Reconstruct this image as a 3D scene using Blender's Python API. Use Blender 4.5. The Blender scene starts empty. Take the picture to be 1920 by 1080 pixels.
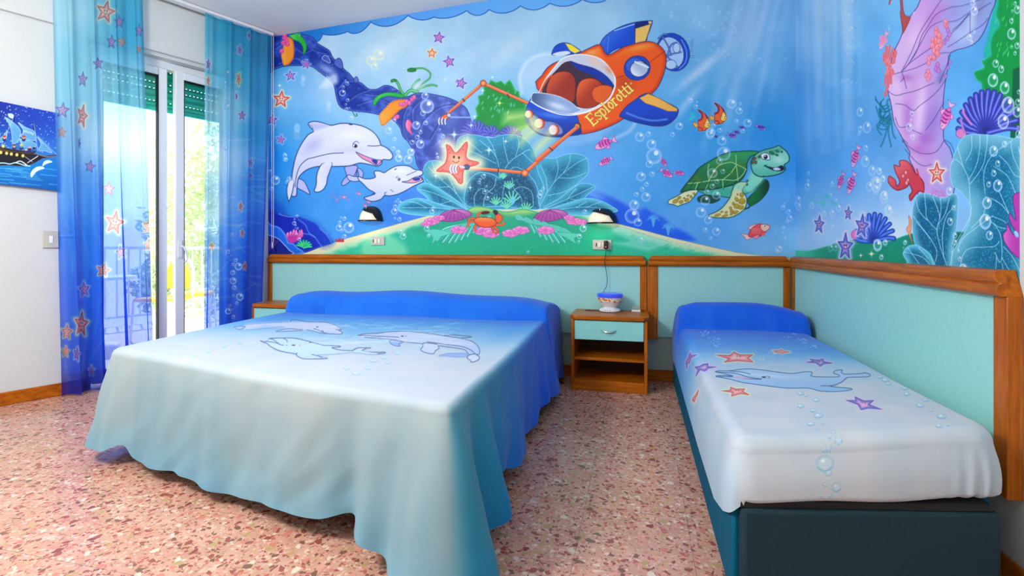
import bpy, bmesh, math, random, time
import numpy as np
from mathutils import Vector, Matrix
T0 = time.time()
rnd = random.Random(7)
nrs = np.random.RandomState(11)

# ------------------------------------------------------------------ camera
sc = bpy.context.scene
CAM_H = 1.02
YAW = math.atan(240.0 / 962.0)
FPX = 962.0            # focal length in pixels of the 1920 frame
HOR = 462.0            # row of the horizon
cd = bpy.data.cameras.new('camera')
cam = bpy.data.objects.new('camera', cd)
sc.collection.objects.link(cam)
cam.location = (0, 0, CAM_H)
cam.rotation_euler = (math.pi / 2, 0, YAW)
cd.sensor_width = 36
cd.lens = 36 * FPX / 1920
cd.shift_y = -(540 - HOR) / 1920
cd.clip_start = 0.05
sc.camera = cam

# ------------------------------------------------------------------ colour management and exposure
sc.view_settings.view_transform = 'Standard'
sc.view_settings.look = 'None'
sc.view_settings.gamma = 1
sc.view_settings.use_curve_mapping = False
sc.view_settings.exposure = -0.10

# ------------------------------------------------------------------ sky
w = bpy.data.worlds.new('sky'); sc.world = w
w.use_nodes = True
nt = w.node_tree
bg = nt.nodes['Background']
tc = nt.nodes.new('ShaderNodeTexCoord')
sep = nt.nodes.new('ShaderNodeSeparateXYZ')
rp = nt.nodes.new('ShaderNodeValToRGB')
nt.links.new(tc.outputs['Generated'], sep.inputs[0])
nt.links.new(sep.outputs['Z'], rp.inputs[0])
rp.color_ramp.elements[0].position = 0.0; rp.color_ramp.elements[0].color = (1, 1, 1, 1)
rp.color_ramp.elements[1].position = 0.7; rp.color_ramp.elements[1].color = (0.62, 0.80, 1, 1)
nt.links.new(rp.outputs[0], bg.inputs[0])
bg.inputs[1].default_value = 3.2

# ------------------------------------------------------------------ sun on the balcony side
sd = bpy.data.lights.new('sun', 'SUN'); sd.energy = 9.0; sd.angle = 0.02; sd.color = (1, 0.96, 0.88)
sun = bpy.data.objects.new('sun', sd); sc.collection.objects.link(sun)
sun.rotation_euler = (math.radians(30), math.radians(14), math.radians(-150))

# ------------------------------------------------------------------ assumed ceiling light, unseen, added as room fill (fitting built further down)
FILL_LAMP = (-2.15, 0.30, 2.36)
ld = bpy.data.lights.new('room_fill_light', 'POINT'); ld.shadow_soft_size = 0.28
ld.energy = 240; ld.color = (0.93, 0.985, 1)
lo = bpy.data.objects.new('room_fill_light', ld); sc.collection.objects.link(lo)
lo.location = FILL_LAMP

# ------------------------------------------------------------------ where things stand (metres; x along the headboard wall, y towards it)
YB = 4.05      # headboard wall
XR = 1.08      # right wall
XL = -3.33     # left corner of the headboard wall
HC = 2.95      # ceiling
DL = Vector((-0.3575, -0.9339, 0)); AL = Vector((XL, YB, 0))     # window wall runs from the corner along DL
NL = Vector((0.9339, -0.3575, 0))                                # into the room

cy_, sy_ = math.cos(YAW), math.sin(YAW)
def ray(px, py):
    u = (px - 960) / FPX; v = (HOR - py) / FPX
    return np.array([-sy_ + u * cy_, cy_ + u * sy_, v])
def on_z(px, py, z):
    d = ray(px, py); t = (z - CAM_H) / d[2]
    return Vector((d[0] * t, d[1] * t, z))
def on_y(px, py, y=YB):
    d = ray(px, py); t = y / d[1]
    return Vector((d[0] * t, y, CAM_H + d[2] * t))
def on_x(px, py, x=XR):
    d = ray(px, py); t = x / d[0]
    return Vector((x, d[1] * t, CAM_H + d[2] * t))
def on_left(px, py, off=0.0):
    """point of the window wall (moved off metres into the room)"""
    d = ray(px, py); a = AL + NL * off
    t = (a.x * NL.x + a.y * NL.y) / (d[0] * NL.x + d[1] * NL.y)
    return Vector((d[0] * t, d[1] * t, CAM_H + d[2] * t))
def pix(X, Y, Z):
    """numpy: world -> pixel of the 1920x1080 frame"""
    dep = -sy_ * X + cy_ * Y; r = cy_ * X + sy_ * Y
    return 960 + FPX * r / dep, HOR - FPX * (Z - CAM_H) / dep
# ------------------------------------------------------------------ painting the printed wallpaper and fabrics (numpy, no files)
def sm(pts, closed=True, n=5):
    p = np.asarray(pts, float); N = len(p)
    if N < 3: return p
    out = []
    rng = range(N) if closed else range(N - 1)
    for i in rng:
        if closed: a, b, c, d = p[(i-1) % N], p[i], p[(i+1) % N], p[(i+2) % N]
        else: a, b, c, d = p[max(i-1, 0)], p[i], p[i+1], p[min(i+2, N-1)]
        for k in range(n):
            t = k / n
            out.append(0.5*((2*b) + (c-a)*t + (2*a-5*b+4*c-d)*t*t + (3*b-a-3*c+d)*t**3))
    if not closed: out.append(p[-1])
    return np.array(out)
def sst(a, b, x):
    t = np.clip((x-a)/(b-a), 0, 1); return t*t*(3-2*t)
def vnoise(X, Y, s, seed=0):
    r = np.random.RandomState(seed).rand(64, 64).astype(np.float32)
    x = X/s; y = Y/s
    xi = np.floor(x).astype(int); yi = np.floor(y).astype(int)
    fx = x-xi; fy = y-yi; fx = fx*fx*(3-2*fx); fy = fy*fy*(3-2*fy)
    g = lambda i, j: r[(yi+j) % 64, (xi+i) % 64]
    return (g(0,0)*(1-fx)+g(1,0)*fx)*(1-fy)+(g(0,1)*(1-fx)+g(1,1)*fx)*fy
class Canvas:
    def __init__(s, x0, y0, x1, y1, S, base=None):
        s.x0, s.y0, s.S = x0, y0, S
        s.W = int((x1-x0)*S); s.H = int((y1-y0)*S)
        s.rgb = np.zeros((s.H, s.W, 3), np.float32); s.a = np.zeros((s.H, s.W), np.float32)
        if base is not None: s.rgb[:] = base; s.a[:] = 1
        s.F = (0, 0, 1)
    def T(s, pts):
        p = np.asarray(pts, float); return np.stack([s.F[0]+p[:, 0]/s.F[2], s.F[1]+p[:, 1]/s.F[2]], 1)
    def win(s, P, m):
        a = int(max(0, (P[:, 0].min()-m-s.x0)*s.S)); b = int(min(s.W, (P[:, 0].max()+m-s.x0)*s.S+2))
        c = int(max(0, (P[:, 1].min()-m-s.y0)*s.S)); d = int(min(s.H, (P[:, 1].max()+m-s.y0)*s.S+2))
        if b <= a or d <= c: return None
        X, Y = np.meshgrid(s.x0+(np.arange(a, b)+.5)/s.S, s.y0+(np.arange(c, d)+.5)/s.S)
        return (slice(c, d), slice(a, b)), X.astype(np.float32), Y.astype(np.float32)
    def put(s, sl, col, al):
        al = np.clip(al, 0, 1)[..., None]
        col = np.asarray(col, np.float32)
        A = s.a[sl][..., None]
        oa = al+A*(1-al)
        s.rgb[sl] = (col*al+s.rgb[sl]*A*(1-al))/np.maximum(oa, 1e-5)
        s.a[sl] = oa[..., 0]
    @staticmethod
    def sdf(P, X, Y, closed=True):
        d = np.full(X.shape, 1e12, np.float32); ins = np.zeros(X.shape, bool)
        N = len(P)
        for i in range(N if closed else N-1):
            ax, ay = P[i]; bx, by = P[(i+1) % N]
            ex, ey = bx-ax, by-ay; L = ex*ex+ey*ey
            if L < 1e-9: continue
            wx = X-ax; wy = Y-ay
            t = np.clip((wx*ex+wy*ey)/L, 0, 1)
            q = (wx-ex*t)**2+(wy-ey*t)**2
            np.minimum(d, q, out=d)
            if closed and ey != 0:
                ins ^= ((Y >= min(ay, by)) & (Y < max(ay, by))) & (X < ax+wy*(ex/ey))
        d = np.sqrt(d)
        return np.where(ins, -d, d) if closed else d
    # filled outline; rim/rimw: colour toward the edge; lit: (dx,dy,colour,amount) modelling of the drawing
    def fill(s, pts, col, line=None, lw=1.0, smooth=True, rim=None, rimw=6, glow=None, gw=6, al=1.0, lit=None, soft=.5, raw=False, n=4):
        P = np.asarray(pts, float) if raw else s.T(pts)
        if smooth: P = sm(P, True, n)
        r = s.win(P, max(lw, gw if glow is not None else 0, soft)+1.5)
        if r is None: return
        sl, X, Y = r
        d = s.sdf(P, X, Y)
        if glow is not None: s.put(sl, glow, np.exp(-np.maximum(d, 0)**2/(gw*.5)**2)*.9*al)
        C = col(X, Y, d) if callable(col) else np.broadcast_to(np.array(col, np.float32), X.shape+(3,))
        if rim is not None:
            k = sst(-rimw, 0, d)[..., None]; C = C*(1-k)+np.array(rim, np.float32)*k
        if lit is not None:
            dx, dy, lc, am = lit
            L = math.hypot(dx, dy); w_ = P.max(0)-P.min(0); c = P.mean(0)
            q = ((X-c[0])*dx/L/max(w_[0], 1)*2+(Y-c[1])*dy/L/max(w_[1], 1)*2)
            k = (sst(-.2, 1.0, q)*am)[..., None]; C = C*(1-k)+np.array(lc, np.float32)*k
        s.put(sl, C, np.clip(.5-d/soft*.5, 0, 1)*al)
        if line is not None: s.put(sl, line, np.clip(lw/2+.5-np.abs(d), 0, 1)*al)
    def stroke(s, pts, col, w=1.0, closed=False, smooth=True, al=1.0, soft=1.0, taper=False, n=5):
        P = s.T(pts)
        if smooth: P = sm(P, closed, n)
        r = s.win(P, w+soft+1)
        if r is None: return
        sl, X, Y = r
        s.put(sl, col, np.clip((w/2+soft/2-s.sdf(P, X, Y, closed))/soft, 0, 1)*al)
    def ell(s, cx, cy, rx, ry, col, rot=0, **k):
        t = np.linspace(0, 2*math.pi, 25)[:-1]; c, q = math.cos(rot), math.sin(rot)
        s.fill([(cx+rx*math.cos(a)*c-ry*math.sin(a)*q, cy+rx*math.cos(a)*q+ry*math.sin(a)*c) for a in t], col, smooth=False, **k)
    def bubble(s, x, y, r, col=(205, 225, 250), al=.55, sq=1.0):
        s.bub(x, y, r, col, al, sq)
    def bub(s, x, y, r, col, al, sq):
        (x, y), = s.T([(x, y)]); r = r/s.F[2]
        g = s.win(np.array([[x-r, y-r], [x+r, y+r]]), 2)
        if g is None: return
        sl, X, Y = g
        d = np.hypot((X-x)/sq, Y-y)
        s.put(sl, col, (np.clip(r-d+.5, 0, 1)*(.12+.7*sst(.45, 1, d/max(r, .1))))*al*1.3)
        h = np.hypot((X-x)/sq-r*.28, Y-y+r*.4)
        s.put(sl, (250, 252, 255), np.clip((r*.3+.45-h), 0, 1)*min(1, al*1.6))
    def blur_spot(s, x, y, rx, ry, col, al, rot=0):
        (x, y), = s.T([(x, y)]); rx /= s.F[2]; ry /= s.F[2]; m = max(rx, ry)*1.6
        g = s.win(np.array([[x-m, y-m], [x+m, y+m]]), 1)
        if g is None: return
        sl, X, Y = g; c, q = math.cos(rot), math.sin(rot)
        a = ((X-x)*c+(Y-y)*q)/rx; b = (-(X-x)*q+(Y-y)*c)/ry
        s.put(sl, col, np.exp(-(a*a+b*b)*1.2)*al)
    def star(s, x, y, r, rot=0, kind='red', face=True, sx=1.0, sy=1.0, al=1.0, warp=.0, halo=True):
        pal = {'red': ((232, 98, 96), (170, 40, 60), (250, 215, 190), (250, 245, 205)),
               'purple': ((120, 90, 190), (60, 50, 150), (235, 160, 215), (215, 215, 250)),
               'blue': ((85, 110, 200), (45, 70, 165), (240, 170, 215), (225, 215, 250)),
               'orange': ((232, 120, 80), (180, 70, 60), (250, 200, 160), (250, 235, 170))}[kind]
        (x, y), = s.T([(x, y)]); r = r/s.F[2]
        t = []
        for k in range(10):
            rr = r*(1.0+warp*math.sin(k*2.3)) if k % 2 == 0 else r*.43
            a = rot+k*math.pi/5-math.pi/2
            t.append((x+rr*math.cos(a)*sx, y+rr*math.sin(a)*sy))
        F = s.F; s.F = (0, 0, 1)
        s.fill(t, pal[2], line=pal[1], lw=max(.6, r*.07), smooth=False, rim=pal[0], rimw=r*.26, glow=pal[3] if halo else None, gw=r*.42, al=al)
        if face and r > 5:
            c, q = math.cos(rot), math.sin(rot)
            f = lambda a, b: (x+(a*c-b*q)*r*sx, y+(a*q+b*c)*r*sy)
            k = max(.7, r*.055)
            for e in (-.13, .13):
                ex, ey = f(e, -.1); s.ell(ex, ey, k, k*1.3, (60, 25, 50), al=al)
            s.stroke([f(-.17, .09), f(0, .2), f(.17, .09)], (90, 25, 45), max(.6, r*.05), al=al)
        s.F = F
    def spark(s, x, y, r, col=(235, 248, 255), al=.9):
        (x, y), = s.T([(x, y)]); r = r/s.F[2]
        g = s.win(np.array([[x-r, y-r], [x+r, y+r]]), 1)
        if g is None: return
        sl, X, Y = g; dx = np.abs(X-x); dy = np.abs(Y-y)
        a = np.clip(1-dx/r, 0, 1)**1.5*np.clip(1.1-dy/(.10*r+.3), 0, 1)+np.clip(1-dy/r, 0, 1)**1.5*np.clip(1.1-dx/(.10*r+.3), 0, 1)
        s.put(sl, col, (a+np.exp(-(dx*dx+dy*dy)/(r*.22)**2)*.7)*al)
    def gradient(s, ctrl, power=2.6):
        g = 6
        X, Y = np.meshgrid(s.x0+(np.arange(0, s.W+g, g))/s.S, s.y0+(np.arange(0, s.H+g, g))/s.S)
        num = np.zeros(X.shape+(3,)); den = np.zeros(X.shape)
        for (x, y, c) in ctrl:
            wgt = 1/(((X-x)**2+(Y-y)**2)+25.0**2)**(power/2)
            num += wgt[..., None]*np.array(c, float); den += wgt
        C = num/den[..., None]
        iy = np.arange(s.H)/g; ix = np.arange(s.W)/g
        y0 = iy.astype(int); x0 = ix.astype(int); fy = (iy-y0)[:, None, None]; fx = (ix-x0)[None, :, None]
        y1 = np.minimum(y0+1, C.shape[0]-1); x1 = np.minimum(x0+1, C.shape[1]-1)
        A = C[y0]; B = C[y1]
        s.rgb[:] = ((A[:, x0]*(1-fx)+A[:, x1]*fx)*(1-fy)+(B[:, x0]*(1-fx)+B[:, x1]*fx)*fy); s.a[:] = 1
    def mottle(s, size, amp, seed, tint=(1, 1, 1), sx=1.0):
        X, Y = np.meshgrid((s.x0+np.arange(s.W)/s.S)/sx, s.y0+np.arange(s.H)/s.S)
        n = (vnoise(X, Y, size, seed)+.5*vnoise(X, Y, size/2.3, seed+1)-.75)*amp
        s.rgb += (n[..., None]*np.array(tint)).astype(np.float32)
    def sample(s, px, py, lin=True):
        x = np.clip((px-s.x0)*s.S-.5, 0, s.W-1.001); y = np.clip((py-s.y0)*s.S-.5, 0, s.H-1.001)
        x = np.nan_to_num(x); y = np.nan_to_num(y)
        xi = x.astype(int); yi = y.astype(int); fx = (x-xi)[..., None]; fy = (y-yi)[..., None]
        D = np.concatenate([s.rgb*s.a[..., None], s.a[..., None]], 2) if not hasattr(s, 'D') else s.D
        s.D = D
        v = (D[yi, xi]*(1-fx)+D[yi, xi+1]*fx)*(1-fy)+(D[yi+1, xi]*(1-fx)+D[yi+1, xi+1]*fx)*fy
        return v[..., :3]/np.maximum(v[..., 3:], 1e-4), v[..., 3]
def lin(c):
    c = np.clip(np.asarray(c, np.float32)/255, 0, 1)
    return np.where(c <= .04045, c/12.92, ((c+.055)/1.055)**2.4)

F3 = (500, 40, 3.858); F4 = (500, 280, 4.908); F5 = (780, 120, 3.0); F6 = (960, 20, 3.857)
F7 = (1100, 250, 4.32); F8 = (1480, 0, 2.0); RA = (1640, 0, 3.857); RB = (1640, 260, 3.857)
FC = (490, 380, 9.0); FF = (1270, 180, 10.1); F0 = (0, 0, 1)
NAVY = (25, 50, 120)

def bubbles(c, lst, **k):
    for b in lst: c.bubble(*b, **k)
def scribble_speckle(c, P, n, col, seed, F=None, r=(.4, 1.0), al=.6):
    """speckles scattered inside an outline"""
    q = np.random.RandomState(seed); P = c.T(P)
    lo, hi = P.min(0), P.max(0)
    pts = q.rand(n, 2)*(hi-lo)+lo
    d = Canvas.sdf(sm(P), pts[:, :1].astype(np.float32), pts[:, 1:].astype(np.float32))[:, 0]
    F0_ = c.F; c.F = (0, 0, 1)
    for (x, y), dd in zip(pts, d):
        if dd < -2:
            rr = r[0]+(r[1]-r[0])*q.rand()
            g = c.win(np.array([[x, y]]), rr+1)
            if g is None: continue
            sl, X, Y = g
            c.put(sl, col, np.clip(rr+.5-np.hypot(X-x, Y-y), 0, 1)*al)
    c.F = F0_
def fish(c, x, y, L, ang, body=(235, 110, 190), stripe=(120, 30, 120), sx=1.0):
    """small striped fish, head toward ang"""
    (x, y), = c.T([(x, y)]); L = L/c.F[2]
    co, si = math.cos(ang), math.sin(ang)
    flip = -1 if co < 0 else 1
    f = lambda a, b: (x+(a*co-b*flip*si)*L*sx, y+(a*si+b*flip*co)*L)
    F = c.F; c.F = (0, 0, 1)
    c.fill([f(-.32, 0), f(-.6, -.2), f(-.52, 0), f(-.6, .2)], (245, 185, 225), line=stripe, lw=.5, smooth=False)
    c.fill([f(.05, -.14), f(-.1, -.32), f(-.25, -.12)], (245, 160, 215), line=stripe, lw=.5)
    c.fill([f(.02, .14), f(-.1, .3), f(-.22, .1)], (245, 160, 215), line=stripe, lw=.5)
    c.fill([f(.5, .02), f(.35, -.12), f(.1, -.19), f(-.15, -.15), f(-.36, -.03), f(-.36, .03), f(-.12, .15), f(.15, .18), f(.38, .12)], body, line=stripe, lw=.6, lit=(0, 1, (250, 200, 230), .7))
    for a in (-.22, -.08, .07, .2):
        c.stroke([f(a, -.12), f(a+.03, 0), f(a, .08)], stripe, L*.06, al=.85)
    ex, ey = f(.36, -.03); c.ell(ex, ey, max(L*.05, .8), max(L*.05, .8), (255, 255, 255)); c.ell(ex, ey, max(L*.025, .5), max(L*.025, .5), (20, 20, 40))
    c.F = F
def flower(c, x, y, r, col=(235, 140, 200), ctr=(225, 110, 175), sy=.45):
    for k in range(6):
        a = k*math.pi/3+.3
        c.ell(x+r*.55*math.cos(a), y+r*.55*math.sin(a)*sy, r*.5, r*.5*max(sy, .5), col, line=(170, 60, 140), lw=.5, lit=(0, -1, (255, 200, 230), .5))
    c.ell(x, y, r*.22, r*.2, ctr)
def jelly(c, x, y, r):
    c.ell(x, y, r*.7, r, (225, 238, 252), al=.35)
    for k in range(5):
        a = (k-2)*.22*r
        c.stroke([(x+a, y+r*.5), (x+a*1.3-3, y+r*1.6), (x+a*1.1, y+r*2.6)], (225, 238, 252), .8, al=.45)
def leafcoral(c, P, base, vein, veins, edge=(150, 215, 235), dark=(20, 105, 140), nsp=300, seed=1, al=1, rimw=15):
    c.fill(P, dark, line=edge, lw=1.1, rim=base, rimw=rimw, al=al)
    scribble_speckle(c, P, nsp, (90, 195, 215), seed)
    for v in veins: c.stroke(v, vein, 1.1, al=.85)

def azure(c):
    d = np.maximum(c.rgb[..., 2]-c.rgb[..., 0], 0); c.rgb[..., 1] += d*.10; c.rgb[..., 0] -= d*.12
def paint_back(S):
    c = Canvas(488, -62, 1512, 500, S)
    c.gradient([(505, 100, (40, 110, 190)), (505, 300, (25, 100, 205)), (500, 420, (10, 60, 170)), (540, 170, (120, 175, 235)), (560, 240, (115, 165, 230)), (620, 170, (185, 208, 238)),
        (560, 330, (90, 145, 230)), (640, 340, (90, 140, 225)), (620, 410, (95, 145, 228)), (700, 440, (85, 130, 220)), (760, 400, (75, 110, 215)), (700, 180, (170, 200, 235)),
        (620, 90, (196, 214, 236)), (720, 90, (192, 213, 234)), (760, 60, (196, 216, 236)), (860, 60, (184, 208, 234)), (900, 120, (165, 195, 232)), (850, 150, (170, 200, 235)), (960, 80, (182, 206, 234)),
        (1050, 40, (178, 205, 233)), (950, 200, (120, 170, 225)), (1120, 30, (172, 200, 230)), (1120, 300, (110, 155, 225)), (1200, 330, (95, 150, 222)), (1200, 400, (85, 140, 220)),
        (1320, 30, (160, 192, 230)), (1300, 100, (130, 170, 222)), (1350, 150, (110, 160, 218)), (1330, 230, (72, 140, 212)), (1400, 60, (150, 180, 226)), (1450, 120, (120, 165, 220)), (1480, 40, (135, 172, 225)),
        (1440, 240, (70, 135, 212)), (1480, 300, (80, 145, 222)), (1300, 330, (85, 140, 218)), (1350, 420, (110, 155, 225)), (1420, 440, (145, 180, 232)), (1480, 400, (105, 150, 220)), (1480, 440, (150, 190, 232)), (1250, 420, (110, 150, 222)), (1200, -60, (160, 190, 228)), (700, -60, (120, 170, 230))])
    c.mottle(60, 13, 3); c.mottle(16, 5, 9); azure(c)
    # light rays and bubbly streaks
    for k in range(26):
        x = 1385+nrs.rand()*100; y = -60+nrs.rand()*60; l = 120+nrs.rand()*200; s = -.12-.25*nrs.rand()
        c.stroke([(x, y), (x+s*l, y+l)], (215, 230, 248), 5+6*nrs.rand(), smooth=False, al=.13, soft=12)
    for k in range(10):
        x = 1010-40*k; c.blur_spot(x, 70+nrs.rand()*80, 50, 16, (225, 236, 246), .28, rot=-.5)
    c.blur_spot(1315, 130, 60, 10, (215, 228, 245), .7, rot=-.7); c.blur_spot(1290, 190, 50, 9, (205, 222, 242), .5, rot=-.9)
    # scalloped border along the ceiling
    top = [(488, -62), (1512, -62), (1512, -52), (1380, -34), (1262, -20), (1200, -8), (1140, 0)]
    cusp = [(1135, 1, 5), (1092, -1, 9), (1031, 6, 10), (976, 11, 10), (917, 18, 10), (875, 20, 7), (813, 32, 7), (765, 29, 14), (695, 41, 11), (652, 59, 4), (605, 64, 6), (592, 76, 0)]
    sc_ = []
    for (a, b, h_), (c2, d2, _) in zip(cusp[:-1], cusp[1:]):
        for k in range(9):
            t = k/9; sc_.append((a+(c2-a)*t, b+(d2-b)*t+h_*math.sin(math.pi*t)**.8))
    sc_.append((592, 76))
    old_ = [(1135, 2), (1120, 4), (1105, 3), (1092, -1), (1075, 9), (1055, 13), (1040, 11), (1031, 6), (1015, 17), (1000, 20), (985, 17), (976, 11), (960, 22), (945, 25), (928, 23), (917, 18),
           (905, 27), (893, 29), (880, 25), (875, 20), (860, 29), (840, 33), (813, 32), (800, 37), (785, 40), (770, 38), (765, 29), (745, 42), (725, 50), (706, 47), (695, 41), (688, 53), (672, 59), (652, 59), (635, 65), (615, 68), (605, 64), (592, 76)]
    c.fill(top+sc_+[(540, 110), (488, 110)], lambda X, Y, d: np.stack([np.interp(X, [560, 650, 760, 1000], [12, 60, 95, 110]), np.interp(X, [560, 650, 760, 1000], [110, 140, 160, 178]), np.interp(X, [560, 650, 760, 1000], [190, 210, 226, 235])], -1), smooth=False)
    c.stroke(sc_, (20, 80, 165), 1.6, smooth=False)
    c.blur_spot(555, 180, 60, 40, (150, 195, 240), .5)
    # dark rock arch
    c.F = F3
    rockA = [(20, 120), (60, 105), (110, 95), (180, 80), (260, 95), (330, 115), (370, 160), (420, 190), (455, 215), (480, 265), (520, 300), (560, 345), (600, 380), (640, 425), (690, 450), (740, 490), (800, 490), (850, 465), (900, 470), (950, 500),
             (1010, 545), (1080, 520), (1150, 520), (1260, 540), (1330, 560), (1390, 590), (1450, 640), (1480, 760), (1440, 900), (1420, 1050), (1500, 1140), (1420, 1180), (1200, 1120), (1100, 1060), (1070, 960), (1030, 880), (985, 830), (960, 760), (880, 690), (810, 675), (740, 660), (640, 650), (560, 635), (520, 600), (500, 530), (485, 460), (440, 410), (380, 365), (320, 325), (230, 320), (130, 325), (60, 345), (20, 355)]
    def rockcol(X, Y, d):
        n = vnoise(X, Y, 14, 21); m = vnoise(X+Y, Y-X, 9, 5)
        t = np.clip((X-640)/200, 0, 1)[..., None]
        base = np.array([12, 45, 140])*(1-t)+np.array([70, 85, 165])*t
        hi = np.array([50, 85, 185])*(1-t)+np.array([115, 135, 215])*t
        k = (sst(.45, .9, n*.6+m*.4))[..., None]
        return base*(1-k)+hi*k
    c.fill(rockA, rockcol, line=(15, 35, 110), lw=1.4, rim=(95, 120, 205), rimw=4)
    c.blur_spot(440, 350, 90, 35, (170, 190, 235), .8, rot=.5)
    for a in ([(500, 310), (470, 250), (400, 250), (470, 330)], [(640, 425), (560, 430), (520, 470)], [(740, 490), (660, 520), (600, 560)], [(950, 500), (830, 530), (700, 520)], [(1080, 545), (1000, 640), (980, 760), (1010, 850)], [(1390, 600), (1250, 620), (1120, 740), (1080, 900)], [(1120, 560), (1050, 640), (1060, 760)], [(60, 190), (150, 150), (250, 220), (320, 200)], [(80, 300), (200, 260), (280, 290)], [(250, 110), (330, 200), (430, 230)], [(1150, 620), (1250, 700), (1180, 850)], [(650, 600), (800, 560), (900, 600)]):
        c.stroke(a, (20, 30, 100), 1.3, al=.8); c.stroke([(x+8, y+9) for x, y in a], (135, 155, 225), 1.8, al=.5, soft=2)
    for (x, y, rx, ry, ro) in ((720, 560, 80, 18, .2), (900, 560, 90, 20, .1), (1160, 600, 50, 80, .4), (1330, 700, 60, 90, .2), (600, 410, 40, 14, .8), (330, 170, 60, 20, .6), (1020, 760, 25, 70, 0)):
        c.blur_spot(x, y, rx, ry, (120, 145, 220), .45, ro)
    c.fill([(400, 270), (420, 245), (450, 265), (460, 300), (430, 290)], (70, 90, 170), line=(220, 225, 250), lw=.8)
    c.fill([(485, 300), (520, 265), (545, 290), (550, 340), (515, 335)], (80, 100, 185), line=(25, 40, 110), lw=1)
    c.fill([(630, 420), (650, 400), (665, 430), (640, 445)], (95, 110, 190), line=(25, 40, 110), lw=1)
    # orange corals, weed on the arch
    def fuzzy(P, col, dk, lt):
        for k, (x, y) in enumerate(sm(c.T(P), True, 4)):
            f_ = c.F; c.F = F0; c.ell(x, y, 1.7, 1.7, dk, lit=(-1, -1, lt, .9)); c.F = f_
        c.fill(P, col, rim=dk, rimw=2.5, lit=(-1, 0, lt, .6))
    fuzzy([(150, 120), (185, 140), (195, 200), (190, 260), (165, 300), (130, 315), (118, 285), (110, 240), (125, 190), (130, 150)], (250, 150, 50), (225, 110, 30), (255, 190, 100))
    for (x, y) in ((130, 120), (145, 140), (120, 155), (150, 165), (108, 215), (130, 100)): flower(c, x, y, 16, (245, 90, 150), (255, 150, 190), 1)
    c.fill([(170, 100), (230, 95), (270, 130), (290, 190), (265, 245), (262, 190), (235, 150), (190, 130)], (40, 170, 60), line=(10, 90, 50), lw=1, lit=(-1, 0, (110, 215, 110), .6))
    c.stroke([(165, 98), (190, 115), (215, 88), (240, 110), (235, 85)], (70, 200, 100), 2)
    fuzzy([(900, 590), (960, 570), (1020, 575), (1010, 610), (960, 640), (920, 680), (880, 720), (840, 750), (825, 720), (820, 680), (850, 640)], (250, 150, 50), (225, 110, 30), (255, 190, 100))
    for (x, y) in ((990, 600), (1010, 580), (1030, 590), (1050, 565), (1065, 550), (945, 690), (930, 700), (970, 600)): flower(c, x, y, 15, (245, 120, 170), (255, 190, 210), 1)
    c.fill([(770, 610), (775, 570), (810, 535), (870, 515), (950, 520), (1010, 545), (960, 550), (880, 540), (820, 560), (790, 600)], (30, 170, 70), line=(10, 100, 50), lw=.8, lit=(-1, -1, (130, 220, 120), .6))
    c.fill([(1020, 710), (1050, 740), (1040, 780), (1055, 820), (1020, 790), (1005, 750)], (240, 110, 160), line=(190, 60, 120), lw=.7, lit=(-1, 0, (255, 180, 210), .7))
    for P, w_ in (([(1000, 540), (970, 500), (950, 450), (925, 425), (905, 435)], 4), ([(1060, 510), (1050, 480), (1080, 440), (1105, 420)], 3), ([(1080, 500), (1130, 450), (1180, 410), (1180, 370), (1130, 340), (1060, 345), (1025, 360)], 2.2), ([(1090, 500), (1150, 470), (1200, 460), (1230, 468)], 3), ([(1000, 535), (1040, 500), (1090, 510)], 5)):
        c.stroke(P, (30, 130, 70), w_+1); c.stroke(P, (110, 200, 130), w_*.5)
    c.ell(1050, 352, 32, 14, (30, 130, 60), line=(15, 80, 40)); c.ell(920, 428, 20, 9, (50, 150, 80), line=(15, 80, 40))
    c.blur_spot(1090, 470, 50, 40, (230, 240, 250), .7)
    c.stroke([(620, 650), (640, 685), (655, 680), (648, 668)], (20, 110, 80), 1.5)
    c.fill([(440, 405), (500, 385), (515, 440), (480, 460), (390, 480)], (225, 236, 250), al=.75, soft=4)
    for x, y, r in ((265, 410, 22), (450, 600, 24), (220, 770, 32), (440, 420, 26)): jelly(c, x, y, r)
    # stars of the upper left
    c.star(105, 565, 62, .1, 'red'); c.star(1245, 118, 44, .15, 'purple'); c.star(1195, 230, 36, .1, 'orange', face=False); c.star(1320, 292, 44, -.2, 'purple')
    c.star(285, 312, 34, .2, 'purple'); c.star(172, 393, 40, -.1, 'blue'); c.star(38, 712, 42, .1, 'purple'); c.star(102, 855, 34, .2, 'purple')
    c.star(1400, 452, 40, .2, 'purple')
    bubbles(c, [(755, 285, 36), (812, 245, 40), (782, 328, 27)], col=(235, 240, 190), al=.6)
    bubbles(c, [(570, 430, 8), (583, 450, 14), (553, 475, 12), (548, 518, 24), (586, 570, 13), (573, 602, 9), (598, 628, 8), (577, 633, 13), (1160, 615, 50), (1130, 665, 20), (1145, 540, 26), (1082, 752, 30), (1150, 735, 17), (1112, 800, 15), (1090, 836, 17), (1052, 875, 18), (1110, 888, 31), (1045, 945, 26), (955, 990, 27), (925, 852, 15), (883, 790, 26), (920, 720, 17), (915, 920, 16), (950, 945, 16), (1275, 830, 15), (1250, 785, 10), (1250, 870, 10), (1235, 985, 10), (1232, 960, 7), (140, 1000, 14), (130, 960, 10), (610, 700, 18)], al=.7)
    # sea bed hills, right
    c.F = F7
    c.fill([(-150, 480), (60, 460), (200, 500), (320, 560), (420, 600), (480, 590), (560, 640), (640, 680), (700, 740), (790, 780), (840, 810), (890, 880), (600, 880), (0, 800)], (28, 95, 215), rim=(90, 145, 225), rimw=9, soft=2)
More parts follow.
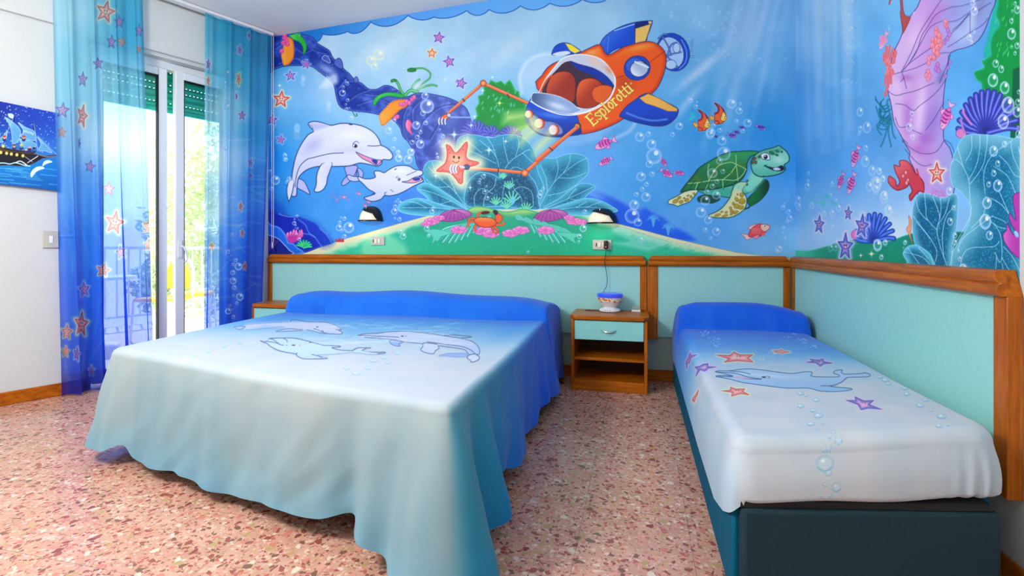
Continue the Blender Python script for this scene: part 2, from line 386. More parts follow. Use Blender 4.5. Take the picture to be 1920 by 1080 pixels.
    c.blur_spot(60, 500, 120, 40, (130, 180, 235), .7, .3); c.blur_spot(380, 600, 70, 30, (120, 170, 230), .6, .6); c.blur_spot(660, 760, 60, 25, (110, 160, 230), .5, .7)
    for x, y in ((540, 700), (660, 770)):
        for k in range(7):
            a = -2.6+k*.35; c.stroke([(x, y+50), (x+20*math.cos(a), y+20*math.sin(a)), (x+55*math.cos(a), y+40+80*math.sin(a))], (95, 175, 225), 2.4, al=.75)
    # ground: pale rim sloping both ways and green sand
    c.F = F0
    gl = [(560, 478), (600, 464), (650, 447), (700, 433), (745, 420), (800, 405), (860, 392), (1080, 392), (1130, 410), (1160, 420), (1200, 430), (1260, 446), (1320, 460), (1380, 473), (1450, 482), (1512, 484), (1512, 500), (488, 500), (500, 490)]
    c.fill(gl, (225, 222, 185), line=(120, 150, 120), lw=.7, smooth=False)
    def gcol(X, Y, d):
        n = vnoise(X, Y, 9, 31); t = sst(4, 16, -d+n*6)[..., None]
        cen = np.exp(-((X-960)/300.0)**2)[..., None]
        pale = np.array([165, 220, 180]); gr = np.array([70, 195, 160])*(1-cen)+np.array([20, 165, 125])*cen
        return pale*(1-t)+gr*t
    g2 = [(600, 478), (650, 458), (700, 444), (745, 430), (800, 412), (860, 398), (1080, 398), (1130, 418), (1190, 436), (1260, 456), (1320, 469), (1370, 480), (1400, 530), (560, 530)]
    c.fill(g2, gcol, smooth=False, soft=4)
    scribble_speckle(c, [(640, 470), (740, 435), (800, 425), (780, 470)], 260, (35, 165, 135), 4)
    scribble_speckle(c, [(1150, 425), (1350, 478), (1150, 478)], 500, (35, 175, 145), 5, al=.5)
    scribble_speckle(c, gl, 900, (240, 240, 215), 6, r=(.3, .7), al=.45)
    c.F = F4
    c.fill([(880, 870), (960, 820), (1100, 780), (1250, 860), (1300, 950), (1200, 990), (900, 990)], (140, 215, 175), soft=6, al=.7)
    c.F = F7
    c.fill([(120, 740), (200, 800), (340, 870), (200, 890), (500, 960), (690, 885), (500, 830), (300, 760)], (150, 220, 200), line=(60, 160, 140), lw=.6, soft=4, al=.6, smooth=False)
    c.F = F0
    # rocks lower left
    c.F = FC
    c.fill([(-20, -60), (120, -40), (300, 30), (360, 90), (380, 190), (200, 200), (-20, 260)], (10, 80, 190), soft=8, al=.8)
    c.fill([(-20, 60), (100, 90), (200, 130), (300, 190), (380, 200), (540, 235), (640, 245), (780, 300), (900, 350), (980, 430), (1080, 520), (1160, 610), (1200, 680), (1000, 740), (660, 860), (-20, 900)], (12, 40, 165), line=(15, 40, 120), lw=1, rim=(60, 110, 215), rimw=3)
    c.fill([(660, 270), (780, 300), (920, 370), (1000, 440), (1120, 560), (1190, 680), (1050, 735), (960, 640), (880, 520), (760, 400)], (20, 70, 190), soft=10, al=.8)
    for P in ([(620, 280), (740, 370), (800, 500), (900, 580), (960, 660), (1020, 740)], [(980, 430), (1100, 540), (1190, 680)], [(700, 520), (820, 540), (900, 580)], [(300, 190), (420, 230), (560, 240)]):
        c.stroke(P, (130, 165, 235), 2, al=.7, soft=2)
    c.fill([(-20, 190), (60, 240), (120, 320), (160, 370), (260, 400), (330, 440), (400, 530), (440, 620), (460, 670), (540, 690), (610, 760), (700, 820), (650, 870), (-20, 900)], (30, 105, 215), line=(95, 150, 230), lw=1, rim=(110, 165, 235), rimw=4)
    c.fill([(-20, 500), (100, 540), (220, 580), (300, 620), (380, 700), (470, 800), (520, 870), (-20, 900)], (15, 35, 130), line=(190, 210, 245), lw=1.3)
    for k in range(16):
        x = 20+nrs.rand()*250; y = 700+nrs.rand()*120
        c.stroke([(x, y), (x+20*nrs.randn(), y-60), (x+40*nrs.randn(), y-120)], (120, 50, 160), 1.5, al=.8)
    c.ell(35, 640, 40, 90, (15, 110, 80), al=.8)
    for k, (x, y) in enumerate(((440, 520), (490, 500), (540, 470), (580, 480), (640, 480), (670, 470))):
        c.fill([(x-22, y+40), (x, y-20), (x+24, y), (x+30, y+100), (560, 660), (480, 660)], (215, 100, 180), line=(150, 40, 130), lw=.7, lit=(0, -1, (250, 180, 215), .8))
    c.fill([(470, 660), (450, 600), (480, 560), (600, 560), (600, 640), (560, 670)], (190, 60, 160), soft=3)
    for a in range(8):
        t = -2.9+a*.42; c.stroke([(720, 760), (720+55*math.cos(t), 740+50*math.sin(t)), (720+125*math.cos(t), 740+100*math.sin(t))], (40, 185, 120), 3.5); c.stroke([(720, 760), (720+110*math.cos(t), 740+95*math.sin(t))], (110, 225, 150), 1.2)
    bubbles(c, [(600, 225, 24), (560, 280, 18), (555, 345, 33), (578, 385, 16), (608, 435, 20), (600, 530, 18), (640, 620, 30), (567, 430, 10)], al=.9)
    c.F = F4
    bubbles(c, [(755, 720, 50), (665, 722, 30), (715, 637, 19), (672, 672, 17), (683, 628, 10), (715, 800, 20), (690, 748, 14), (80, 285, 42), (45, 360, 20), (205, 270, 20), (185, 300, 15), (170, 60, 22), (165, 95, 16), (30, 200, 16), (1222, 643, 20), (1182, 525, 19), (1175, 572, 29), (1225, 492, 20), (1188, 482, 12), (1208, 460, 11), (1180, 635, 11), (1255, 800, 30), (1230, 755, 20), (1460, 738, 25), (1492, 790, 14), (1215, 82, 32), (1210, 25, 18), (1325, 25, 34), (1300, 95, 40), (1575, 75, 16), (1565, 40, 9)], al=.65)
    for k in range(14):
        c.blur_spot(540+nrs.rand()*230, 480-nrs.rand()*80, 10, 5, (240, 110, 160), .7)
    for x, y in ((845, 408), (712, 440), (935, 485), (905, 520)): c.blur_spot(x, y, 24, 12, (250, 110, 150), .95, .5); c.blur_spot(x+6, y, 8, 5, (255, 220, 230), .9)
    for x in (655, 690): c.fill([(x-20, 850), (x-15, 820), (x, 835), (x+12, 815), (x+22, 850)], (190, 60, 70))
    # purple fan and green bush behind the sub
    c.F = F5
    bush = [(330, 340), (345, 290), (335, 250), (355, 220), (350, 180), (380, 170), (375, 130), (410, 115), (420, 90), (450, 105), (480, 95), (500, 115), (525, 90), (545, 120), (560, 150), (580, 155), (585, 190), (610, 200), (620, 260), (640, 320), (600, 370), (560, 380), (540, 400), (480, 400), (420, 390)]
    c.fill(bush, (20, 140, 60), line=(60, 180, 100), lw=.8, n=2, rim=(30, 165, 75), rimw=5)
    for k in range(26):
        x = 370+nrs.rand()*220; y = 140+nrs.rand()*170; c.ell(x, y, 4, 11, (130, 215, 200), rot=.2+.4*nrs.rand(), al=.6)
    for cx, cy, R, n_ in ((330, 400, 80, 11), (530, 410, 60, 9), (420, 400, 50, 7)):
        for k in range(n_):
            a = -math.pi*.98+k*math.pi*.95/(n_-1)
            c.stroke([(cx, cy), (cx+R*.6*math.cos(a+.15), cy+R*.6*math.sin(a+.15)), (cx+R*math.cos(a), cy+R*math.sin(a))], (70, 75, 175), 5.5); c.stroke([(cx, cy), (cx+R*.6*math.cos(a+.15), cy+R*.6*math.sin(a+.15)), (cx+R*math.cos(a), cy+R*math.sin(a))], (125, 130, 215), 2)
    # teal leaf corals
    V = (170, 228, 240)
    mid = (75, 165, 195); pale = (100, 190, 215)
    L1 = [(230, 440), (270, 400), (340, 400), (420, 415), (480, 400), (560, 400), (620, 430), (660, 480), (680, 540), (700, 620), (720, 700), (700, 800), (280, 810), (240, 700), (230, 560)]
    leafcoral(c, L1, (60, 150, 185), V, [[(480, 800), (470, 640), (450, 520), (360, 430)], [(470, 660), (520, 560), (600, 500), (640, 480)], [(450, 560), (330, 500), (260, 480)], [(500, 620), (560, 580), (640, 620)], [(450, 520), (430, 460), (400, 415)], [(520, 560), (500, 480), (490, 410)], [(560, 520), (580, 450), (570, 405)], [(370, 500), (300, 440), (290, 405)], [(600, 500), (640, 540), (670, 560)]], nsp=900, seed=2, rimw=44)
    L2 = [(50, 570), (80, 545), (130, 545), (180, 570), (240, 620), (290, 680), (290, 760), (300, 820), (200, 820), (110, 730), (60, 680), (40, 620)]
    leafcoral(c, L2, mid, V, [[(285, 810), (220, 720), (140, 650), (70, 580)], [(230, 730), (170, 610), (130, 550)], [(190, 690), (110, 690), (60, 650)], [(150, 650), (110, 600), (90, 550)]], nsp=300, seed=3, rimw=26)
    L3 = [(5, 700), (50, 670), (110, 690), (190, 740), (260, 790), (300, 830), (180, 830), (90, 800), (60, 750)]
    leafcoral(c, L3, pale, V, [[(290, 820), (180, 760), (80, 720), (10, 702)], [(200, 770), (120, 790), (80, 780)]], nsp=250, seed=4)
    L4 = [(-100, 800), (-60, 770), (20, 755), (110, 780), (220, 810), (290, 830), (150, 850), (0, 850), (-90, 830)]
    leafcoral(c, L4, pale, V, [[(280, 830), (120, 810), (-80, 808)], [(120, 810), (60, 780), (20, 760)], [(60, 808), (0, 780), (-40, 775)]], nsp=250, seed=5)
    L5 = [(680, 560), (720, 530), (780, 530), (840, 510), (900, 505), (950, 520), (970, 560), (965, 620), (920, 660), (850, 740), (780, 800), (690, 810), (720, 700), (690, 620)]
    leafcoral(c, L5, mid, V, [[(690, 810), (740, 720), (800, 640), (900, 560), (960, 530)], [(740, 720), (730, 640), (700, 570)], [(780, 660), (800, 590), (790, 535)], [(800, 640), (880, 640), (960, 610)], [(830, 610), (860, 560), (870, 508)], [(740, 740), (830, 720), (900, 680)]], nsp=500, seed=6, rimw=30)
    L6 = [(720, 810), (800, 760), (880, 700), (940, 670), (1010, 690), (960, 740), (930, 780), (860, 810)]
    leafcoral(c, L6, mid, V, [[(730, 810), (850, 760), (1000, 690)], [(850, 760), (900, 700)], [(870, 760), (930, 770)]], nsp=220, seed=7)
    L7 = [(760, 820), (860, 780), (960, 755), (1040, 770), (1100, 800), (1130, 830), (1000, 850), (860, 850)]
    leafcoral(c, L7, pale, V, [[(770, 825), (930, 805), (1110, 815)], [(900, 808), (960, 775)], [(960, 805), (1040, 775)]], nsp=220, seed=8)
    L8 = [(290, 800), (280, 700), (310, 640), (360, 610), (430, 620), (470, 640), (500, 610), (560, 600), (630, 620), (680, 690), (690, 780), (680, 820), (480, 800)]
    leafcoral(c, L8, (40, 130, 165), V, [[(330, 800), (330, 740), (370, 700), (430, 730)], [(380, 800), (390, 740), (440, 690), (450, 640)], [(660, 800), (650, 720), (590, 690), (540, 720)], [(600, 800), (590, 750), (550, 700), (540, 640)], [(480, 800), (490, 720), (500, 660)]], nsp=800, seed=9, dark=(8, 75, 110), rimw=10)
    # pale green sprites, mound, shells, flowers, crab
    for x, y, r in ((490, 635, 24), (525, 690, 34), (540, 765, 56), (620, 815, 40), (450, 780, 38), (510, 800, 40)):
        for k in range(6):
            a = -2.9+k*.5; c.stroke([(x, y+r*.3), (x+r*.9*math.cos(a), y+r*.9*math.sin(a))], (80, 205, 160), 2.6, al=.9); c.stroke([(x, y+r*.3), (x+r*.8*math.cos(a), y+r*.8*math.sin(a))], (175, 240, 200), 1, al=.9)
    c.ell(545, 765, 14, 22, (110, 200, 220)); c.ell(530, 688, 7, 10, (110, 190, 210))
    c.fill([(290, 830), (330, 800), (400, 805), (450, 820), (520, 830), (590, 815), (640, 820), (690, 840), (620, 860), (520, 880), (400, 870)], (165, 205, 120), rim=(70, 170, 110), rimw=4)
    c.fill([(250, 850), (400, 830), (540, 850), (700, 840), (800, 870), (960, 900), (1100, 930), (900, 960), (700, 930), (520, 900), (340, 930), (150, 960), (-40, 930), (120, 890)], (35, 160, 125), soft=5, al=.9)
    for x, w_ in ((215, 1), (755, -1)):
        c.fill([(x-95, 870), (x-60, 835), (x, 818), (x+60, 822), (x+100, 845), (x+60, 870), (x, 885), (x-60, 885)], (170, 80, 155), line=(90, 25, 90), lw=.9, lit=(0, -1, (225, 150, 205), .7))
        for k in range(-3, 4): c.stroke([(x, 822), (x+k*18, 845), (x+k*25, 878)], (110, 35, 105), 1.0, al=.85)
    for sg, ox in ((-1, 400), (1, 590)):
        for k in range(15):
            t = k/14; x1 = ox+sg*(60+240*t); y1 = 925+70*math.sin(t*2.4)+12*(k % 2); x0 = ox+sg*(20+150*t); y0 = 872+36*t
            c.stroke([(x0, y0), ((x0+x1)/2, (y0+y1)/2-14), (x1, y1)], (20, 130, 110), 6.2); c.stroke([(x0, y0), ((x0+x1)/2, (y0+y1)/2-14), (x1, y1)], (70, 185, 160), 5)
            c.stroke([(x0, y0), ((x0+x1)/2, (y0+y1)/2-16), (x1, y1-3)], (150, 228, 208), 1.8)
    def frond(P, w_):
        for i in range(len(P)):
            x, y = P[i]
            sgn = -1 if w_ < 0 else 1
            c.fill([(x, y-14), (x+sgn*30, y-4), (x+sgn*75, y+34), (x+sgn*42, y+22), (x+sgn*5, y+14)], (95, 195, 175), rim=(140, 225, 205), rimw=2, line=(45, 150, 130), lw=.6)
    frond([(420, 865), (380, 880), (330, 892), (290, 910), (250, 925), (215, 938), (180, 945)], -1)
    frond([(560, 860), (610, 875), (660, 885), (710, 900), (750, 915), (790, 925), (820, 935)], 1)
    c.fill([(60, 940), (110, 930), (200, 950), (130, 975), (90, 1010), (95, 975)], (100, 205, 180), line=(60, 160, 140), lw=.6)
    c.fill([(930, 960), (860, 950), (790, 950), (850, 980), (900, 1010), (890, 980)], (100, 205, 180), line=(60, 160, 140), lw=.6)
    for x, y, r in ((90, 885, 42), (130, 865, 32), (60, 900, 30), (240, 933, 46), (380, 940, 52), (420, 955, 48), (530, 953, 46), (590, 935, 48), (730, 935, 48), (890, 885, 44), (930, 890, 34), (860, 865, 30), (345, 935, 26)):
        flower(c, x, y, r)
    OR = (235, 100, 50); OD = (140, 35, 20)
    for P in ([(330, 885), (300, 890), (290, 915)], [(335, 870), (305, 870), (295, 885)], [(350, 900), (330, 915), (335, 935)], [(450, 905), (490, 905), (495, 890)], [(440, 915), (460, 935), (450, 950)], [(430, 920), (435, 945)], [(350, 880), (345, 850), (370, 835), (400, 832)], [(450, 890), (470, 870), (455, 840)]):
        c.stroke(P, OD, 4.2); c.stroke(P, OR, 3)
    c.fill([(325, 885), (345, 865), (390, 862), (430, 870), (455, 890), (440, 910), (400, 920), (355, 912)], OR, line=OD, lw=1, lit=(0, -1, (255, 160, 90), .8), rim=(210, 75, 40), rimw=3)
    c.fill([(365, 840), (385, 828), (415, 832), (405, 842), (380, 846)], (60, 30, 50), line=OD, lw=.8)
    c.fill([(450, 885), (445, 850), (455, 828), (470, 845), (488, 860), (480, 885), (465, 895)], OR, line=OD, lw=.9); c.fill([(432, 828), (440, 845), (455, 850), (462, 835), (448, 820)], (50, 30, 50))
    c.ell(380, 862, 3, 4, (60, 20, 30)); c.ell(395, 862, 3, 4, (60, 20, 30))
    bubbles(c, [(380, 630, 14), (355, 665, 10), (385, 720, 12), (395, 690, 8), (400, 755, 13), (360, 650, 8), (700, 720, 12), (695, 742, 15), (715, 700, 9), (940, 925, 20), (920, 970, 14), (915, 1000, 9), (60, 925, 16), (70, 965, 10), (950, 830, 12), (630, 1057, 9), (90, 830, 14), (95, 810, 9)], al=.7)
    # robot arms
    AR = (235, 110, 70); AD = (120, 50, 45)
    for P, w_ in (([(640, 225), (378, 108)], 5.0), ([(378, 108), (180, 278)], 4.2), ([(905, 350), (612, 612)], 6.2), ([(612, 612), (300, 583)], 5.2)):
        c.stroke(P, AD, w_+1.4, smooth=False); c.stroke(P, AR, w_, smooth=False); c.stroke([(x-2, y-5) for x, y in P], (250, 165, 120), w_*.3, smooth=False)
    for x, y, r in ((378, 108, 17), (612, 612, 20)): c.ell(x, y, r, r, AR, line=AD, lw=1); c.ell(x, y, r*.5, r*.5, (250, 180, 110))
    for P in ([(514, 170), (524, 188)], [(262, 196), (274, 210)], [(463, 585), (463, 608)], [(748, 470), (768, 488)]): c.stroke(P, (60, 60, 70), 2.2, smooth=False)
    c.fill([(140, 300), (160, 285), (185, 282), (190, 300), (160, 312)], AR, line=AD, lw=.8)
    for x in (128, 145, 163): c.stroke([(x+4, 305), (x, 322), (x+3, 338)], (235, 240, 250), 2.6); c.stroke([(x+8, 305), (x+5, 322), (x+8, 338)], (60, 70, 110), .7)
    c.ell(185, 288, 12, 12, (200, 210, 235), line=(50, 60, 100)); c.stroke([(195, 298), (240, 300), (330, 300)], (160, 195, 240), 3, al=.8)
    # held starfish
    st = [(170, 455), (195, 465), (225, 500), (280, 440), (290, 460), (285, 530), (350, 552), (340, 568), (280, 585), (265, 615), (262, 665), (245, 672), (215, 635), (185, 610), (120, 605), (125, 590), (165, 555), (175, 500)]
    c.fill(st, (245, 145, 130), line=(200, 70, 80), lw=1, rim=(230, 105, 105), rimw=5, glow=(252, 246, 205), gw=26)
    c.fill([(195, 520), (235, 515), (265, 530), (250, 570), (210, 575)], (252, 205, 160), soft=7, al=.9)
    for x, y in ((185, 480), (268, 480), (150, 595), (320, 560), (245, 650), (255, 600), (190, 500)): c.ell(x, y, 5, 4, (205, 75, 85), al=.8)
    for x, y in ((213, 523), (242, 527)): c.ell(x, y, 5, 8, (50, 20, 40))
    c.stroke([(205, 545), (225, 556), (243, 545)], (120, 30, 40), 1)
    c.ell(285, 580, 16, 15, (90, 100, 135), line=(40, 50, 90)); c.stroke([(270, 582), (240, 575)], (225, 230, 245), 4)
    for x in (200, 215, 230): c.stroke([(x, 570), (x-8, 590), (x, 612)], (240, 244, 252), 3.2); c.stroke([(x+6, 572), (x-1, 590), (x+6, 612)], (60, 80, 140), .8)
    c.stroke([(240, 575), (245, 600), (232, 618)], AR, 2.5)
    for x, y, r in ((215, 397, 50), (410, 485, 44), (330, 295, 24), (470, 220, 32), (310, 345, 30), (505, 435, 26), (112, 628, 34), (305, 695, 26), (375, 148, 26), (150, 465, 22), (430, 75, 20)):
        c.spark(x, y, r, col=(225, 250, 245) if r != 32 else (250, 250, 160))
    # submarine
    c.F = F6
    OC, OD2, OL = (232, 88, 30), (190, 55, 20), (250, 140, 50); BL, BD, BH = (20, 75, 190), (10, 35, 110), (95, 150, 235); YE = (235, 195, 110)
    c.ell(250, 500, 200, 190, (215, 230, 246), rot=-.2, al=.32)
    c.stroke([(70, 600), (55, 480), (110, 370), (200, 320), (300, 310)], (245, 250, 255), 5, al=.55, soft=8)
    for k in range(5):
        c.stroke([(330+60*k, 960-30*k), (480+50*k, 960-35*k), (640+60*k, 920-50*k)], (190, 210, 240), 9, al=.25, soft=8)
    c.stroke([(700, 940), (850, 870), (900, 780)], (215, 225, 245), 6, al=.5, soft=6)
    # propeller ring
    c.ell(1165, 300, 118, 140, (20, 70, 180), rot=-.35, line=BD, lw=1)
    c.ell(1148, 305, 92, 118, (170, 200, 235), rot=-.35, line=BD, lw=1)
    for P in ([(1090, 190), (1130, 260), (1150, 320)], [(1115, 330), (1170, 310), (1220, 300)], [(1110, 320), (1160, 370), (1200, 410)], [(1060, 200), (1100, 170), (1120, 175)], [(1120, 330), (1150, 250), (1190, 230)]): c.stroke(P, BD, 3); c.stroke(P, (120, 165, 230), 1.4)
    c.ell(1150, 390, 40, 34, (185, 210, 240), line=BD, lw=.8); c.ell(1190, 270, 26, 36, (185, 210, 240), line=BD, lw=.8)
    c.stroke([(1225, 210), (1262, 290), (1255, 370), (1210, 420)], (120, 165, 235), 2, al=.9)
    for k in range(9): a = -1+.22*k; c.stroke([(1285+8*math.cos(a), 290+60*a), (1310, 285+75*a)], (70, 90, 140), .8, al=.8)
    # rear fins
    c.fill([(290, 300), (310, 260), (345, 238), (385, 232), (430, 245), (500, 295), (460, 310), (400, 320), (330, 322), (290, 320)], BL, line=NAVY, lw=1.2, n=3)
    c.fill([(385, 236), (430, 246), (495, 292), (455, 308), (420, 290)], (240, 220, 60), smooth=False); c.fill([(292, 318), (330, 300), (400, 292), (420, 310), (350, 328)], (215, 230, 245))
    c.fill([(612, 325), (625, 270), (660, 200), (720, 150), (800, 110), (900, 82), (1000, 72), (1015, 80), (1000, 130), (980, 180), (965, 225), (880, 245), (760, 275), (680, 320)], BL, line=NAVY, lw=1.4, lit=(-1, -.6, BH, .6), n=3)
    c.fill([(893, 130), (1005, 95), (985, 160), (965, 220), (890, 238)], YE, line=(120, 90, 50), lw=.7, smooth=False)
    c.fill([(893, 85), (990, 74), (1005, 95), (893, 128)], BD, smooth=False); c.stroke([(740, 145), (890, 96)], (190, 215, 245), 1.6, smooth=False); c.stroke([(700, 190), (690, 300)], (110, 150, 225), 1, smooth=False)
    c.fill([(985, 75), (1012, 78), (1006, 96), (990, 94)], YE, smooth=False); c.stroke([(890, 90), (888, 240)], BD, 1.2, smooth=False)
    # hull
    hull = [(180, 560), (215, 470), (270, 400), (350, 360), (430, 335), (500, 300), (560, 270), (640, 245), (690, 320), (800, 265), (900, 235), (980, 222), (1040, 235), (1090, 275), (1115, 330), (1112, 400), (1090, 480), (1050, 560), (1000, 610), (930, 680), (850, 750), (780, 800), (700, 840), (620, 870), (560, 885), (500, 893), (470, 880), (420, 860)]
    c.fill(hull, lambda X, Y, d: np.stack([x_ for x_ in (232+18*sst(-20, 40, -(Y-90)-(X-1180)*.3), 92+62*sst(-10, 60, -(Y-110)-(X-1180)*.25), 32+25*sst(0, 60, -(Y-110)-(X-1180)*.25))], -1), line=NAVY, lw=1.3, rim=(205, 62, 20), rimw=9, n=3)
    c.blur_spot(930, 262, 90, 22, (255, 170, 80), .7, -.2); c.blur_spot(580, 300, 40, 20, (250, 190, 150), .5)
    c.stroke([(1110, 290), (1000, 370), (990, 380)], (150, 45, 20), 1.1); c.stroke([(745, 490), (810, 470)], (150, 45, 20), 1.1)
    c.blur_spot(820, 520, 70, 60, (120, 35, 20), .35)
    # front blue nose
    c.fill([(130, 650), (160, 600), (240, 600), (330, 650), (440, 710), (470, 760), (490, 830), (500, 890), (420, 905), (330, 915), (230, 905), (160, 870), (110, 820), (95, 760), (105, 700)], BL, line=NAVY, lw=1.3, lit=(0, 1, BD, .7), n=3)
    c.blur_spot(300, 760, 120, 20, (110, 160, 235), .6, .15)
    # cockpit opening: dark blue rim, white glass edge, empty orange seats
    c.fill([(190, 600), (240, 500), (300, 420), (360, 350), (450, 320), (540, 320), (640, 350), (710, 420), (745, 490), (740, 560), (700, 630), (640, 680), (560, 720), (470, 745), (380, 740), (280, 715), (200, 680), (140, 640)], (205, 212, 225), line=(250, 252, 255), lw=1.8, n=3)
    c.fill([(215, 600), (260, 500), (320, 430), (370, 380), (420, 365), (470, 380), (560, 420), (660, 460), (720, 520), (735, 555), (700, 620), (640, 670), (560, 700), (440, 690), (320, 640)], (60, 40, 60), n=3)
    c.fill([(420, 365), (480, 385), (600, 420), (690, 480), (738, 550), (660, 520), (560, 460), (470, 420)], (15, 50, 150), line=NAVY, lw=.8)
    c.fill([(250, 600), (270, 500), (320, 450), (400, 440), (450, 480), (460, 560), (440, 660), (330, 640)], (150, 50, 35), line=(70, 20, 20), lw=1, lit=(-1, -1, (215, 95, 55), .8))
    c.fill([(470, 680), (470, 560), (510, 500), (590, 490), (650, 530), (660, 600), (620, 680), (540, 705)], (165, 55, 35), line=(70, 20, 20), lw=1, lit=(-1, -1, (230, 110, 60), .8))
    c.fill([(590, 640), (580, 580), (620, 545), (680, 540), (725, 560), (700, 625), (640, 670)], (225, 100, 45), line=(120, 40, 20), lw=1)
    c.stroke([(200, 600), (245, 510), (285, 470)], (215, 80, 35), 3); c.blur_spot(600, 370, 70, 30, (245, 200, 180), .7, .5); c.blur_spot(700, 430, 40, 20, (235, 120, 70), .6, .8)
    # windscreen
    c.fill([(140, 640), (150, 600), (180, 595), (250, 600), (340, 620), (420, 660), (470, 700), (500, 720), (430, 745), (330, 735), (240, 710), (170, 680)], (150, 175, 215), line=(250, 252, 255), lw=1, lit=(-1, 0, (45, 65, 110), .8))
    c.blur_spot(330, 690, 80, 22, (235, 240, 250), .8, .3)
    c.stroke([(135, 655), (220, 705), (330, 745), (430, 755), (540, 735), (640, 690), (710, 630), (745, 550), (745, 480)], (250, 252, 255), 2.2)
    # headlights
    c.fill([(110, 720), (160, 745), (230, 790), (300, 800), (360, 840), (370, 890), (310, 905), (220, 900), (160, 870), (120, 800)], (130, 150, 200), line=NAVY, lw=1, n=3, rim=(50, 70, 130), rimw=4)
    for x, y, rx, ry in ((120, 748, 22, 26), (195, 815, 30, 34), (300, 862, 30, 36)):
        c.ell(x+4, y, rx+6, ry+3, (225, 90, 50), line=(90, 20, 20), lw=.8); c.ell(x-4, y, rx, ry, (255, 240, 235), lit=(1, 0, (240, 190, 180), .6))
    for (x, y, dx, dy) in ((100, 750, -150, 30), (170, 840, -100, 100), (260, 900, -90, 110), (150, 800, -150, 80)):
        c.fill([(x+10, y-22), (x+dx, y+dy-34), (x+dx-10, y+dy+34), (x+30, y+26)], (250, 252, 160), soft=10, al=.75, smooth=False)
    c.ell(475, 838, 24, 26, (70, 70, 90), line=(30, 30, 50)); c.ell(470, 838, 17, 19, (235, 150, 60))
    P = [(465, 848), (180, 1080)]; c.stroke(P, AD, 7.4, smooth=False); c.stroke(P, AR, 6, smooth=False); c.stroke([(x-6, y-6) for x, y in P], (250, 165, 120), 1.8, smooth=False); c.stroke([(272, 992), (294, 1010)], (60, 60, 70), 2.4, smooth=False)
    # porthole
    c.ell(905, 415, 96, 88, (25, 70, 175), rot=-.3, line=NAVY, lw=1.2); c.ell(885, 395, 60, 50, (90, 135, 225), rot=-.3, al=.5)
    c.ell(920, 420, 66, 58, (175, 190, 215), rot=-.3, line=NAVY, lw=1.2, lit=(-1, 1, (235, 240, 248), .9)); c.stroke([(890, 370), (985, 410)], (235, 245, 252), 3, smooth=False); c.fill([(930, 362), (970, 372), (985, 400)], (30, 40, 80), smooth=False)
    # side wing
    c.fill([(930, 615), (985, 598), (1050, 630), (1130, 670), (1195, 705), (1202, 735), (1180, 780), (1120, 825), (1040, 835), (950, 820), (850, 795), (790, 770), (780, 755), (830, 690), (900, 640)], BL, line=NAVY, lw=1.5, lit=(0, 1, BD, .5), n=3)
    c.fill([(920, 632), (985, 600), (1060, 632), (1195, 708), (1195, 728), (1130, 728), (1030, 690), (965, 670)], (238, 180, 90), line=(120, 80, 40), lw=.7, smooth=False)
    c.stroke([(830, 740), (920, 775), (1020, 795), (1120, 785)], (120, 170, 240), 3, al=.8, soft=3)
    # lettering on the hull
    letters(c, 'Esplorotti', (592, 828), (888, 566))
    c.stroke([(858, 520), (866, 523), (862, 532), (855, 528), (858, 520)], (235, 225, 120), .8)
    # turtle
    c.F = F7
    G1, G2, GD = (150, 225, 195), (70, 175, 145), (15, 60, 60)
    c.fill([(1320, 600), (1300, 540), (1350, 480), (1400, 420), (1440, 372), (1475, 400), (1470, 460), (1420, 530), (1350, 580), (1270, 615)], (25, 110, 60), line=GD, lw=1.4, lit=(1, 0, (10, 55, 45), .9))
    c.fill([(900, 520), (960, 495), (1000, 490), (1080, 530), (1020, 565), (960, 560), (910, 555)], (20, 75, 60), line=GD, lw=1.2)
    c.fill([(900, 460), (1000, 450), (1200, 420), (1290, 400), (1380, 340), (1430, 370), (1350, 460), (1290, 490), (1180, 520), (1080, 510), (990, 500)], G2, line=GD, lw=1.3, lit=(0, -1, G1, .9))
    c.fill([(1180, 460), (1160, 520), (1100, 600), (1040, 640), (990, 660), (1000, 675), (1070, 685), (1170, 680), (1250, 640), (1290, 590), (1295, 520), (1260, 460), (1300, 400), (1220, 400)], (225, 225, 175), line=GD, lw=1.3, rim=(185, 205, 160), rimw=4)
    c.blur_spot(1230, 430, 50, 36, G1, .9)
    for x, y, rx, ry in ((1255, 500, 15, 18), (1258, 550, 26, 24), (1215, 535, 12, 20), (1215, 590, 22, 20), (1250, 600, 22, 16), (1190, 570, 10, 14), (1175, 630, 14, 12), (1165, 605, 10, 12), (1205, 640, 24, 12), (1120, 668, 26, 8), (1060, 662, 26, 9), (1130, 640, 12, 8), (1095, 636, 10, 6), (1222, 495, 5, 8), (1170, 655, 10, 8)): c.ell(x, y, rx, ry, (185, 155, 50), line=(120, 90, 30), lw=.7, rot=-.3, lit=(0, -1, (215, 195, 90), .6))
    c.fill([(900, 455), (880, 500), (830, 555), (760, 580), (740, 592), (700, 575), (662, 570), (668, 540), (720, 515), (780, 480), (830, 458)], (222, 225, 180), line=GD, lw=1.3)
    for x, y, rx, ry in ((720, 550, 24, 15), (765, 555, 17, 12), (810, 540, 20, 12), (750, 522, 15, 11), (845, 515, 10, 12), (820, 505, 10, 6), (790, 525, 8, 6), (870, 490, 8, 10)): c.ell(x, y, rx, ry, (180, 150, 50), line=(120, 90, 30), lw=.7, rot=-.4)
    shell = [(760, 475), (790, 430), (830, 380), (870, 330), (910, 280), (980, 235), (1060, 190), (1150, 155), (1250, 145), (1340, 142), (1400, 155), (1330, 190), (1300, 240), (1295, 300), (1260, 370), (1200, 410), (1100, 440), (980, 458), (860, 458), (800, 470)]
    c.fill(shell, (30, 115, 70), line=GD, lw=1.6, lit=(0, -1, (60, 165, 100), .8), rim=(20, 80, 60), rimw=4)
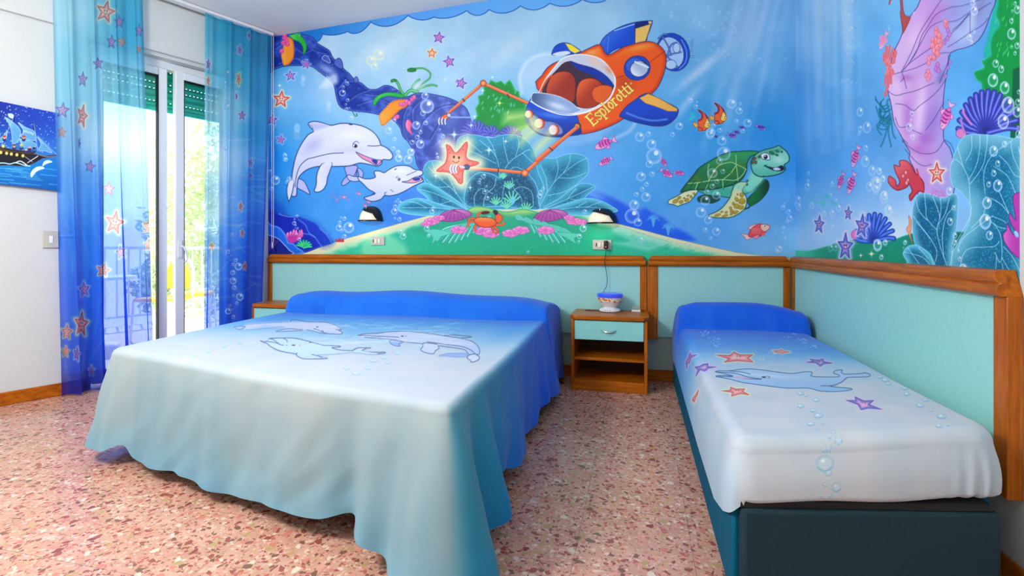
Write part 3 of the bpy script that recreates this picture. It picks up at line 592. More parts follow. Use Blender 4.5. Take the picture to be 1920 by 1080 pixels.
    for x, y in ((1030, 330), (1180, 320), (1070, 260), (900, 370), (1250, 250)): c.blur_spot(x, y, 50, 36, (90, 120, 40), .5)
    for P in ([(820, 405), (900, 400), (990, 385), (1100, 375), (1200, 380), (1260, 340), (1290, 290)], [(990, 250), (980, 320), (990, 385), (960, 455)], [(990, 385), (1060, 270), (1160, 235), (1210, 250), (1290, 290)], [(1210, 250), (1210, 175)], [(1210, 255), (1220, 320), (1225, 385)], [(1100, 378), (1105, 440)], [(1160, 330), (1100, 378)], [(900, 400), (880, 455)], [(1170, 320), (1210, 260)]): c.stroke(P, (190, 220, 150), 1.5, al=.9)
    for x in (850, 910, 970, 1040, 1120, 1190): c.stroke([(x+30, 385), (x, 420), (x-12, 455)], (15, 70, 55), 1.1)
    c.fill([(1270, 460), (1290, 400), (1340, 300), (1400, 340), (1440, 360), (1380, 430), (1330, 480)], G1, soft=5, al=.9)
    head = [(1330, 250), (1345, 200), (1385, 160), (1440, 135), (1500, 120), (1530, 110), (1555, 100), (1585, 120), (1620, 150), (1640, 190), (1635, 230), (1600, 255), (1610, 290), (1580, 320), (1520, 340), (1450, 350), (1400, 350), (1350, 320)]
    c.fill(head, G1, line=GD, lw=1.7, lit=(0, 1, G2, .6), n=3)
    c.fill([(1330, 240), (1350, 200), (1400, 170), (1450, 140), (1540, 120), (1580, 130), (1520, 160), (1440, 170), (1380, 210), (1350, 250)], (60, 140, 110), soft=6, al=.8)
    c.blur_spot(1560, 215, 50, 30, (215, 245, 225), .8)
    for x, y, rx, ry in ((1355, 205, 17, 12), (1368, 235, 12, 14), (1340, 235, 10, 14), (1400, 190, 12, 10)): c.ell(x, y, rx, ry, (115, 85, 55), line=GD, lw=.6, rot=-.5)
    for x, y, rx, ry in ((1500, 160, 22, 12), (1545, 145, 16, 9), (1540, 175, 14, 8), (1580, 150, 9, 7), (1300, 385, 8, 10), (1300, 415, 6, 10)): c.ell(x, y, rx, ry, (50, 120, 80), line=GD, lw=.5, rot=.4)
    c.fill([(1410, 180), (1430, 160), (1470, 165), (1485, 195), (1480, 215), (1430, 210)], (255, 255, 255), line=GD, lw=1); c.ell(1450, 192, 16, 18, (25, 25, 50), rot=.3); c.ell(1446, 184, 5, 5, (255, 255, 255))
    c.fill([(1440, 262), (1480, 272), (1530, 280), (1580, 262), (1600, 290), (1560, 306), (1510, 298), (1470, 280)], (40, 30, 70), line=GD, lw=1); c.fill([(1510, 285), (1550, 278), (1570, 295), (1530, 300)], (240, 240, 250)); c.stroke([(1435, 268), (1445, 258), (1458, 258)], GD, 1.2)
    c.stroke([(1350, 320), (1400, 350), (1440, 345)], GD, 1.2)
    # tropical fish, red fish
    c.F = FF
    for dx, dy, s_ in ((0, 0, 1), (310, -130, 1.0)):
        q = lambda P: [(x+dx, y+dy) for x, y in P]
        c.fill(q([(300, 500), (350, 510), (390, 550), (350, 600), (310, 560)]), (235, 175, 80), line=(120, 60, 40), lw=.7)
        c.fill(q([(390, 262), (450, 275), (530, 340), (580, 400), (610, 480), (630, 550), (590, 600), (520, 655), (400, 660), (395, 600), (395, 540), (390, 450), (440, 430), (455, 360)]), (235, 105, 45), line=(60, 20, 70), lw=1, glow=(225, 235, 250), gw=2.5)
        c.stroke(q([(400, 275), (470, 330), (470, 430), (410, 470)]), (110, 30, 100), 2.2); c.stroke(q([(530, 345), (570, 430), (520, 520)]), (110, 30, 100), 2.4); c.stroke(q([(400, 600), (460, 610), (480, 650)]), (150, 40, 80), 2)
        c.fill(q([(560, 430), (600, 480), (630, 550), (590, 600), (540, 600), (510, 560)]), (245, 205, 100), line=(120, 60, 40), lw=.6)
        c.ell(582+dx, 510+dy, 16, 22, (255, 255, 255)); c.ell(590+dx, 520+dy, 9, 12, (20, 20, 30)); c.ell(590+dx, 560+dy, 10, 7, (60, 15, 30))
    for x, y, L in ((1040, 750, 170), (1130, 690, 130), (1230, 600, 110)): fish(c, x, y, L, .3, (110, 80, 190), (40, 30, 130))
    fish(c, 1590, 600, 190, .35, (110, 90, 200), (40, 30, 130)); fish(c, 740, 770, 70, .3, (70, 70, 170), (30, 30, 110))
    for x, y in ((280, 340), (300, 400), (250, 440)): c.blur_spot(x, y, 45, 26, (60, 210, 190), .9)
    bubbles(c, [(1030, 150, 90), (1190, 150, 28), (1170, 280, 66), (1120, 480, 40), (1330, 510, 78), (250, 80, 46), (350, 200, 40), (630, 690, 90), (800, 650, 48), (690, 560, 40), (1240, 660, 44), (40, 570, 70), (370, 120, 20)], al=.6)
    c.F = F7
    for x, y, L, a in ((145, 85, 175, 2.75), (150, 228, 115, 2.65), (625, 235, 75, 1.0), (650, 325, 110, .55), (750, 322, 85, 0.1)): fish(c, x, y, L, a)
    c.fill([(1250, 812), (1300, 820), (1330, 800), (1340, 840), (1295, 862), (1280, 840)], (245, 205, 200), line=(170, 70, 80), lw=.7)
    c.fill([(1310, 760), (1370, 735), (1400, 735), (1340, 780)], (245, 205, 200), line=(170, 70, 80), lw=.7)
    c.fill([(1310, 830), (1330, 780), (1380, 740), (1440, 735), (1485, 755), (1450, 800), (1400, 835), (1340, 840)], (225, 75, 90), line=(150, 40, 60), lw=1, lit=(-1, -1, (240, 120, 120), .6))
    c.fill([(1410, 740), (1450, 738), (1485, 756), (1450, 795), (1415, 780)], (245, 195, 170), line=(150, 40, 60), lw=.6); c.ell(1440, 750, 10, 10, (255, 255, 255)); c.ell(1442, 751, 5, 6, (10, 10, 20))
    for k in range(6): c.stroke([(1335+k*13, 770), (1343+k*13, 790), (1337+k*13, 812)], (250, 165, 150), .9, al=.9)
    c.fill([(1350, 838), (1395, 822), (1380, 855)], (240, 150, 150), line=(170, 70, 80), lw=.6); c.ell(1432, 818, 14, 14, (235, 110, 110))
    bubbles(c, [(430, 30, 38), (500, 5, 22), (695, 8, 20), (525, 90, 40), (545, 185, 64), (507, 248, 30), (440, 350, 38), (530, 330, 22), (485, 412, 20), (450, 453, 20), (403, 495, 20), (480, 515, 38), (385, 580, 40), (368, 670, 60), (415, 720, 34), (440, 862, 22), (1110, 165, 56), (1075, 228, 26), (1020, 322, 40), (1103, 308, 20), (1055, 390, 19), (1018, 428, 22), (975, 475, 22), (1050, 500, 34), (960, 545, 40), (925, 640, 42), (985, 700, 34), (960, 782, 20), (1050, 795, 34), (1005, 850, 16), (1095, 60, 38), (1000, 10, 34), (1590, 600, 20), (1635, 635, 20), (1645, 688, 26), (1625, 715, 14), (1595, 762, 14), (1605, 850, 14), (1558, 935, 28), (1545, 955, 16), (1705, 570, 22), (1720, 520, 16), (1600, 570, 9), (1590, 800, 8)], al=.55)
    # big dolphin
    c.F = F3
    D1, D2, DS, DL_ = (228, 230, 246), (200, 205, 238), (175, 175, 230), (22, 60, 115)
    c.fill([(580, 1040), (640, 1045), (655, 1060), (640, 1130), (600, 1110)], DS, line=DL_, lw=1.3)
    c.F = F4
    c.fill([(290, 270), (340, 290), (370, 340), (398, 415), (340, 385), (290, 360), (262, 325), (258, 290)], (190, 195, 238), line=DL_, lw=1.4, n=3)
    c.fill([(720, 160), (830, 150), (825, 200), (800, 250), (760, 300), (705, 335), (690, 315), (705, 280), (735, 240)], DS, line=DL_, lw=1.3)
    c.F = F3
    body = [(300, 745), (330, 725), (380, 728), (430, 742), (470, 752), (540, 738), (620, 742), (700, 760), (770, 800), (810, 850), (828, 895), (860, 910), (900, 945), (912, 980), (890, 1002), (840, 1000), (830, 1030), (800, 1048), (740, 1035), (670, 1025), (600, 1045), (480, 1050), (370, 1050), (290, 1075), (235, 1125), (220, 1190), (215, 1260), (180, 1260), (180, 1200), (185, 1100), (210, 980), (250, 890), (300, 820), (338, 795)]
    c.fill(body, D1, line=DL_, lw=1.7, lit=(-.3, 1, D2, .7), n=3)
    c.blur_spot(330, 900, 90, 50, (180, 185, 232), .7, -.6); c.blur_spot(600, 930, 140, 26, (205, 210, 242), .7); c.blur_spot(620, 820, 130, 40, (245, 246, 252), .7)
    c.stroke([(555, 952), (480, 955), (420, 965), (340, 985), (290, 1000), (240, 1050), (215, 1120), (205, 1200)], DL_, 1.3)
    c.stroke([(730, 900), (780, 902), (826, 897)], DL_, 1.3)
    c.fill([(645, 945), (690, 965), (740, 985), (790, 1000), (830, 1005), (815, 1030), (790, 1040), (740, 1015), (690, 990)], (240, 150, 190), line=DL_, lw=1.2); c.fill([(760, 1000), (800, 1005), (795, 1035), (770, 1020)], (35, 60, 150))
    c.ell(638, 900, 17, 12, (255, 255, 255), line=(30, 40, 80), lw=.9, rot=.3); c.ell(643, 903, 9, 11, (20, 20, 50)); c.stroke([(625, 885), (645, 868), (668, 880)], DL_, 1); c.ell(607, 747, 14, 4, (40, 50, 90), rot=.2)
    c.stroke([(300, 745), (330, 762), (338, 795)], DL_, 1.4); c.fill([(305, 745), (350, 735), (430, 748), (440, 760), (345, 790), (335, 765)], (190, 195, 235), soft=3)
    c.F = F4
    c.fill([(600, 120), (585, 190), (560, 260), (550, 320), (520, 370), (480, 392), (445, 390), (440, 370), (455, 330), (460, 250), (475, 190), (515, 130)], D1, line=DL_, lw=1.6, n=3, lit=(1, 0, (205, 210, 240), .6)); c.fill([(530, 100), (605, 95), (592, 140), (520, 150)], D1, soft=5)
    c.fill([(210, 290), (190, 340), (186, 400), (200, 470), (208, 472), (232, 410), (245, 350), (250, 290)], D1, line=DL_, lw=1.5, n=3); c.fill([(212, 280), (250, 280), (248, 310), (212, 310)], D1, soft=4)
    # small dolphin
    c.fill([(835, 175), (870, 185), (890, 220), (880, 260), (850, 265), (845, 220)], DS, line=DL_, lw=1.2)
    c.fill([(850, 255), (800, 250), (760, 235), (740, 245), (750, 275), (790, 295), (850, 290)], D2, line=DL_, lw=1.3, n=3)
    small = [(840, 250), (900, 270), (960, 270), (1000, 255), (990, 215), (1000, 200), (1040, 200), (1080, 215), (1120, 190), (1180, 158), (1240, 148), (1310, 155), (1360, 185), (1400, 190), (1432, 200), (1435, 230), (1400, 250), (1430, 265), (1440, 295), (1400, 315), (1340, 345), (1270, 385), (1200, 415), (1130, 428), (1085, 425), (1050, 460), (980, 480), (920, 465), (897, 445), (940, 430), (1000, 405), (940, 370), (880, 310), (850, 285)]
    c.fill(small, D1, line=DL_, lw=1.6, n=3, lit=(-.3, 1, D2, .8)); c.blur_spot(1230, 200, 80, 30, (245, 246, 252), .7)
    c.stroke([(1090, 425), (1085, 405), (1100, 395)], DL_, 1.2); c.stroke([(1000, 405), (970, 410)], DL_, 1.3); c.stroke([(1290, 240), (1330, 220), (1380, 200)], DL_, 1)
    c.fill([(1245, 300), (1300, 290), (1350, 262), (1400, 250), (1430, 280), (1390, 300), (1330, 310)], (240, 160, 190), line=DL_, lw=1.1); c.fill([(1340, 270), (1400, 258), (1410, 280), (1370, 290)], (35, 60, 150))
    c.ell(1217, 275, 11, 13, (255, 255, 255), line=(30, 40, 80), lw=.8); c.ell(1219, 277, 6, 9, (15, 15, 45)); c.stroke([(1190, 262), (1205, 250)], DL_, 1)
    c.ell(1185, 183, 12, 4, (40, 50, 90), rot=-.5); c.stroke([(1140, 372), (1165, 390)], DL_, 1)
    c.spark(95*F4[2]/F3[2], 0, 1)
    c.F = F3
    c.spark(93, 465, 36, al=.6); c.spark(1290, 420, 40, al=.4)
    c.F = F0
    for x, y, r, k in ((865, 156, 11, 'purple'),): c.star(x, y, r, .3, k)
    for k in range(40): c.spark(560+nrs.rand()*330, 80+nrs.rand()*90, 3+3*nrs.rand(), al=.25)
    for k in range(90):
        x = 1360+nrs.randn()*50; c.bubble(x, nrs.rand()*120, 1+2.2*nrs.rand(), al=.35)
    np.clip(c.rgb, 0, 255, out=c.rgb)
    return c

def letters(c, text, a, b):
    """yellow slab lettering climbing from a to b (current frame)"""
    G = {'E': [([(0, 0), (0, 1)], 1.3), ([(-.12, 0), (.55, 0)], 1), ([(0, .5), (.4, .5)], 1), ([(-.12, 1), (.55, 1)], 1), ([(.55, 0), (.55, .2)], .7), ([(.55, 1), (.55, .8)], .7)],
         's': [([(.42, .55), (.2, .68), (.02, .55), (.2, .36), (.42, .2), (.22, .0), (0, .12)], 1)],
         'p': [([(.05, .66), (.05, -.32)], 1.2), ([(-.08, -.32), (.2, -.32)], .8), ([(-.08, .66), (.05, .66)], .8), ([(.05, .5), (.28, .68), (.48, .34), (.28, 0), (.05, .14)], 1)],
         'l': [([(.08, 1.02), (.08, 0)], 1.3), ([(-.07, 0), (.23, 0)], .8), ([(-.07, 1.0), (.08, 1.0)], .8)],
         'o': [([(.24, .67), (.03, .34), (.24, 0), (.45, .34), (.24, .67), (.03, .34)], 1.1)],
         'r': [([(.05, .66), (.05, 0)], 1.2), ([(-.08, 0), (.2, 0)], .8), ([(-.08, .66), (.05, .66)], .8), ([(.05, .45), (.2, .64), (.36, .6)], 1.1)],
         't': [([(.12, .95), (.12, .12), (.22, 0), (.34, .06)], 1.2), ([(-.06, .66), (.34, .66)], .8)],
         'i': [([(.08, .66), (.08, 0)], 1.3), ([(-.07, 0), (.23, 0)], .8), ([(-.07, .66), (.08, .66)], .8), ([(.08, .94), (.08, .97)], 1.4)]}
    adv = {'E': .75, 's': .58, 'p': .66, 'l': .38, 'o': .62, 'r': .52, 't': .5, 'i': .4}
    a = np.array(a, float); b = np.array(b, float)
    tot = sum(adv[ch] for ch in text); L = np.linalg.norm(b-a); d = (b-a)/L; k = L/tot
    up = np.array([d[1], -d[0]]); h = k*1.18
    x = 0
    for i, ch in enumerate(text):
        hh = h*(1-.012*i)
        for P, w_ in G[ch]:
            Q = [tuple(a+d*(x+p[0])*k+up*p[1]*hh) for p in P]
            c.stroke(Q, (130, 60, 30), 3.6*w_, smooth=len(P) > 2, al=.55); 
        for P, w_ in G[ch]:
            Q = [tuple(a+d*(x+p[0])*k+up*p[1]*hh) for p in P]
            c.stroke(Q, (242, 232, 120), 2.5*w_, smooth=len(P) > 2)
        x += adv[ch]

def paint_right(S):
    c = Canvas(1462, -62, 1925, 545, S)
    c.gradient([(1480, 20, (120, 165, 222)), (1480, 200, (90, 145, 220)), (1490, 320, (60, 120, 215)), (1490, 400, (110, 160, 225)), (1490, 450, (175, 200, 235)), (1520, 60, (150, 185, 230)), (1540, 20, (170, 200, 235)), (1580, 60, (140, 180, 230)),
        (1520, 200, (110, 155, 225)), (1600, 150, (110, 160, 226)), (1630, 60, (115, 165, 230)), (1640, 260, (105, 150, 225)), (1560, 300, (90, 140, 222)), (1600, 330, (105, 150, 226)), (1640, 360, (150, 180, 235)), (1560, 380, (140, 175, 232)),
        (1540, 430, (185, 205, 240)), (1620, 430, (210, 218, 245)), (1680, 440, (215, 222, 248)), (1800, 180, (110, 160, 228)), (1830, 150, (100, 150, 222)), (1780, 260, (115, 160, 230)), (1880, 100, (90, 140, 210)), (1700, -60, (150, 190, 235)), (1500, -60, (165, 200, 236)), (1900, -60, (90, 160, 200))])
    c.mottle(40, 12, 13); azure(c)
    for k in range(24):
        x = 1475+nrs.rand()*150; l = 100+nrs.rand()*260
        c.stroke([(x, -60), (x+8*nrs.rand(), -60+l)], (228, 238, 250), 4+5*nrs.rand(), smooth=False, al=.16, soft=10)
    # ground
    c.F = F8
    def gc(X, Y, d):
        t = sst(1490, 1560, X)[..., None]; u = sst(1680, 1760, X)[..., None]
        return (np.array([70, 195, 160])*(1-t)+np.array([15, 140, 110])*t)*(1-u)+np.array([10, 100, 95])*u
    c.fill([(-40, 945), (60, 940), (130, 925), (200, 905), (280, 895), (360, 905), (440, 880), (500, 870), (700, 870), (900, 900), (900, 1100), (-40, 1100)], gc, rim=(80, 200, 165), rimw=3)
    # green weed wall, right
    c.F = RA
    c.fill([(870, -240), (860, 30), (870, 100), (900, 180), (850, 230), (820, 300), (830, 380), (800, 430), (770, 440), (790, 490), (720, 520), (740, 580), (770, 600), (780, 650), (830, 670), (880, 720), (1000, 900), (1100, 1100), (1100, -240)], (0, 140, 60), line=(60, 190, 150), lw=1.2, rim=(20, 160, 90), rimw=7, n=3)
    c.fill([(860, 0), (900, 10), (880, 120), (900, 190), (860, 250), (840, 330), (845, 400), (800, 420), (790, 390), (810, 300), (830, 200), (850, 110)], (30, 170, 150), soft=2)
    c.fill([(1000, 500), (1060, 480), (1070, 1010), (980, 1000), (990, 800)], (0, 90, 55), smooth=False)
    for k in range(20): c.ell(870+nrs.rand()*150, nrs.rand()*420, 4, 18, (120, 220, 130), rot=.25, al=.5)
    # purple ribbon creature (cloth-like rock) of the right wall
    W1, W2, WD = (225, 185, 232), (190, 140, 210), (50, 40, 120)
    c.fill([(330, -240), (330, 0), (250, 130), (180, 290), (130, 400), (110, 520), (95, 620), (100, 680), (120, 760), (140, 880), (180, 960), (220, 1040), (255, 1100), (250, 1150), (300, 1260), (330, 1440), (560, 1440), (560, 1120), (500, 1010), (500, 900), (495, 750), (510, 600), (530, 480), (550, 380), (700, 330), (780, 250), (840, 100), (880, -20), (880, -240)],
        lambda X, Y, d: np.stack([np.interp(X, [1670, 1740, 1800, 1870], [226, 196, 150, 130]), np.interp(X, [1670, 1740, 1800, 1870], [190, 150, 165, 150]), np.interp(X, [1670, 1740, 1800, 1870], [232, 216, 220, 205])], -1), line=WD, lw=1.4, n=3)
    for x, y, rx, ry, cl, ro in ((300, 250, 60, 180, (235, 205, 238), .5), (430, 120, 60, 140, (190, 125, 200), .7), (230, 560, 60, 30, (180, 110, 190), 0), (240, 850, 40, 150, (190, 120, 205), 0), (330, 800, 40, 260, (238, 215, 240), .1), (420, 880, 60, 160, (150, 120, 205), .2), (160, 640, 40, 60, (235, 200, 235), 0), (700, 160, 40, 120, (205, 215, 235), .3), (620, 250, 60, 60, (175, 195, 230), 0), (760, 60, 40, 110, (120, 125, 180), .3), (320, 1080, 70, 50, (185, 110, 200), .2), (170, 850, 26, 90, (232, 195, 232), 0), (360, 1000, 60, 50, (170, 100, 195), 0), (480, 560, 30, 60, (110, 115, 180), .4), (450, 300, 50, 90, (205, 160, 220), .2), (560, 90, 60, 80, (150, 145, 205), .6)):
        c.blur_spot(x, y, rx, ry, cl, .75, ro)
    for P in ([(480, 0), (400, 120), (330, 230), (270, 370), (215, 480), (190, 520)], [(560, 50), (450, 100), (380, 200), (340, 260), (300, 380), (215, 500)], [(490, 150), (400, 200), (330, 320), (260, 440)], [(560, 50), (640, 40), (760, 0)], [(500, 160), (600, 145), (720, 60)], [(560, 220), (620, 170), (680, 100)], [(500, 290), (600, 200), (660, 130), (700, 90)], [(530, 340), (580, 310), (700, 230), (780, 180), (820, 130)], [(120, 540), (200, 520), (300, 490), (400, 440), (460, 390), (540, 380)], [(410, 345), (330, 400), (250, 460), (200, 520), (210, 560), (190, 590)], [(100, 660), (150, 690), (220, 675), (300, 655), (380, 620), (430, 600)], [(150, 750), (220, 760), (280, 800), (330, 760), (400, 710), (470, 640), (520, 560)], [(280, 800), (270, 830)], [(150, 850), (180, 920), (250, 910)], [(270, 940), (340, 970)], [(370, 940), (430, 860), (500, 740)], [(200, 1020), (260, 1070), (340, 1110), (440, 1100), (500, 1020)], [(500, 1010), (550, 1040), (575, 1100)], [(220, 1080), (300, 1170), (360, 1200), (410, 1190)], [(210, 560), (230, 640)], [(550, 400), (510, 500), (470, 600)], [(740, 80), (840, 20)], [(690, 100), (690, 240)], [(200, 1000), (240, 1040)]):
        c.stroke(P, WD, 1.1, al=.85)
    # growths on it
    for x, y, r in ((440, 300, 30), (470, 300, 26), (420, 330, 24), (450, 240, 26), (470, 260, 22), (435, 370, 26), (455, 345, 26), (430, 420, 20), (455, 390, 22), (420, 290, 18), (475, 330, 18), (515, 160, 20), (520, 190, 16), (510, 180, 12), (445, 210, 16)): c.ell(x, y, r*.75, r, (240, 130, 145), line=(190, 70, 100), lw=.6, lit=(-1, -1, (252, 190, 190), .8))
    for x, y, r in ((385, 520, 14), (375, 545, 14), (395, 550, 14), (385, 570, 12), (393, 425, 14), (390, 455, 12), (405, 410, 10)): c.ell(x, y, r, r*1.5, (240, 150, 175), line=(190, 80, 120), lw=.6)
    for x, y, r in ((455, 470, 14), (445, 500, 14), (462, 510, 14), (530, 220, 13), (540, 250, 13), (525, 280, 12), (545, 450, 10), (530, 490, 10), (515, 550, 10), (505, 310, 10)): c.ell(x, y, r, r*1.5, (195, 125, 205), line=(120, 60, 150), lw=.6)
    for a in np.linspace(-2.6, 2.0, 9): c.stroke([(95, 480), (95+30*math.cos(a), 480+70*math.sin(a)), (98+42*math.cos(a+.2), 480+150*math.sin(a+.1))], (240, 110, 120), 4.5); c.stroke([(95, 480), (95+28*math.cos(a), 480+60*math.sin(a))], (255, 170, 165), 1.6)
    c.stroke([(110, 520), (100, 600), (75, 690)], (240, 110, 120), 5)
    for x, y in ((135, 370), (145, 400), (125, 400), (140, 430), (150, 385)): c.ell(x, y, 10, 24, (240, 125, 130), line=(190, 60, 80), lw=.5)
    # weed with curled strands, red coral, brown branch
    for k in range(13):
        x = 95+nrs.rand()*25; y = 740+nrs.rand()*190
        c.stroke([(x, y), (x-30, y+20), (x-55-30*nrs.rand(), y+5-20*nrs.rand()), (x-80*nrs.rand()-20, y-50)], (20, 110, 140), 2.0); 
    for P in ([(110, 720), (90, 730), (100, 790), (120, 860), (130, 960), (150, 1000)], [(110, 880), (100, 960), (120, 1060)], [(100, 900), (70, 1000), (45, 1060)], [(60, 880), (20, 930), (50, 975)], [(10, 770), (40, 860), (90, 890)]): c.stroke(P, (15, 85, 120), 2.6); c.stroke(P, (60, 170, 190), 1)
    c.fill([(180, -60), (190, 60), (185, 100), (200, 200), (205, 240), (255, 140), (250, 120), (220, 110), (205, 60), (195, -60)], (185, 75, 70), line=(110, 35, 45), lw=1, n=3); c.stroke([(105, 30), (115, 0), (150, -40)], (185, 75, 70), 3)
    c.F = RB
    c.fill([(100, 320), (105, 270), (150, 300), (160, 340), (180, 310), (150, 240), (140, 190), (180, 200), (180, 160), (230, 160), (270, 200), (290, 240), (320, 270), (355, 320), (355, 390), (330, 380), (300, 400), (260, 450), (250, 410), (270, 380), (250, 330), (235, 350), (190, 370), (150, 370)], (205, 60, 75), line=(110, 20, 40), lw=1.2, n=3, lit=(-1, -1, (240, 120, 120), .7), rim=(170, 40, 60), rimw=4)
    for x, y in ((225, 245), (205, 270), (240, 300), (230, 320)): c.ell(x, y, 12, 16, (245, 150, 150), line=(120, 20, 40), lw=.7)
    c.stroke([(305, 220), (325, 290), (350, 370)], (205, 60, 75), 3)
    c.fill([(245, 555), (265, 600), (260, 700), (275, 760), (250, 700), (230, 650), (250, 620)], (240, 170, 120), line=(200, 70, 60), lw=.8)
    # blue fans
    for cx, cy, R, n_, F_, c1, c2 in ((0, 740, 155, 11, RB, (40, 80, 195), (90, 140, 235)), (820, 960, 240, 15, RA, (60, 65, 180), (125, 140, 230))):
        c.F = F_
        for k in range(n_):
            a = -math.pi*.97+k*math.pi*.94/(n_-1)
            P = [(cx, cy), (cx+R*.55*math.cos(a-.1), cy+R*.7*math.sin(a-.1)), (cx+R*.9*math.cos(a), cy+R*1.25*math.sin(a))]
            c.stroke(P, (35, 35, 120), 11 if R > 200 else 9); c.stroke(P, c1, 8.5 if R > 200 else 7); c.stroke(P, c2, 2.6)
    c.F = RA
    c.ell(625, 965, 38, 34, (215, 130, 190), line=(120, 60, 140)); c.stroke([(650, 960), (630, 900), (625, 860)], (180, 120, 200), 4); c.stroke([(700, 900), (650, 830), (640, 790)], (200, 130, 200), 4)
    c.F = F8
    c.ell(243, 880, 12, 18, (220, 110, 180)); 
    # leaf corals of the right
    V = (190, 232, 245)
    c.F = RB
    A = [(600, 60), (640, -10), (690, -30), (760, -30), (900, -20), (1010, 0), (1100, 0), (1100, 1120), (540, 960), (600, 760), (680, 620), (690, 480), (620, 380), (560, 330), (550, 200)]
    leafcoral(c, A, (112, 178, 202), V, [[(690, 480), (680, 300), (640, 200), (600, 60)], [(680, 300), (740, 180), (760, 60), (760, -30)], [(700, 480), (690, 560), (640, 660), (560, 800)], [(640, 200), (590, 150), (560, 170)], [(690, 330), (780, 200), (810, 60), (815, -30)], [(660, 160), (700, 80), (700, -20)], [(800, 400), (790, 250), (850, 120), (1000, 10)], [(900, 120), (960, 180), (1010, 260), (1060, 280)], [(860, 200), (960, 270), (1020, 400)], [(985, 20), (1000, 120), (1060, 260)], [(1040, 60), (1055, 130)], [(840, 430), (920, 480), (980, 560)], [(900, 380), (930, 450), (975, 550)], [(1020, 400), (1060, 470)], [(620, 930), (640, 840), (700, 790), (860, 780), (900, 740)], [(600, 800), (640, 720), (740, 640), (850, 560)], [(850, 560), (940, 600), (960, 640)], [(860, 610), (910, 700), (920, 860), (900, 890), (870, 820)], [(930, 780), (1000, 860), (1060, 980)], [(920, 860), (1000, 1000)], [(880, 860), (870, 960), (820, 950)], [(920, 900), (940, 990)], [(840, 600), (900, 640), (960, 650)], [(800, 500), (780, 560), (700, 650)]], nsp=2600, seed=21, dark=(12, 100, 140), rimw=52)
    B = [(270, 580), (280, 480), (310, 410), (350, 395), (430, 410), (500, 430), (560, 400), (600, 420), (600, 540), (590, 650), (560, 780), (540, 960), (380, 930), (300, 780), (280, 700)]
    leafcoral(c, B, (104, 172, 198), V, [[(540, 960), (480, 800), (450, 660), (470, 560), (420, 420)], [(450, 660), (380, 580), (370, 500), (360, 400)], [(460, 620), (510, 540), (540, 430)], [(470, 580), (480, 500), (475, 430)], [(500, 860), (490, 700), (520, 560), (590, 480)], [(430, 910), (450, 820), (400, 720), (300, 600)], [(400, 720), (340, 640), (280, 560)], [(380, 590), (320, 520), (300, 440)], [(540, 940), (580, 740)]], nsp=700, seed=22, dark=(12, 95, 135), rimw=16)
    C_ = [(205, 830), (240, 780), (300, 770), (360, 800), (410, 850), (430, 960), (260, 930), (230, 880)]
    leafcoral(c, C_, (100, 190, 215), V, [[(420, 950), (350, 860), (210, 820)], [(340, 930), (290, 860), (240, 790)], [(390, 870), (320, 790)]], nsp=120, seed=23)
    c.star(450, 250, 78, 0, 'red', sx=.75)
    for k in range(40): c.ell(400+nrs.rand()*110, 375+nrs.rand()*45, 4, 5, (200, 120, 190))
    c.fill([(1065, 390), (1010, 400), (1000, 450), (1010, 520), (1020, 590), (975, 540), (975, 580), (1000, 640), (1040, 700), (1000, 690), (955, 610), (955, 660), (930, 690), (940, 750), (1000, 830), (1065, 880), (1100, 900), (1100, 390)], (175, 60, 165), line=(90, 20, 110), lw=1.2, n=3, lit=(-1, 0, (225, 130, 205), .6))
    c.stroke([(1062, 380), (1062, 440)], (210, 90, 180), 4)
    c.ell(1025, 690, 14, 26, (150, 200, 235), rot=-.5)
    bubbles(c, [(860, 90, 40), (940, 40, 24), (890, 180, 24), (862, 250, 24), (890, 340, 44), (825, 330, 22), (812, 465, 44), (800, 600, 56), (830, 700, 34), (545, 600, 28), (540, 380, 30), (580, 700, 22), (580, 750, 22), (605, 810, 12), (615, 870, 18), (570, 500, 20), (640, 950, 46), (22, 770, 40), (75, 750, 20), (222, 750, 16), (48, 855, 18), (208, 790, 8), (70, 410, 34), (15, 320, 40), (32, 235, 26), (62, 290, 22), (100, 520, 40)], al=.75, sq=.75)
    c.F = RA
    bubbles(c, [(855, 580, 50), (875, 460, 30), (915, 500, 28), (940, 635, 46), (965, 760, 62), (930, 880, 54), (1030, 810, 40), (1035, 740, 26), (1042, 665, 18), (990, 245, 42), (990, 150, 20), (1030, 330, 24), (1015, 385, 16), (992, 340, 12), (1030, 70, 30), (1015, 25, 16), (995, 80, 12), (720, 80, 34), (710, 20, 24), (685, 270, 26), (700, 305, 16), (720, 230, 12), (250, 920, 32), (270, 820, 20), (262, 870, 12), (275, 990, 22), (260, 985, 12), (1040, 970, 30), (1035, 920, 12), (280, 95, 10), (105, 210, 9), (100, 190, 7)], al=.75, sq=.75)
    fish(c, 518, 845, 200, 2.0, sx=.85); fish(c, 62, 295, 130, 2.05, (245, 165, 200), (230, 120, 170), sx=.85)
    c.F = F8
    for x, y, L in ((247, 590, 84), (193, 680, 64), (232, 690, 84)): fish(c, x, y, L, 2.0, sx=.7)
    for x, y, r, a in ((112, 842, 36, .1), (221, 800, 28, .1), (272, 848, 46, .15), (210, 925, 52, .05)): c.star(x, y, r, a, 'blue', sx=.55)
    for x, y, r in ((308, 952, 26), (268, 958, 16)): c.spark(x, y, r, (235, 245, 190))
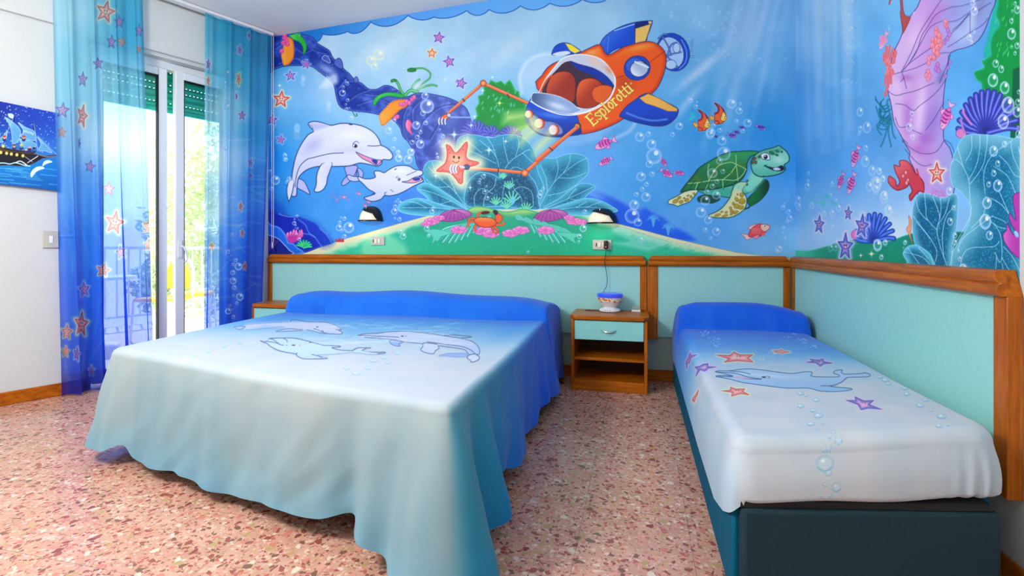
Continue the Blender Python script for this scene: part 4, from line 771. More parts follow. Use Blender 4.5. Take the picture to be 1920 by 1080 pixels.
    bubbles(c, [(291, 478, 22), (266, 482, 12), (265, 420, 18), (287, 555, 12), (285, 605, 22), (310, 640, 20), (325, 690, 30), (350, 668, 13), (300, 700, 18), (325, 710, 18), (355, 740, 24), (262, 500, 8), (330, 920, 24), (360, 910, 13), (433, 910, 10), (345, 965, 12), (68, 700, 14), (72, 650, 8), (70, 680, 8), (33, 750, 16), (35, 775, 14), (160, 690, 10), (155, 730, 8), (160, 800, 14), (185, 780, 14), (175, 750, 8), (160, 850, 10), (155, 930, 14), (172, 930, 12), (232, 110, 12), (222, 60, 7), (218, 170, 6), (235, 5, 10), (85, 770, 14), (130, 800, 12)], al=.5, sq=.7)
    for k in range(14): c.blur_spot(80+nrs.rand()*110, 730+nrs.rand()*50, 7, 4, (60, 200, 180), .8)
    for k in range(70): c.bubble(220+nrs.randn()*14, nrs.rand()*330, 2+4*nrs.rand(), al=.35, sq=.7)
    np.clip(c.rgb, 0, 255, out=c.rgb)
    return c
# ------------------------------------------------------------------ mesh helpers
COL = sc.collection
def link(o, parent=None):
    COL.objects.link(o)
    if parent is not None: o.parent = parent
    return o
class MB:
    def __init__(s): s.v = []; s.f = []
    def add(s, V, F):
        n = len(s.v); s.v += [tuple(v) for v in V]; s.f += [tuple(i+n for i in f) for f in F]; return s
    def box(s, x0, x1, y0, y1, z0, z1, M=None):
        V = [Vector((x, y, z)) for z in (z0, z1) for y in (y0, y1) for x in (x0, x1)]
        if M is not None: V = [M @ v for v in V]
        return s.add(V, [(0, 2, 3, 1), (4, 5, 7, 6), (0, 1, 5, 4), (2, 6, 7, 3), (0, 4, 6, 2), (1, 3, 7, 5)])
    def prism(s, P, z0, z1, M=None):
        """outline P (x,y) counter-clockwise, raised along z"""
        n = len(P)
        V = [Vector((x, y, z)) for z in (z0, z1) for x, y in P]
        if M is not None: V = [M @ v for v in V]
        return s.add(V, [tuple(range(n-1, -1, -1)), tuple(range(n, 2*n))]+[(i, (i+1) % n, n+(i+1) % n, n+i) for i in range(n)])
    def tube(s, P, r, n=8, cap=True):
        P = [Vector(p) for p in P]; rs = r if isinstance(r, (list, tuple)) else [r]*len(P)
        V = []; F = []; up = None
        for i, p in enumerate(P):
            t = (P[min(i+1, len(P)-1)]-P[max(i-1, 0)]).normalized()
            if up is None: up = t.orthogonal().normalized()
            up = (up-t*up.dot(t)).normalized(); w_ = t.cross(up)
            for k in range(n):
                a = 2*math.pi*k/n; V.append(p+(up*math.cos(a)+w_*math.sin(a))*rs[i])
        for i in range(len(P)-1):
            for k in range(n): F.append((i*n+k, i*n+(k+1) % n, (i+1)*n+(k+1) % n, (i+1)*n+k))
        if cap: F += [tuple(range(n-1, -1, -1)), tuple((len(P)-1)*n+k for k in range(n))]
        return s.add(V, F)
    def lathe(s, prof, c=(0, 0, 0), n=40, M=None):
        V = []; F = []; m = len(prof)
        for k in range(n):
            a = 2*math.pi*k/n
            for r, z in prof:
                v = Vector((c[0]+r*math.cos(a), c[1]+r*math.sin(a), c[2]+z)); V.append(M @ v if M is not None else v)
        for k in range(n):
            for i in range(m-1): F.append((k*m+i, ((k+1) % n)*m+i, ((k+1) % n)*m+i+1, k*m+i+1))
        return s.add(V, F)
    def build(s, name, mat, parent=None, bevel=0, smooth=False, seg=2, sub=0, solid=0):
        me = bpy.data.meshes.new(name); me.from_pydata(s.v, [], s.f); me.update()
        bm = bmesh.new(); bm.from_mesh(me); bmesh.ops.remove_doubles(bm, verts=bm.verts, dist=1e-6)
        bmesh.ops.recalc_face_normals(bm, faces=bm.faces); bm.to_mesh(me); bm.free()
        if mat: me.materials.append(mat)
        o = link(bpy.data.objects.new(name, me), parent)
        if solid:
            m = o.modifiers.new('solid', 'SOLIDIFY'); m.thickness = solid
        if bevel:
            m = o.modifiers.new('bevel', 'BEVEL'); m.width = bevel; m.segments = seg; m.limit_method = 'ANGLE'; m.angle_limit = math.radians(40)
        if sub:
            m = o.modifiers.new('sub', 'SUBSURF'); m.levels = sub; m.render_levels = sub
        if smooth or bevel:
            for p in me.polygons: p.use_smooth = True
            if bevel or not sub:
                try: me.set_sharp_from_angle(angle=math.radians(38))
                except Exception: pass
        return o
def grid_obj(name, V, mat, parent=None, colors=None, wrap=False, smooth=True, keep=None, flip=False):
    """V: (rows, cols, 3) array of points -> one mesh, optional per-point print colour (sRGB 0-255)"""
    R, C = V.shape[:2]
    idx = np.arange(R*C).reshape(R, C)
    if wrap: idx = np.concatenate([idx, idx[:, :1]], 1)
    q = np.stack([idx[:-1, :-1], idx[:-1, 1:], idx[1:, 1:], idx[1:, :-1]], -1).reshape(-1, 4)
    if flip: q = q[:, ::-1]
    if keep is not None: q = q[keep.reshape(-1)]
    pts = V.reshape(-1, 3); cc = None if colors is None else colors.reshape(-1, 3)
    if keep is not None:
        used = np.unique(q); mp = np.zeros(len(pts), np.int64); mp[used] = np.arange(len(used)); q = mp[q]; pts = pts[used]
        if cc is not None: cc = cc[used]
    me = bpy.data.meshes.new(name)
    me.vertices.add(len(pts)); me.vertices.foreach_set('co', pts.astype(np.float32).ravel())
    me.loops.add(len(q)*4); me.loops.foreach_set('vertex_index', q.astype(np.int32).ravel())
    me.polygons.add(len(q)); me.polygons.foreach_set('loop_start', np.arange(0, len(q)*4, 4, dtype=np.int32))
    me.polygons.foreach_set('use_smooth', np.full(len(q), smooth))
    me.update(calc_edges=True)
    if cc is not None:
        at = me.color_attributes.new('print', 'FLOAT_COLOR', 'POINT')
        L = np.concatenate([lin(cc), np.ones((len(cc), 1), np.float32)], 1)
        at.data.foreach_set('color', L.astype(np.float32).ravel())
    if mat: me.materials.append(mat)
    return link(bpy.data.objects.new(name, me), parent)
def join_into(dst, srcs):
    """append plain meshes to dst's mesh (same attribute layout)"""
    bm = bmesh.new(); bm.from_mesh(dst.data)
    for s_ in srcs: bm.from_mesh(s_.data)
    bm.to_mesh(dst.data); bm.free()
    for s_ in srcs: bpy.data.objects.remove(s_)
def tag(o, label, cat, group=None, kind=None):
    o['label'] = label; o['category'] = cat
    if group: o['group'] = group
    if kind: o['kind'] = kind
    return o
def struct(o): o['kind'] = 'structure'; return o
def empty(name, loc, label, cat, group=None, rz=0):
    o = bpy.data.objects.new(name, None); COL.objects.link(o); o.location = loc; o.rotation_euler = (0, 0, rz); o.empty_display_size = .1
    return tag(o, label, cat, group)

# ------------------------------------------------------------------ materials
def C8(r, g, b):
    f = lambda c: (c/12.92 if c <= .04045 else ((c+.055)/1.055)**2.4)
    return (f(r/255), f(g/255), f(b/255), 1)
def mat(name, c, rough=.5, metal=0, spec=.5, noise=0, nscale=20, bump=0, bscale=200, emit=None, es=0, stretch=(1, 1, 1), sheen=0, trans=0, alpha=1):
    m = bpy.data.materials.new(name); m.use_nodes = True; n = m.node_tree.nodes; l = m.node_tree.links; b = n['Principled BSDF']
    b.inputs['Base Color'].default_value = c; b.inputs['Roughness'].default_value = rough; b.inputs['Metallic'].default_value = metal
    b.inputs['Specular IOR Level'].default_value = spec
    if sheen: b.inputs['Sheen Weight'].default_value = sheen
    if trans: b.inputs['Transmission Weight'].default_value = trans
    if alpha < 1: b.inputs['Alpha'].default_value = alpha
    if emit: b.inputs['Emission Color'].default_value = emit; b.inputs['Emission Strength'].default_value = es
    tc = n.new('ShaderNodeTexCoord'); mp = n.new('ShaderNodeMapping'); mp.inputs['Scale'].default_value = stretch; l.new(tc.outputs['Object'], mp.inputs[0])
    if noise:
        t = n.new('ShaderNodeTexNoise'); t.inputs['Scale'].default_value = nscale; t.inputs['Detail'].default_value = 5; l.new(mp.outputs[0], t.inputs['Vector'])
        h = n.new('ShaderNodeMapRange'); h.inputs['From Min'].default_value = .3; h.inputs['From Max'].default_value = .7; h.inputs['To Min'].default_value = 1-noise; h.inputs['To Max'].default_value = 1+noise
        l.new(t.outputs['Fac'], h.inputs['Value'])
        x = n.new('ShaderNodeVectorMath'); x.operation = 'SCALE'; x.inputs[0].default_value = c[:3]; l.new(h.outputs[0], x.inputs['Scale']); l.new(x.outputs[0], b.inputs['Base Color'])
    if bump:
        t = n.new('ShaderNodeTexNoise'); t.inputs['Scale'].default_value = bscale; t.inputs['Detail'].default_value = 3; l.new(mp.outputs[0], t.inputs['Vector'])
        k = n.new('ShaderNodeBump'); k.inputs['Strength'].default_value = bump; k.inputs['Distance'].default_value = .01; l.new(t.outputs['Fac'], k.inputs['Height']); l.new(k.outputs[0], b.inputs['Normal'])
    return m
def wood(name, c1, c2, axis, rough=.35):
    """axis: direction of the grain, 0 x, 1 y, 2 z"""
    m = bpy.data.materials.new(name); m.use_nodes = True; n = m.node_tree.nodes; l = m.node_tree.links; b = n['Principled BSDF']
    b.inputs['Roughness'].default_value = rough; b.inputs['Coat Weight'].default_value = .06; b.inputs['Specular IOR Level'].default_value = .25; b.inputs['Coat Roughness'].default_value = .2
    tc = n.new('ShaderNodeTexCoord'); mp = n.new('ShaderNodeMapping'); s_ = [26, 26, 26]; s_[axis] = 1.6; mp.inputs['Scale'].default_value = s_
    l.new(tc.outputs['Object'], mp.inputs[0])
    t = n.new('ShaderNodeTexNoise'); t.inputs['Scale'].default_value = 2.2; t.inputs['Detail'].default_value = 8; t.inputs['Roughness'].default_value = .65; t.inputs['Distortion'].default_value = .6; l.new(mp.outputs[0], t.inputs['Vector'])
    r = n.new('ShaderNodeValToRGB'); r.color_ramp.elements[0].position = .32; r.color_ramp.elements[0].color = c2; r.color_ramp.elements[1].position = .68; r.color_ramp.elements[1].color = c1
    l.new(t.outputs['Fac'], r.inputs[0]); l.new(r.outputs[0], b.inputs['Base Color'])
    k = n.new('ShaderNodeBump'); k.inputs['Strength'].default_value = .08; k.inputs['Distance'].default_value = .004; l.new(t.outputs['Fac'], k.inputs['Height']); l.new(k.outputs[0], b.inputs['Normal'])
    return m
def printed(name, rough=.7, bump=.0, bscale=300, sheer=0, sheen=0):
    """surface whose pattern is its print (colour attribute), plus weave / paper grain"""
    m = bpy.data.materials.new(name); m.use_nodes = True; n = m.node_tree.nodes; l = m.node_tree.links; b = n['Principled BSDF']
    a = n.new('ShaderNodeAttribute'); a.attribute_name = 'print'
    tc = n.new('ShaderNodeTexCoord'); t = n.new('ShaderNodeTexNoise'); t.inputs['Scale'].default_value = bscale; l.new(tc.outputs['Object'], t.inputs['Vector'])
    h = n.new('ShaderNodeMapRange'); h.inputs['To Min'].default_value = .955; h.inputs['To Max'].default_value = 1.045; l.new(t.outputs['Fac'], h.inputs['Value'])
    x = n.new('ShaderNodeVectorMath'); x.operation = 'SCALE'; l.new(a.outputs['Color'], x.inputs[0]); l.new(h.outputs[0], x.inputs['Scale'])
    l.new(x.outputs[0], b.inputs['Base Color']); b.inputs['Roughness'].default_value = rough; b.inputs['Specular IOR Level'].default_value = .3
    if sheen: b.inputs['Sheen Weight'].default_value = sheen
    if bump:
        k = n.new('ShaderNodeBump'); k.inputs['Strength'].default_value = bump; k.inputs['Distance'].default_value = .003; l.new(t.outputs['Fac'], k.inputs['Height']); l.new(k.outputs[0], b.inputs['Normal'])
    if sheer:
        out = n['Material Output']
        tl = n.new('ShaderNodeBsdfTranslucent'); l.new(a.outputs['Color'], tl.inputs[0])
        m1 = n.new('ShaderNodeMixShader'); m1.inputs[0].default_value = .35; l.new(b.outputs[0], m1.inputs[1]); l.new(tl.outputs[0], m1.inputs[2])
        tp = n.new('ShaderNodeBsdfTransparent')
        mx = n.new('ShaderNodeMix'); mx.data_type = 'RGBA'; mx.inputs[0].default_value = .55; mx.inputs[6].default_value = (1, 1, 1, 1); l.new(a.outputs['Color'], mx.inputs[7]); l.new(mx.outputs[2], tp.inputs[0])
        m2 = n.new('ShaderNodeMixShader'); m2.inputs[0].default_value = sheer; l.new(m1.outputs[0], m2.inputs[1]); l.new(tp.outputs[0], m2.inputs[2])
        l.new(m2.outputs[0], out.inputs[0])
    return m
def terrazzo():
    m = bpy.data.materials.new('terrazzo'); m.use_nodes = True; n = m.node_tree.nodes; l = m.node_tree.links; b = n['Principled BSDF']
    b.inputs['Roughness'].default_value = .22; b.inputs['Specular IOR Level'].default_value = .4
    tc = n.new('ShaderNodeTexCoord')
    dn = n.new('ShaderNodeTexNoise'); dn.inputs['Scale'].default_value = 28; dn.inputs['Detail'].default_value = 2; l.new(tc.outputs['Object'], dn.inputs['Vector'])
    dv = n.new('ShaderNodeVectorMath'); dv.operation = 'SCALE'; dv.inputs['Scale'].default_value = .02; l.new(dn.outputs['Color'], dv.inputs[0])
    ad = n.new('ShaderNodeVectorMath'); l.new(tc.outputs['Object'], ad.inputs[0]); l.new(dv.outputs[0], ad.inputs[1])
    # matrix
    bn = n.new('ShaderNodeTexNoise'); bn.inputs['Scale'].default_value = 9; bn.inputs['Detail'].default_value = 6; l.new(tc.outputs['Object'], bn.inputs['Vector'])
    br = n.new('ShaderNodeValToRGB'); br.color_ramp.elements[0].position = .3; br.color_ramp.elements[0].color = C8(196, 144, 122); br.color_ramp.elements[1].position = .7; br.color_ramp.elements[1].color = C8(216, 168, 146)
    l.new(bn.outputs['Fac'], br.inputs[0]); cur = br.outputs[0]
    for sc_, thr, edge, cols, off in ((120, .60, .012, ((190, 116, 98), (228, 186, 166), (158, 98, 82), (226, 160, 140), (222, 186, 166), (204, 130, 112)), 3.1),
                                      (74, .70, .02, ((184, 100, 86), (132, 88, 72), (222, 150, 132), (224, 196, 176), (160, 84, 74), (196, 160, 116)), 0.0),
                                      (44, .84, .03, ((156, 84, 72), (226, 204, 186), (126, 92, 72), (208, 130, 112), (186, 154, 104), (140, 72, 66)), 7.7)):
        mp = n.new('ShaderNodeMapping'); mp.inputs['Location'].default_value = (off, off*.7, 0); l.new(ad.outputs[0], mp.inputs[0])
        v = n.new('ShaderNodeTexVoronoi'); v.voronoi_dimensions = '2D'; v.inputs['Scale'].default_value = sc_; l.new(mp.outputs[0], v.inputs['Vector'])
        e = n.new('ShaderNodeTexVoronoi'); e.voronoi_dimensions = '2D'; e.feature = 'DISTANCE_TO_EDGE'; e.inputs['Scale'].default_value = sc_; l.new(mp.outputs[0], e.inputs['Vector'])
        sp = n.new('ShaderNodeSeparateColor'); l.new(v.outputs['Color'], sp.inputs[0])
        g1 = n.new('ShaderNodeMath'); g1.operation = 'GREATER_THAN'; g1.inputs[1].default_value = thr; l.new(sp.outputs[0], g1.inputs[0])
        th = n.new('ShaderNodeMath'); th.operation = 'MULTIPLY'; th.inputs[1].default_value = .22; l.new(sp.outputs[2], th.inputs[0])
        g2 = n.new('ShaderNodeMath'); g2.operation = 'GREATER_THAN'; l.new(e.outputs['Distance'], g2.inputs[0]); l.new(th.outputs[0], g2.inputs[1])
        mu = n.new('ShaderNodeMath'); mu.operation = 'MULTIPLY'; l.new(g1.outputs[0], mu.inputs[0]); l.new(g2.outputs[0], mu.inputs[1])
        cr = n.new('ShaderNodeValToRGB'); cr.color_ramp.interpolation = 'CONSTANT'
        for i, c in enumerate(cols):
            el = cr.color_ramp.elements[i] if i < 2 else cr.color_ramp.elements.new(i/len(cols))
            el.position = i/len(cols); el.color = C8(*c)
        l.new(sp.outputs[1], cr.inputs[0])
        mx = n.new('ShaderNodeMix'); mx.data_type = 'RGBA'; l.new(mu.outputs[0], mx.inputs[0]); l.new(cur, mx.inputs[6]); l.new(cr.outputs[0], mx.inputs[7]); cur = mx.outputs[2]
    # fine joints between the tiles
    xyz = n.new('ShaderNodeSeparateXYZ'); l.new(tc.outputs['Object'], xyz.inputs[0]); js = []
    for ax, o in ((0, -.21), (1, 2.02)):
        s1 = n.new('ShaderNodeMath'); s1.operation = 'SUBTRACT'; s1.inputs[1].default_value = o-.0; l.new(xyz.outputs[ax], s1.inputs[0])
        s2 = n.new('ShaderNodeMath'); s2.operation = 'PINGPONG'; s2.inputs[1].default_value = .19; l.new(s1.outputs[0], s2.inputs[0])
        s3 = n.new('ShaderNodeMath'); s3.operation = 'LESS_THAN'; s3.inputs[1].default_value = .0012; l.new(s2.outputs[0], s3.inputs[0]); js.append(s3)
    jm = n.new('ShaderNodeMath'); jm.operation = 'MAXIMUM'; l.new(js[0].outputs[0], jm.inputs[0]); l.new(js[1].outputs[0], jm.inputs[1])
    jf = n.new('ShaderNodeMath'); jf.operation = 'MULTIPLY'; jf.inputs[1].default_value = .55; l.new(jm.outputs[0], jf.inputs[0])
    mx = n.new('ShaderNodeMix'); mx.data_type = 'RGBA'; l.new(jf.outputs[0], mx.inputs[0]); l.new(cur, mx.inputs[6]); mx.inputs[7].default_value = C8(90, 60, 52)
    l.new(mx.outputs[2], b.inputs['Base Color'])
    return m
M = {}
M['terrazzo'] = terrazzo()
M['wall'] = mat('white_plaster', C8(216, 218, 216), .85, noise=.015, nscale=6, bump=.25, bscale=220)
M['ceiling'] = mat('ceiling_plaster', C8(244, 244, 240), .9, bump=.1, bscale=90)
M['mural'] = printed('printed_wallpaper', .55, .12, 260)
M['cloth'] = printed('printed_cotton', .8, .2, 900, sheen=.15)
M['sheer'] = printed('printed_voile', .85, 0, 700, sheer=.38)
M['canvas'] = printed('painted_canvas', .7, .3, 700)
W1, W2 = C8(204, 112, 10), C8(146, 68, 3)
M['wood_x'] = wood('cherry_wood_x', W1, W2, 0); M['wood_y'] = wood('cherry_wood_y', W1, W2, 1); M['wood_z'] = wood('cherry_wood_z', W1, W2, 2)
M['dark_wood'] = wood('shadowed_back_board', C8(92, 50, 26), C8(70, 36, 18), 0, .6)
M['teal_panel'] = mat('teal_laminate', C8(158, 220, 212), .45, noise=.02, nscale=40, bump=.05, bscale=300)
M['drawer'] = mat('aqua_laminate', C8(150, 222, 214), .4)
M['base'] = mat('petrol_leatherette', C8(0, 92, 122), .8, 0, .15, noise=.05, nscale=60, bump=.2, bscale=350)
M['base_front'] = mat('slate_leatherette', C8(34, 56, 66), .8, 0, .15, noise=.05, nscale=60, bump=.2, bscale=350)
M['white'] = mat('white_pvc', C8(236, 238, 240), .35)
M['white_gloss'] = mat('white_glazed', C8(240, 240, 242), .15)
M['grey_plate'] = mat('grey_switch_plate', C8(196, 192, 180), .4)
M['ivory'] = mat('ivory_plastic', C8(238, 234, 216), .35)
M['black'] = mat('black_gloss', C8(22, 22, 24), .18)
M['rubber'] = mat('black_rubber', C8(16, 20, 26), .6)
M['dark'] = mat('dark_felt', C8(24, 24, 28), .9)
M['chrome'] = mat('chrome', C8(210, 214, 216), .18, 1)
M['alu'] = mat('brushed_aluminium', C8(190, 194, 200), .35, .9)
M['glow'] = mat('lamp_glass', C8(240, 228, 200), .3, emit=C8(255, 236, 200), es=.35)
M['red_led'] = mat('red_led', C8(255, 60, 40), .3, emit=C8(255, 60, 40), es=3)
M['shutter'] = mat('teal_shutter_slat', C8(10, 205, 180), .5)
M['shutter_hole'] = mat('shutter_light_slot', C8(240, 250, 250), .5, emit=C8(255, 255, 255), es=1.0)
M['mattress'] = mat('white_ticking', C8(232, 232, 232), .9, bump=.3, bscale=200)
M['balcony'] = mat('balcony_tile', C8(225, 215, 200), .6, noise=.05, nscale=10)
M['rail'] = mat('balcony_white_iron', C8(225, 228, 235), .4)
M['chair'] = mat('white_lacquered_iron', C8(245, 245, 245), .35)
M['seat'] = mat('yellow_cushion', C8(240, 190, 60), .8)
M['leaf'] = mat('leaf', C8(196, 208, 150), .6, noise=.2, nscale=12)
M['bark'] = mat('bark', C8(110, 90, 70), .9, noise=.2, nscale=20)
g = bpy.data.materials.new('window_glass'); g.use_nodes = True; n = g.node_tree.nodes; l = g.node_tree.links
n.remove(n['Principled BSDF']); tp = n.new('ShaderNodeBsdfTransparent'); tp.inputs[0].default_value = (.94, .97, .97, 1); gl = n.new('ShaderNodeBsdfGlossy'); gl.inputs['Roughness'].default_value = .02
fr = n.new('ShaderNodeFresnel'); fr.inputs[0].default_value = 1.45; mx = n.new('ShaderNodeMixShader'); l.new(fr.outputs[0], mx.inputs[0]); l.new(tp.outputs[0], mx.inputs[1]); l.new(gl.outputs[0], mx.inputs[2]); l.new(mx.outputs[0], n['Material Output'].inputs[0])
M['glass'] = g

# ------------------------------------------------------------------ the room
YF = -1.5                                    # wall behind the camera
def LW(s, z, off=0): return AL+DL*s+NL*off+Vector((0, 0, z))
SE = (YB-YF)/(-DL.y)                          # window wall runs back to YF
XF = (AL+DL*SE).x
MB().prism([(XL-.35, YB+.15), (XF-.4, YF-.15), (XR+.15, YF-.15), (XR+.15, YB+.15)], -.12, 0).build('floor', M['terrazzo'])
struct(bpy.data.objects['floor'])
# the ceiling is level over the window side and climbs slightly towards the right wall
HT = 3.26
def hc(x): return HC+max(0, x-XL)*.0445
_c = [(XF-.4, YF-.15), (XL, YF-.15), (XR+.15, YF-.15), (XF-.4, YB+.15), (XL, YB+.15), (XR+.15, YB+.15)]
_v = [(x, y, hc(x)) for x, y in _c]+[(x, y, hc(x)+.12) for x, y in _c]
struct(MB().add(_v, [(0, 3, 4, 1), (1, 4, 5, 2), (6, 7, 10, 9), (7, 8, 11, 10), (0, 1, 7, 6), (1, 2, 8, 7), (2, 5, 11, 8), (5, 4, 10, 11), (4, 3, 9, 10), (3, 0, 6, 9)]).build('ceiling', M['ceiling']))
struct(MB().box(XF-.2, XR+.15, YF-.12, YF, 0, HT-.1).build('wall_front', M['wall']))
# headboard wall: plain plaster up to the headboard, printed paper above
ZM = .90
print('paint', time.time()-T0)
def vivid(c, gain, sat):
    g_ = c.rgb.mean(2, keepdims=True); c.rgb = np.clip((g_+(c.rgb-g_)*sat)*gain, 0, 255).astype(np.float32)
cb = paint_back(2.0); vivid(cb, 1.03, 1.12)
px = np.linspace(488, 1500, 1330); xs = np.array([on_y(p, HOR, YB).x for p in px]); xs = xs[(xs > XL) & (xs < XR)]; xs = np.concatenate([[XL], xs, [XR]])
zs = np.linspace(ZM, HT, 700)
X, Z = np.meshgrid(xs, zs); Y = np.full_like(X, YB)
pxx, pyy = pix(X, Y, Z); rgb, _ = cb.sample(pxx, pyy)
wb = grid_obj('wall_back', np.stack([X, Y, Z], -1), M['mural'], colors=rgb, smooth=False)
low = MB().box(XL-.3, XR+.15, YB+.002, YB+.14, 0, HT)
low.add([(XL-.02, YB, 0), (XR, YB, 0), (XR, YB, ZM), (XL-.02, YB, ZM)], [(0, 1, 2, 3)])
def add_plain(o, mb, m):
    me = bpy.data.meshes.new('t'); me.from_pydata(mb.v, [], mb.f); me.update()
    o.data.materials.append(m); k = len(o.data.materials)-1
    for p in me.polygons: p.material_index = k
    at = me.color_attributes.new('print', 'FLOAT_COLOR', 'POINT')
    t = bpy.data.objects.new('t', me); join_into(o, [t])
add_plain(wb, low, mat('shaded_lower_wall', C8(176, 200, 194), .7)); struct(wb)  # lower white wall: shade below the headboard put into its colour
# right wall
cr_ = paint_right(2.0); vivid(cr_, 1.08, 1.04)
YP = on_x(1912, 300).y                       # end of the printed paper
px = np.linspace(1484, 1914, 640); ys = np.array([on_x(p, HOR).y for p in px]); ys = np.sort(ys[(ys < YB) & (ys > YP)]); ys = np.concatenate([[YP], ys, [YB]])
zs = np.concatenate([np.arange(.88, 1.78, .0019), np.arange(1.78, 2.62, .0026), np.linspace(2.62, HT, 90)])
Yg, Z = np.meshgrid(ys, zs); X = np.full_like(Yg, XR)
pxx, pyy = pix(X, Yg, Z); rgb, _ = cr_.sample(pxx, pyy)
wr = grid_obj('wall_right', np.stack([X, Yg, Z], -1), M['mural'], colors=rgb, smooth=False, flip=True)
low = MB().box(XR+.002, XR+.14, YF-.12, YB, 0, HT)
low.add([(XR, YB, 0), (XR, YP, 0), (XR, YP, .88), (XR, YB, .88)], [(0, 1, 2, 3)])
low.add([(XR, YP, 0), (XR, YF, 0), (XR, YF, HT), (XR, YP, HT)], [(0, 1, 2, 3)])
add_plain(wr, low, M['wall']); struct(wr)
cb.D = cr_.D = None
# window wall: opening between S0 and S1
S0, S1, ZO = .27, 1.34, on_left(381, 128).z
print('lintel z', ZO, 'rail', on_left(383, 37).z, on_left(508, 72, .1), 'curt', on_left(118, 741, .1))
TH = -.26
wl = MB()
def wseg(mb, s0, s1, z0, z1, o0=TH, o1=0):
    V = [LW(s, z, o) for z in (z0, z1) for o in (o0, o1) for s in (s0, s1)]
    return mb.add(V, [(0, 2, 3, 1), (4, 5, 7, 6), (0, 1, 5, 4), (2, 6, 7, 3), (0, 4, 6, 2), (1, 3, 7, 5)])
wseg(wl, -.15, S0, 0, HC); wseg(wl, S1, SE+.1, 0, HC); wseg(wl, S0, S1, ZO, HC)
struct(wl.build('wall_left', M['wall']))
# ------------------------------------------------------------------ trims of the room
def rot_left():                                # local frame on the window wall: x = along the wall (away from the corner), y = into the room
    m = Matrix.Identity(4)
    m.col[0][:3] = DL; m.col[1][:3] = NL; m.col[2][:3] = (0, 0, 1); m.col[3][:3] = AL
    return m
ML = rot_left()
struct(MB().box(S1, SE, 0, .018, 0, .085, ML).build('baseboard_left', M['wood_y'], bevel=.004))
struct(MB().box(.02, S0, 0, .018, 0, .085, ML).build('baseboard_left_corner', M['wood_y'], bevel=.004))
struct(MB().box(XL+.02, XR, YB-.016, YB, 0, .085).build('baseboard_back', M['wood_x'], bevel=.004))
struct(MB().box(XR-.016, XR, YF, YB-.02, 0, .085).build('baseboard_right', M['wood_y'], bevel=.004))
# shutter box cover above the balcony door
zc = on_left(381, 122).z
struct(MB().box(.06, 2.2, 0, .03, zc, zc+.40, ML).build('trim_1', M['wall'], bevel=.006))

# ------------------------------------------------------------------ headboard panels
CAPZ0, CAPZ1 = .872, .95
def cap_profile(y_wall, out):                 # (depth from wall, z) of the moulded rail
    return [(0, CAPZ0), (out-.010, CAPZ0), (out-.004, CAPZ0+.004), (out, CAPZ0+.016), (out, CAPZ0+.030), (out-.004, CAPZ0+.036), (out-.009, CAPZ0+.038), (out-.005, CAPZ0+.042), (out-.002, CAPZ0+.052), (out-.004, CAPZ0+.064), (out-.012, CAPZ0+.074), (out-.022, CAPZ1), (0, CAPZ1)]
def headboard(label, a, b, axis, posts, zb, name='headboard_panel'):
    """wood framed panel on a wall. axis 'x': on the back wall from x=a to b; 'y': on the right wall from y=a to b"""
    if axis == 'x': T = lambda u, d, z: Vector((u, YB-d, z)); wm = M['wood_x']
    else: T = lambda u, d, z: Vector((XR-d, u, z)); wm = M['wood_y']
    r = empty(name, T((a+b)/2, 0, zb), label, 'headboard', 'wood framed headboard panels')
    off = r.location.copy()
    def part(nm, V, F, m, bev=.003, par=r):
        return MB().add([v-off for v in V], F).build(nm, m, par, bevel=bev)
    BX = [(0, 2, 3, 1), (4, 5, 7, 6), (0, 1, 5, 4), (2, 6, 7, 3), (0, 4, 6, 2), (1, 3, 7, 5)]
    bx = lambda u0, u1, d0, d1, z0, z1: [T(u, d, z) for z in (z0, z1) for d in (d0, d1) for u in (u0, u1)]
    p0, p1 = posts
    part('panel', bx(a+p0-.004, b-p1+.004, .004, .030, zb, CAPZ0+.004), BX, M['teal_panel'], 0)
    part('post', bx(a, a+p0, .002, .042, zb-(.02), CAPZ0), BX, M['wood_z'])
    part('post', bx(b-p1, b, .002, .042, zb-(.02), CAPZ0), BX, M['wood_z'])
    P = cap_profile(0, .062); n_ = len(P); V = []; ch = .030
    for u, k in ((a+.001, 0), (b-.001, 1)):
        for d, z in P:
            q = max(0, (z-CAPZ0-.038))*ch/.04+max(0, d-.045)*.5
            V.append(T(u+q if k == 0 else u-q, d+.002, z))
    F = [tuple(range(n_)), tuple(range(2*n_-1, n_-1, -1))]+[(i, (i+1) % n_, n_+(i+1) % n_, n_+i) for i in range(n_)]
    part('top_rail', V, F, wm, .0015)
    return r
XD = on_y(1213, HOR).x
headboard('long teal headboard panel in a wooden frame behind the double bed', XL+.03, XD-.002, 'x', (.04, .05), .34)
headboard('short teal headboard panel in a wooden frame behind the head of the single bed', XD+.002, XR-.045, 'x', (.075, .045), .34)
headboard('teal panel in a wooden frame along the right wall beside the single bed', 1.80, YB-.066, 'y', (.062, .03), .30)

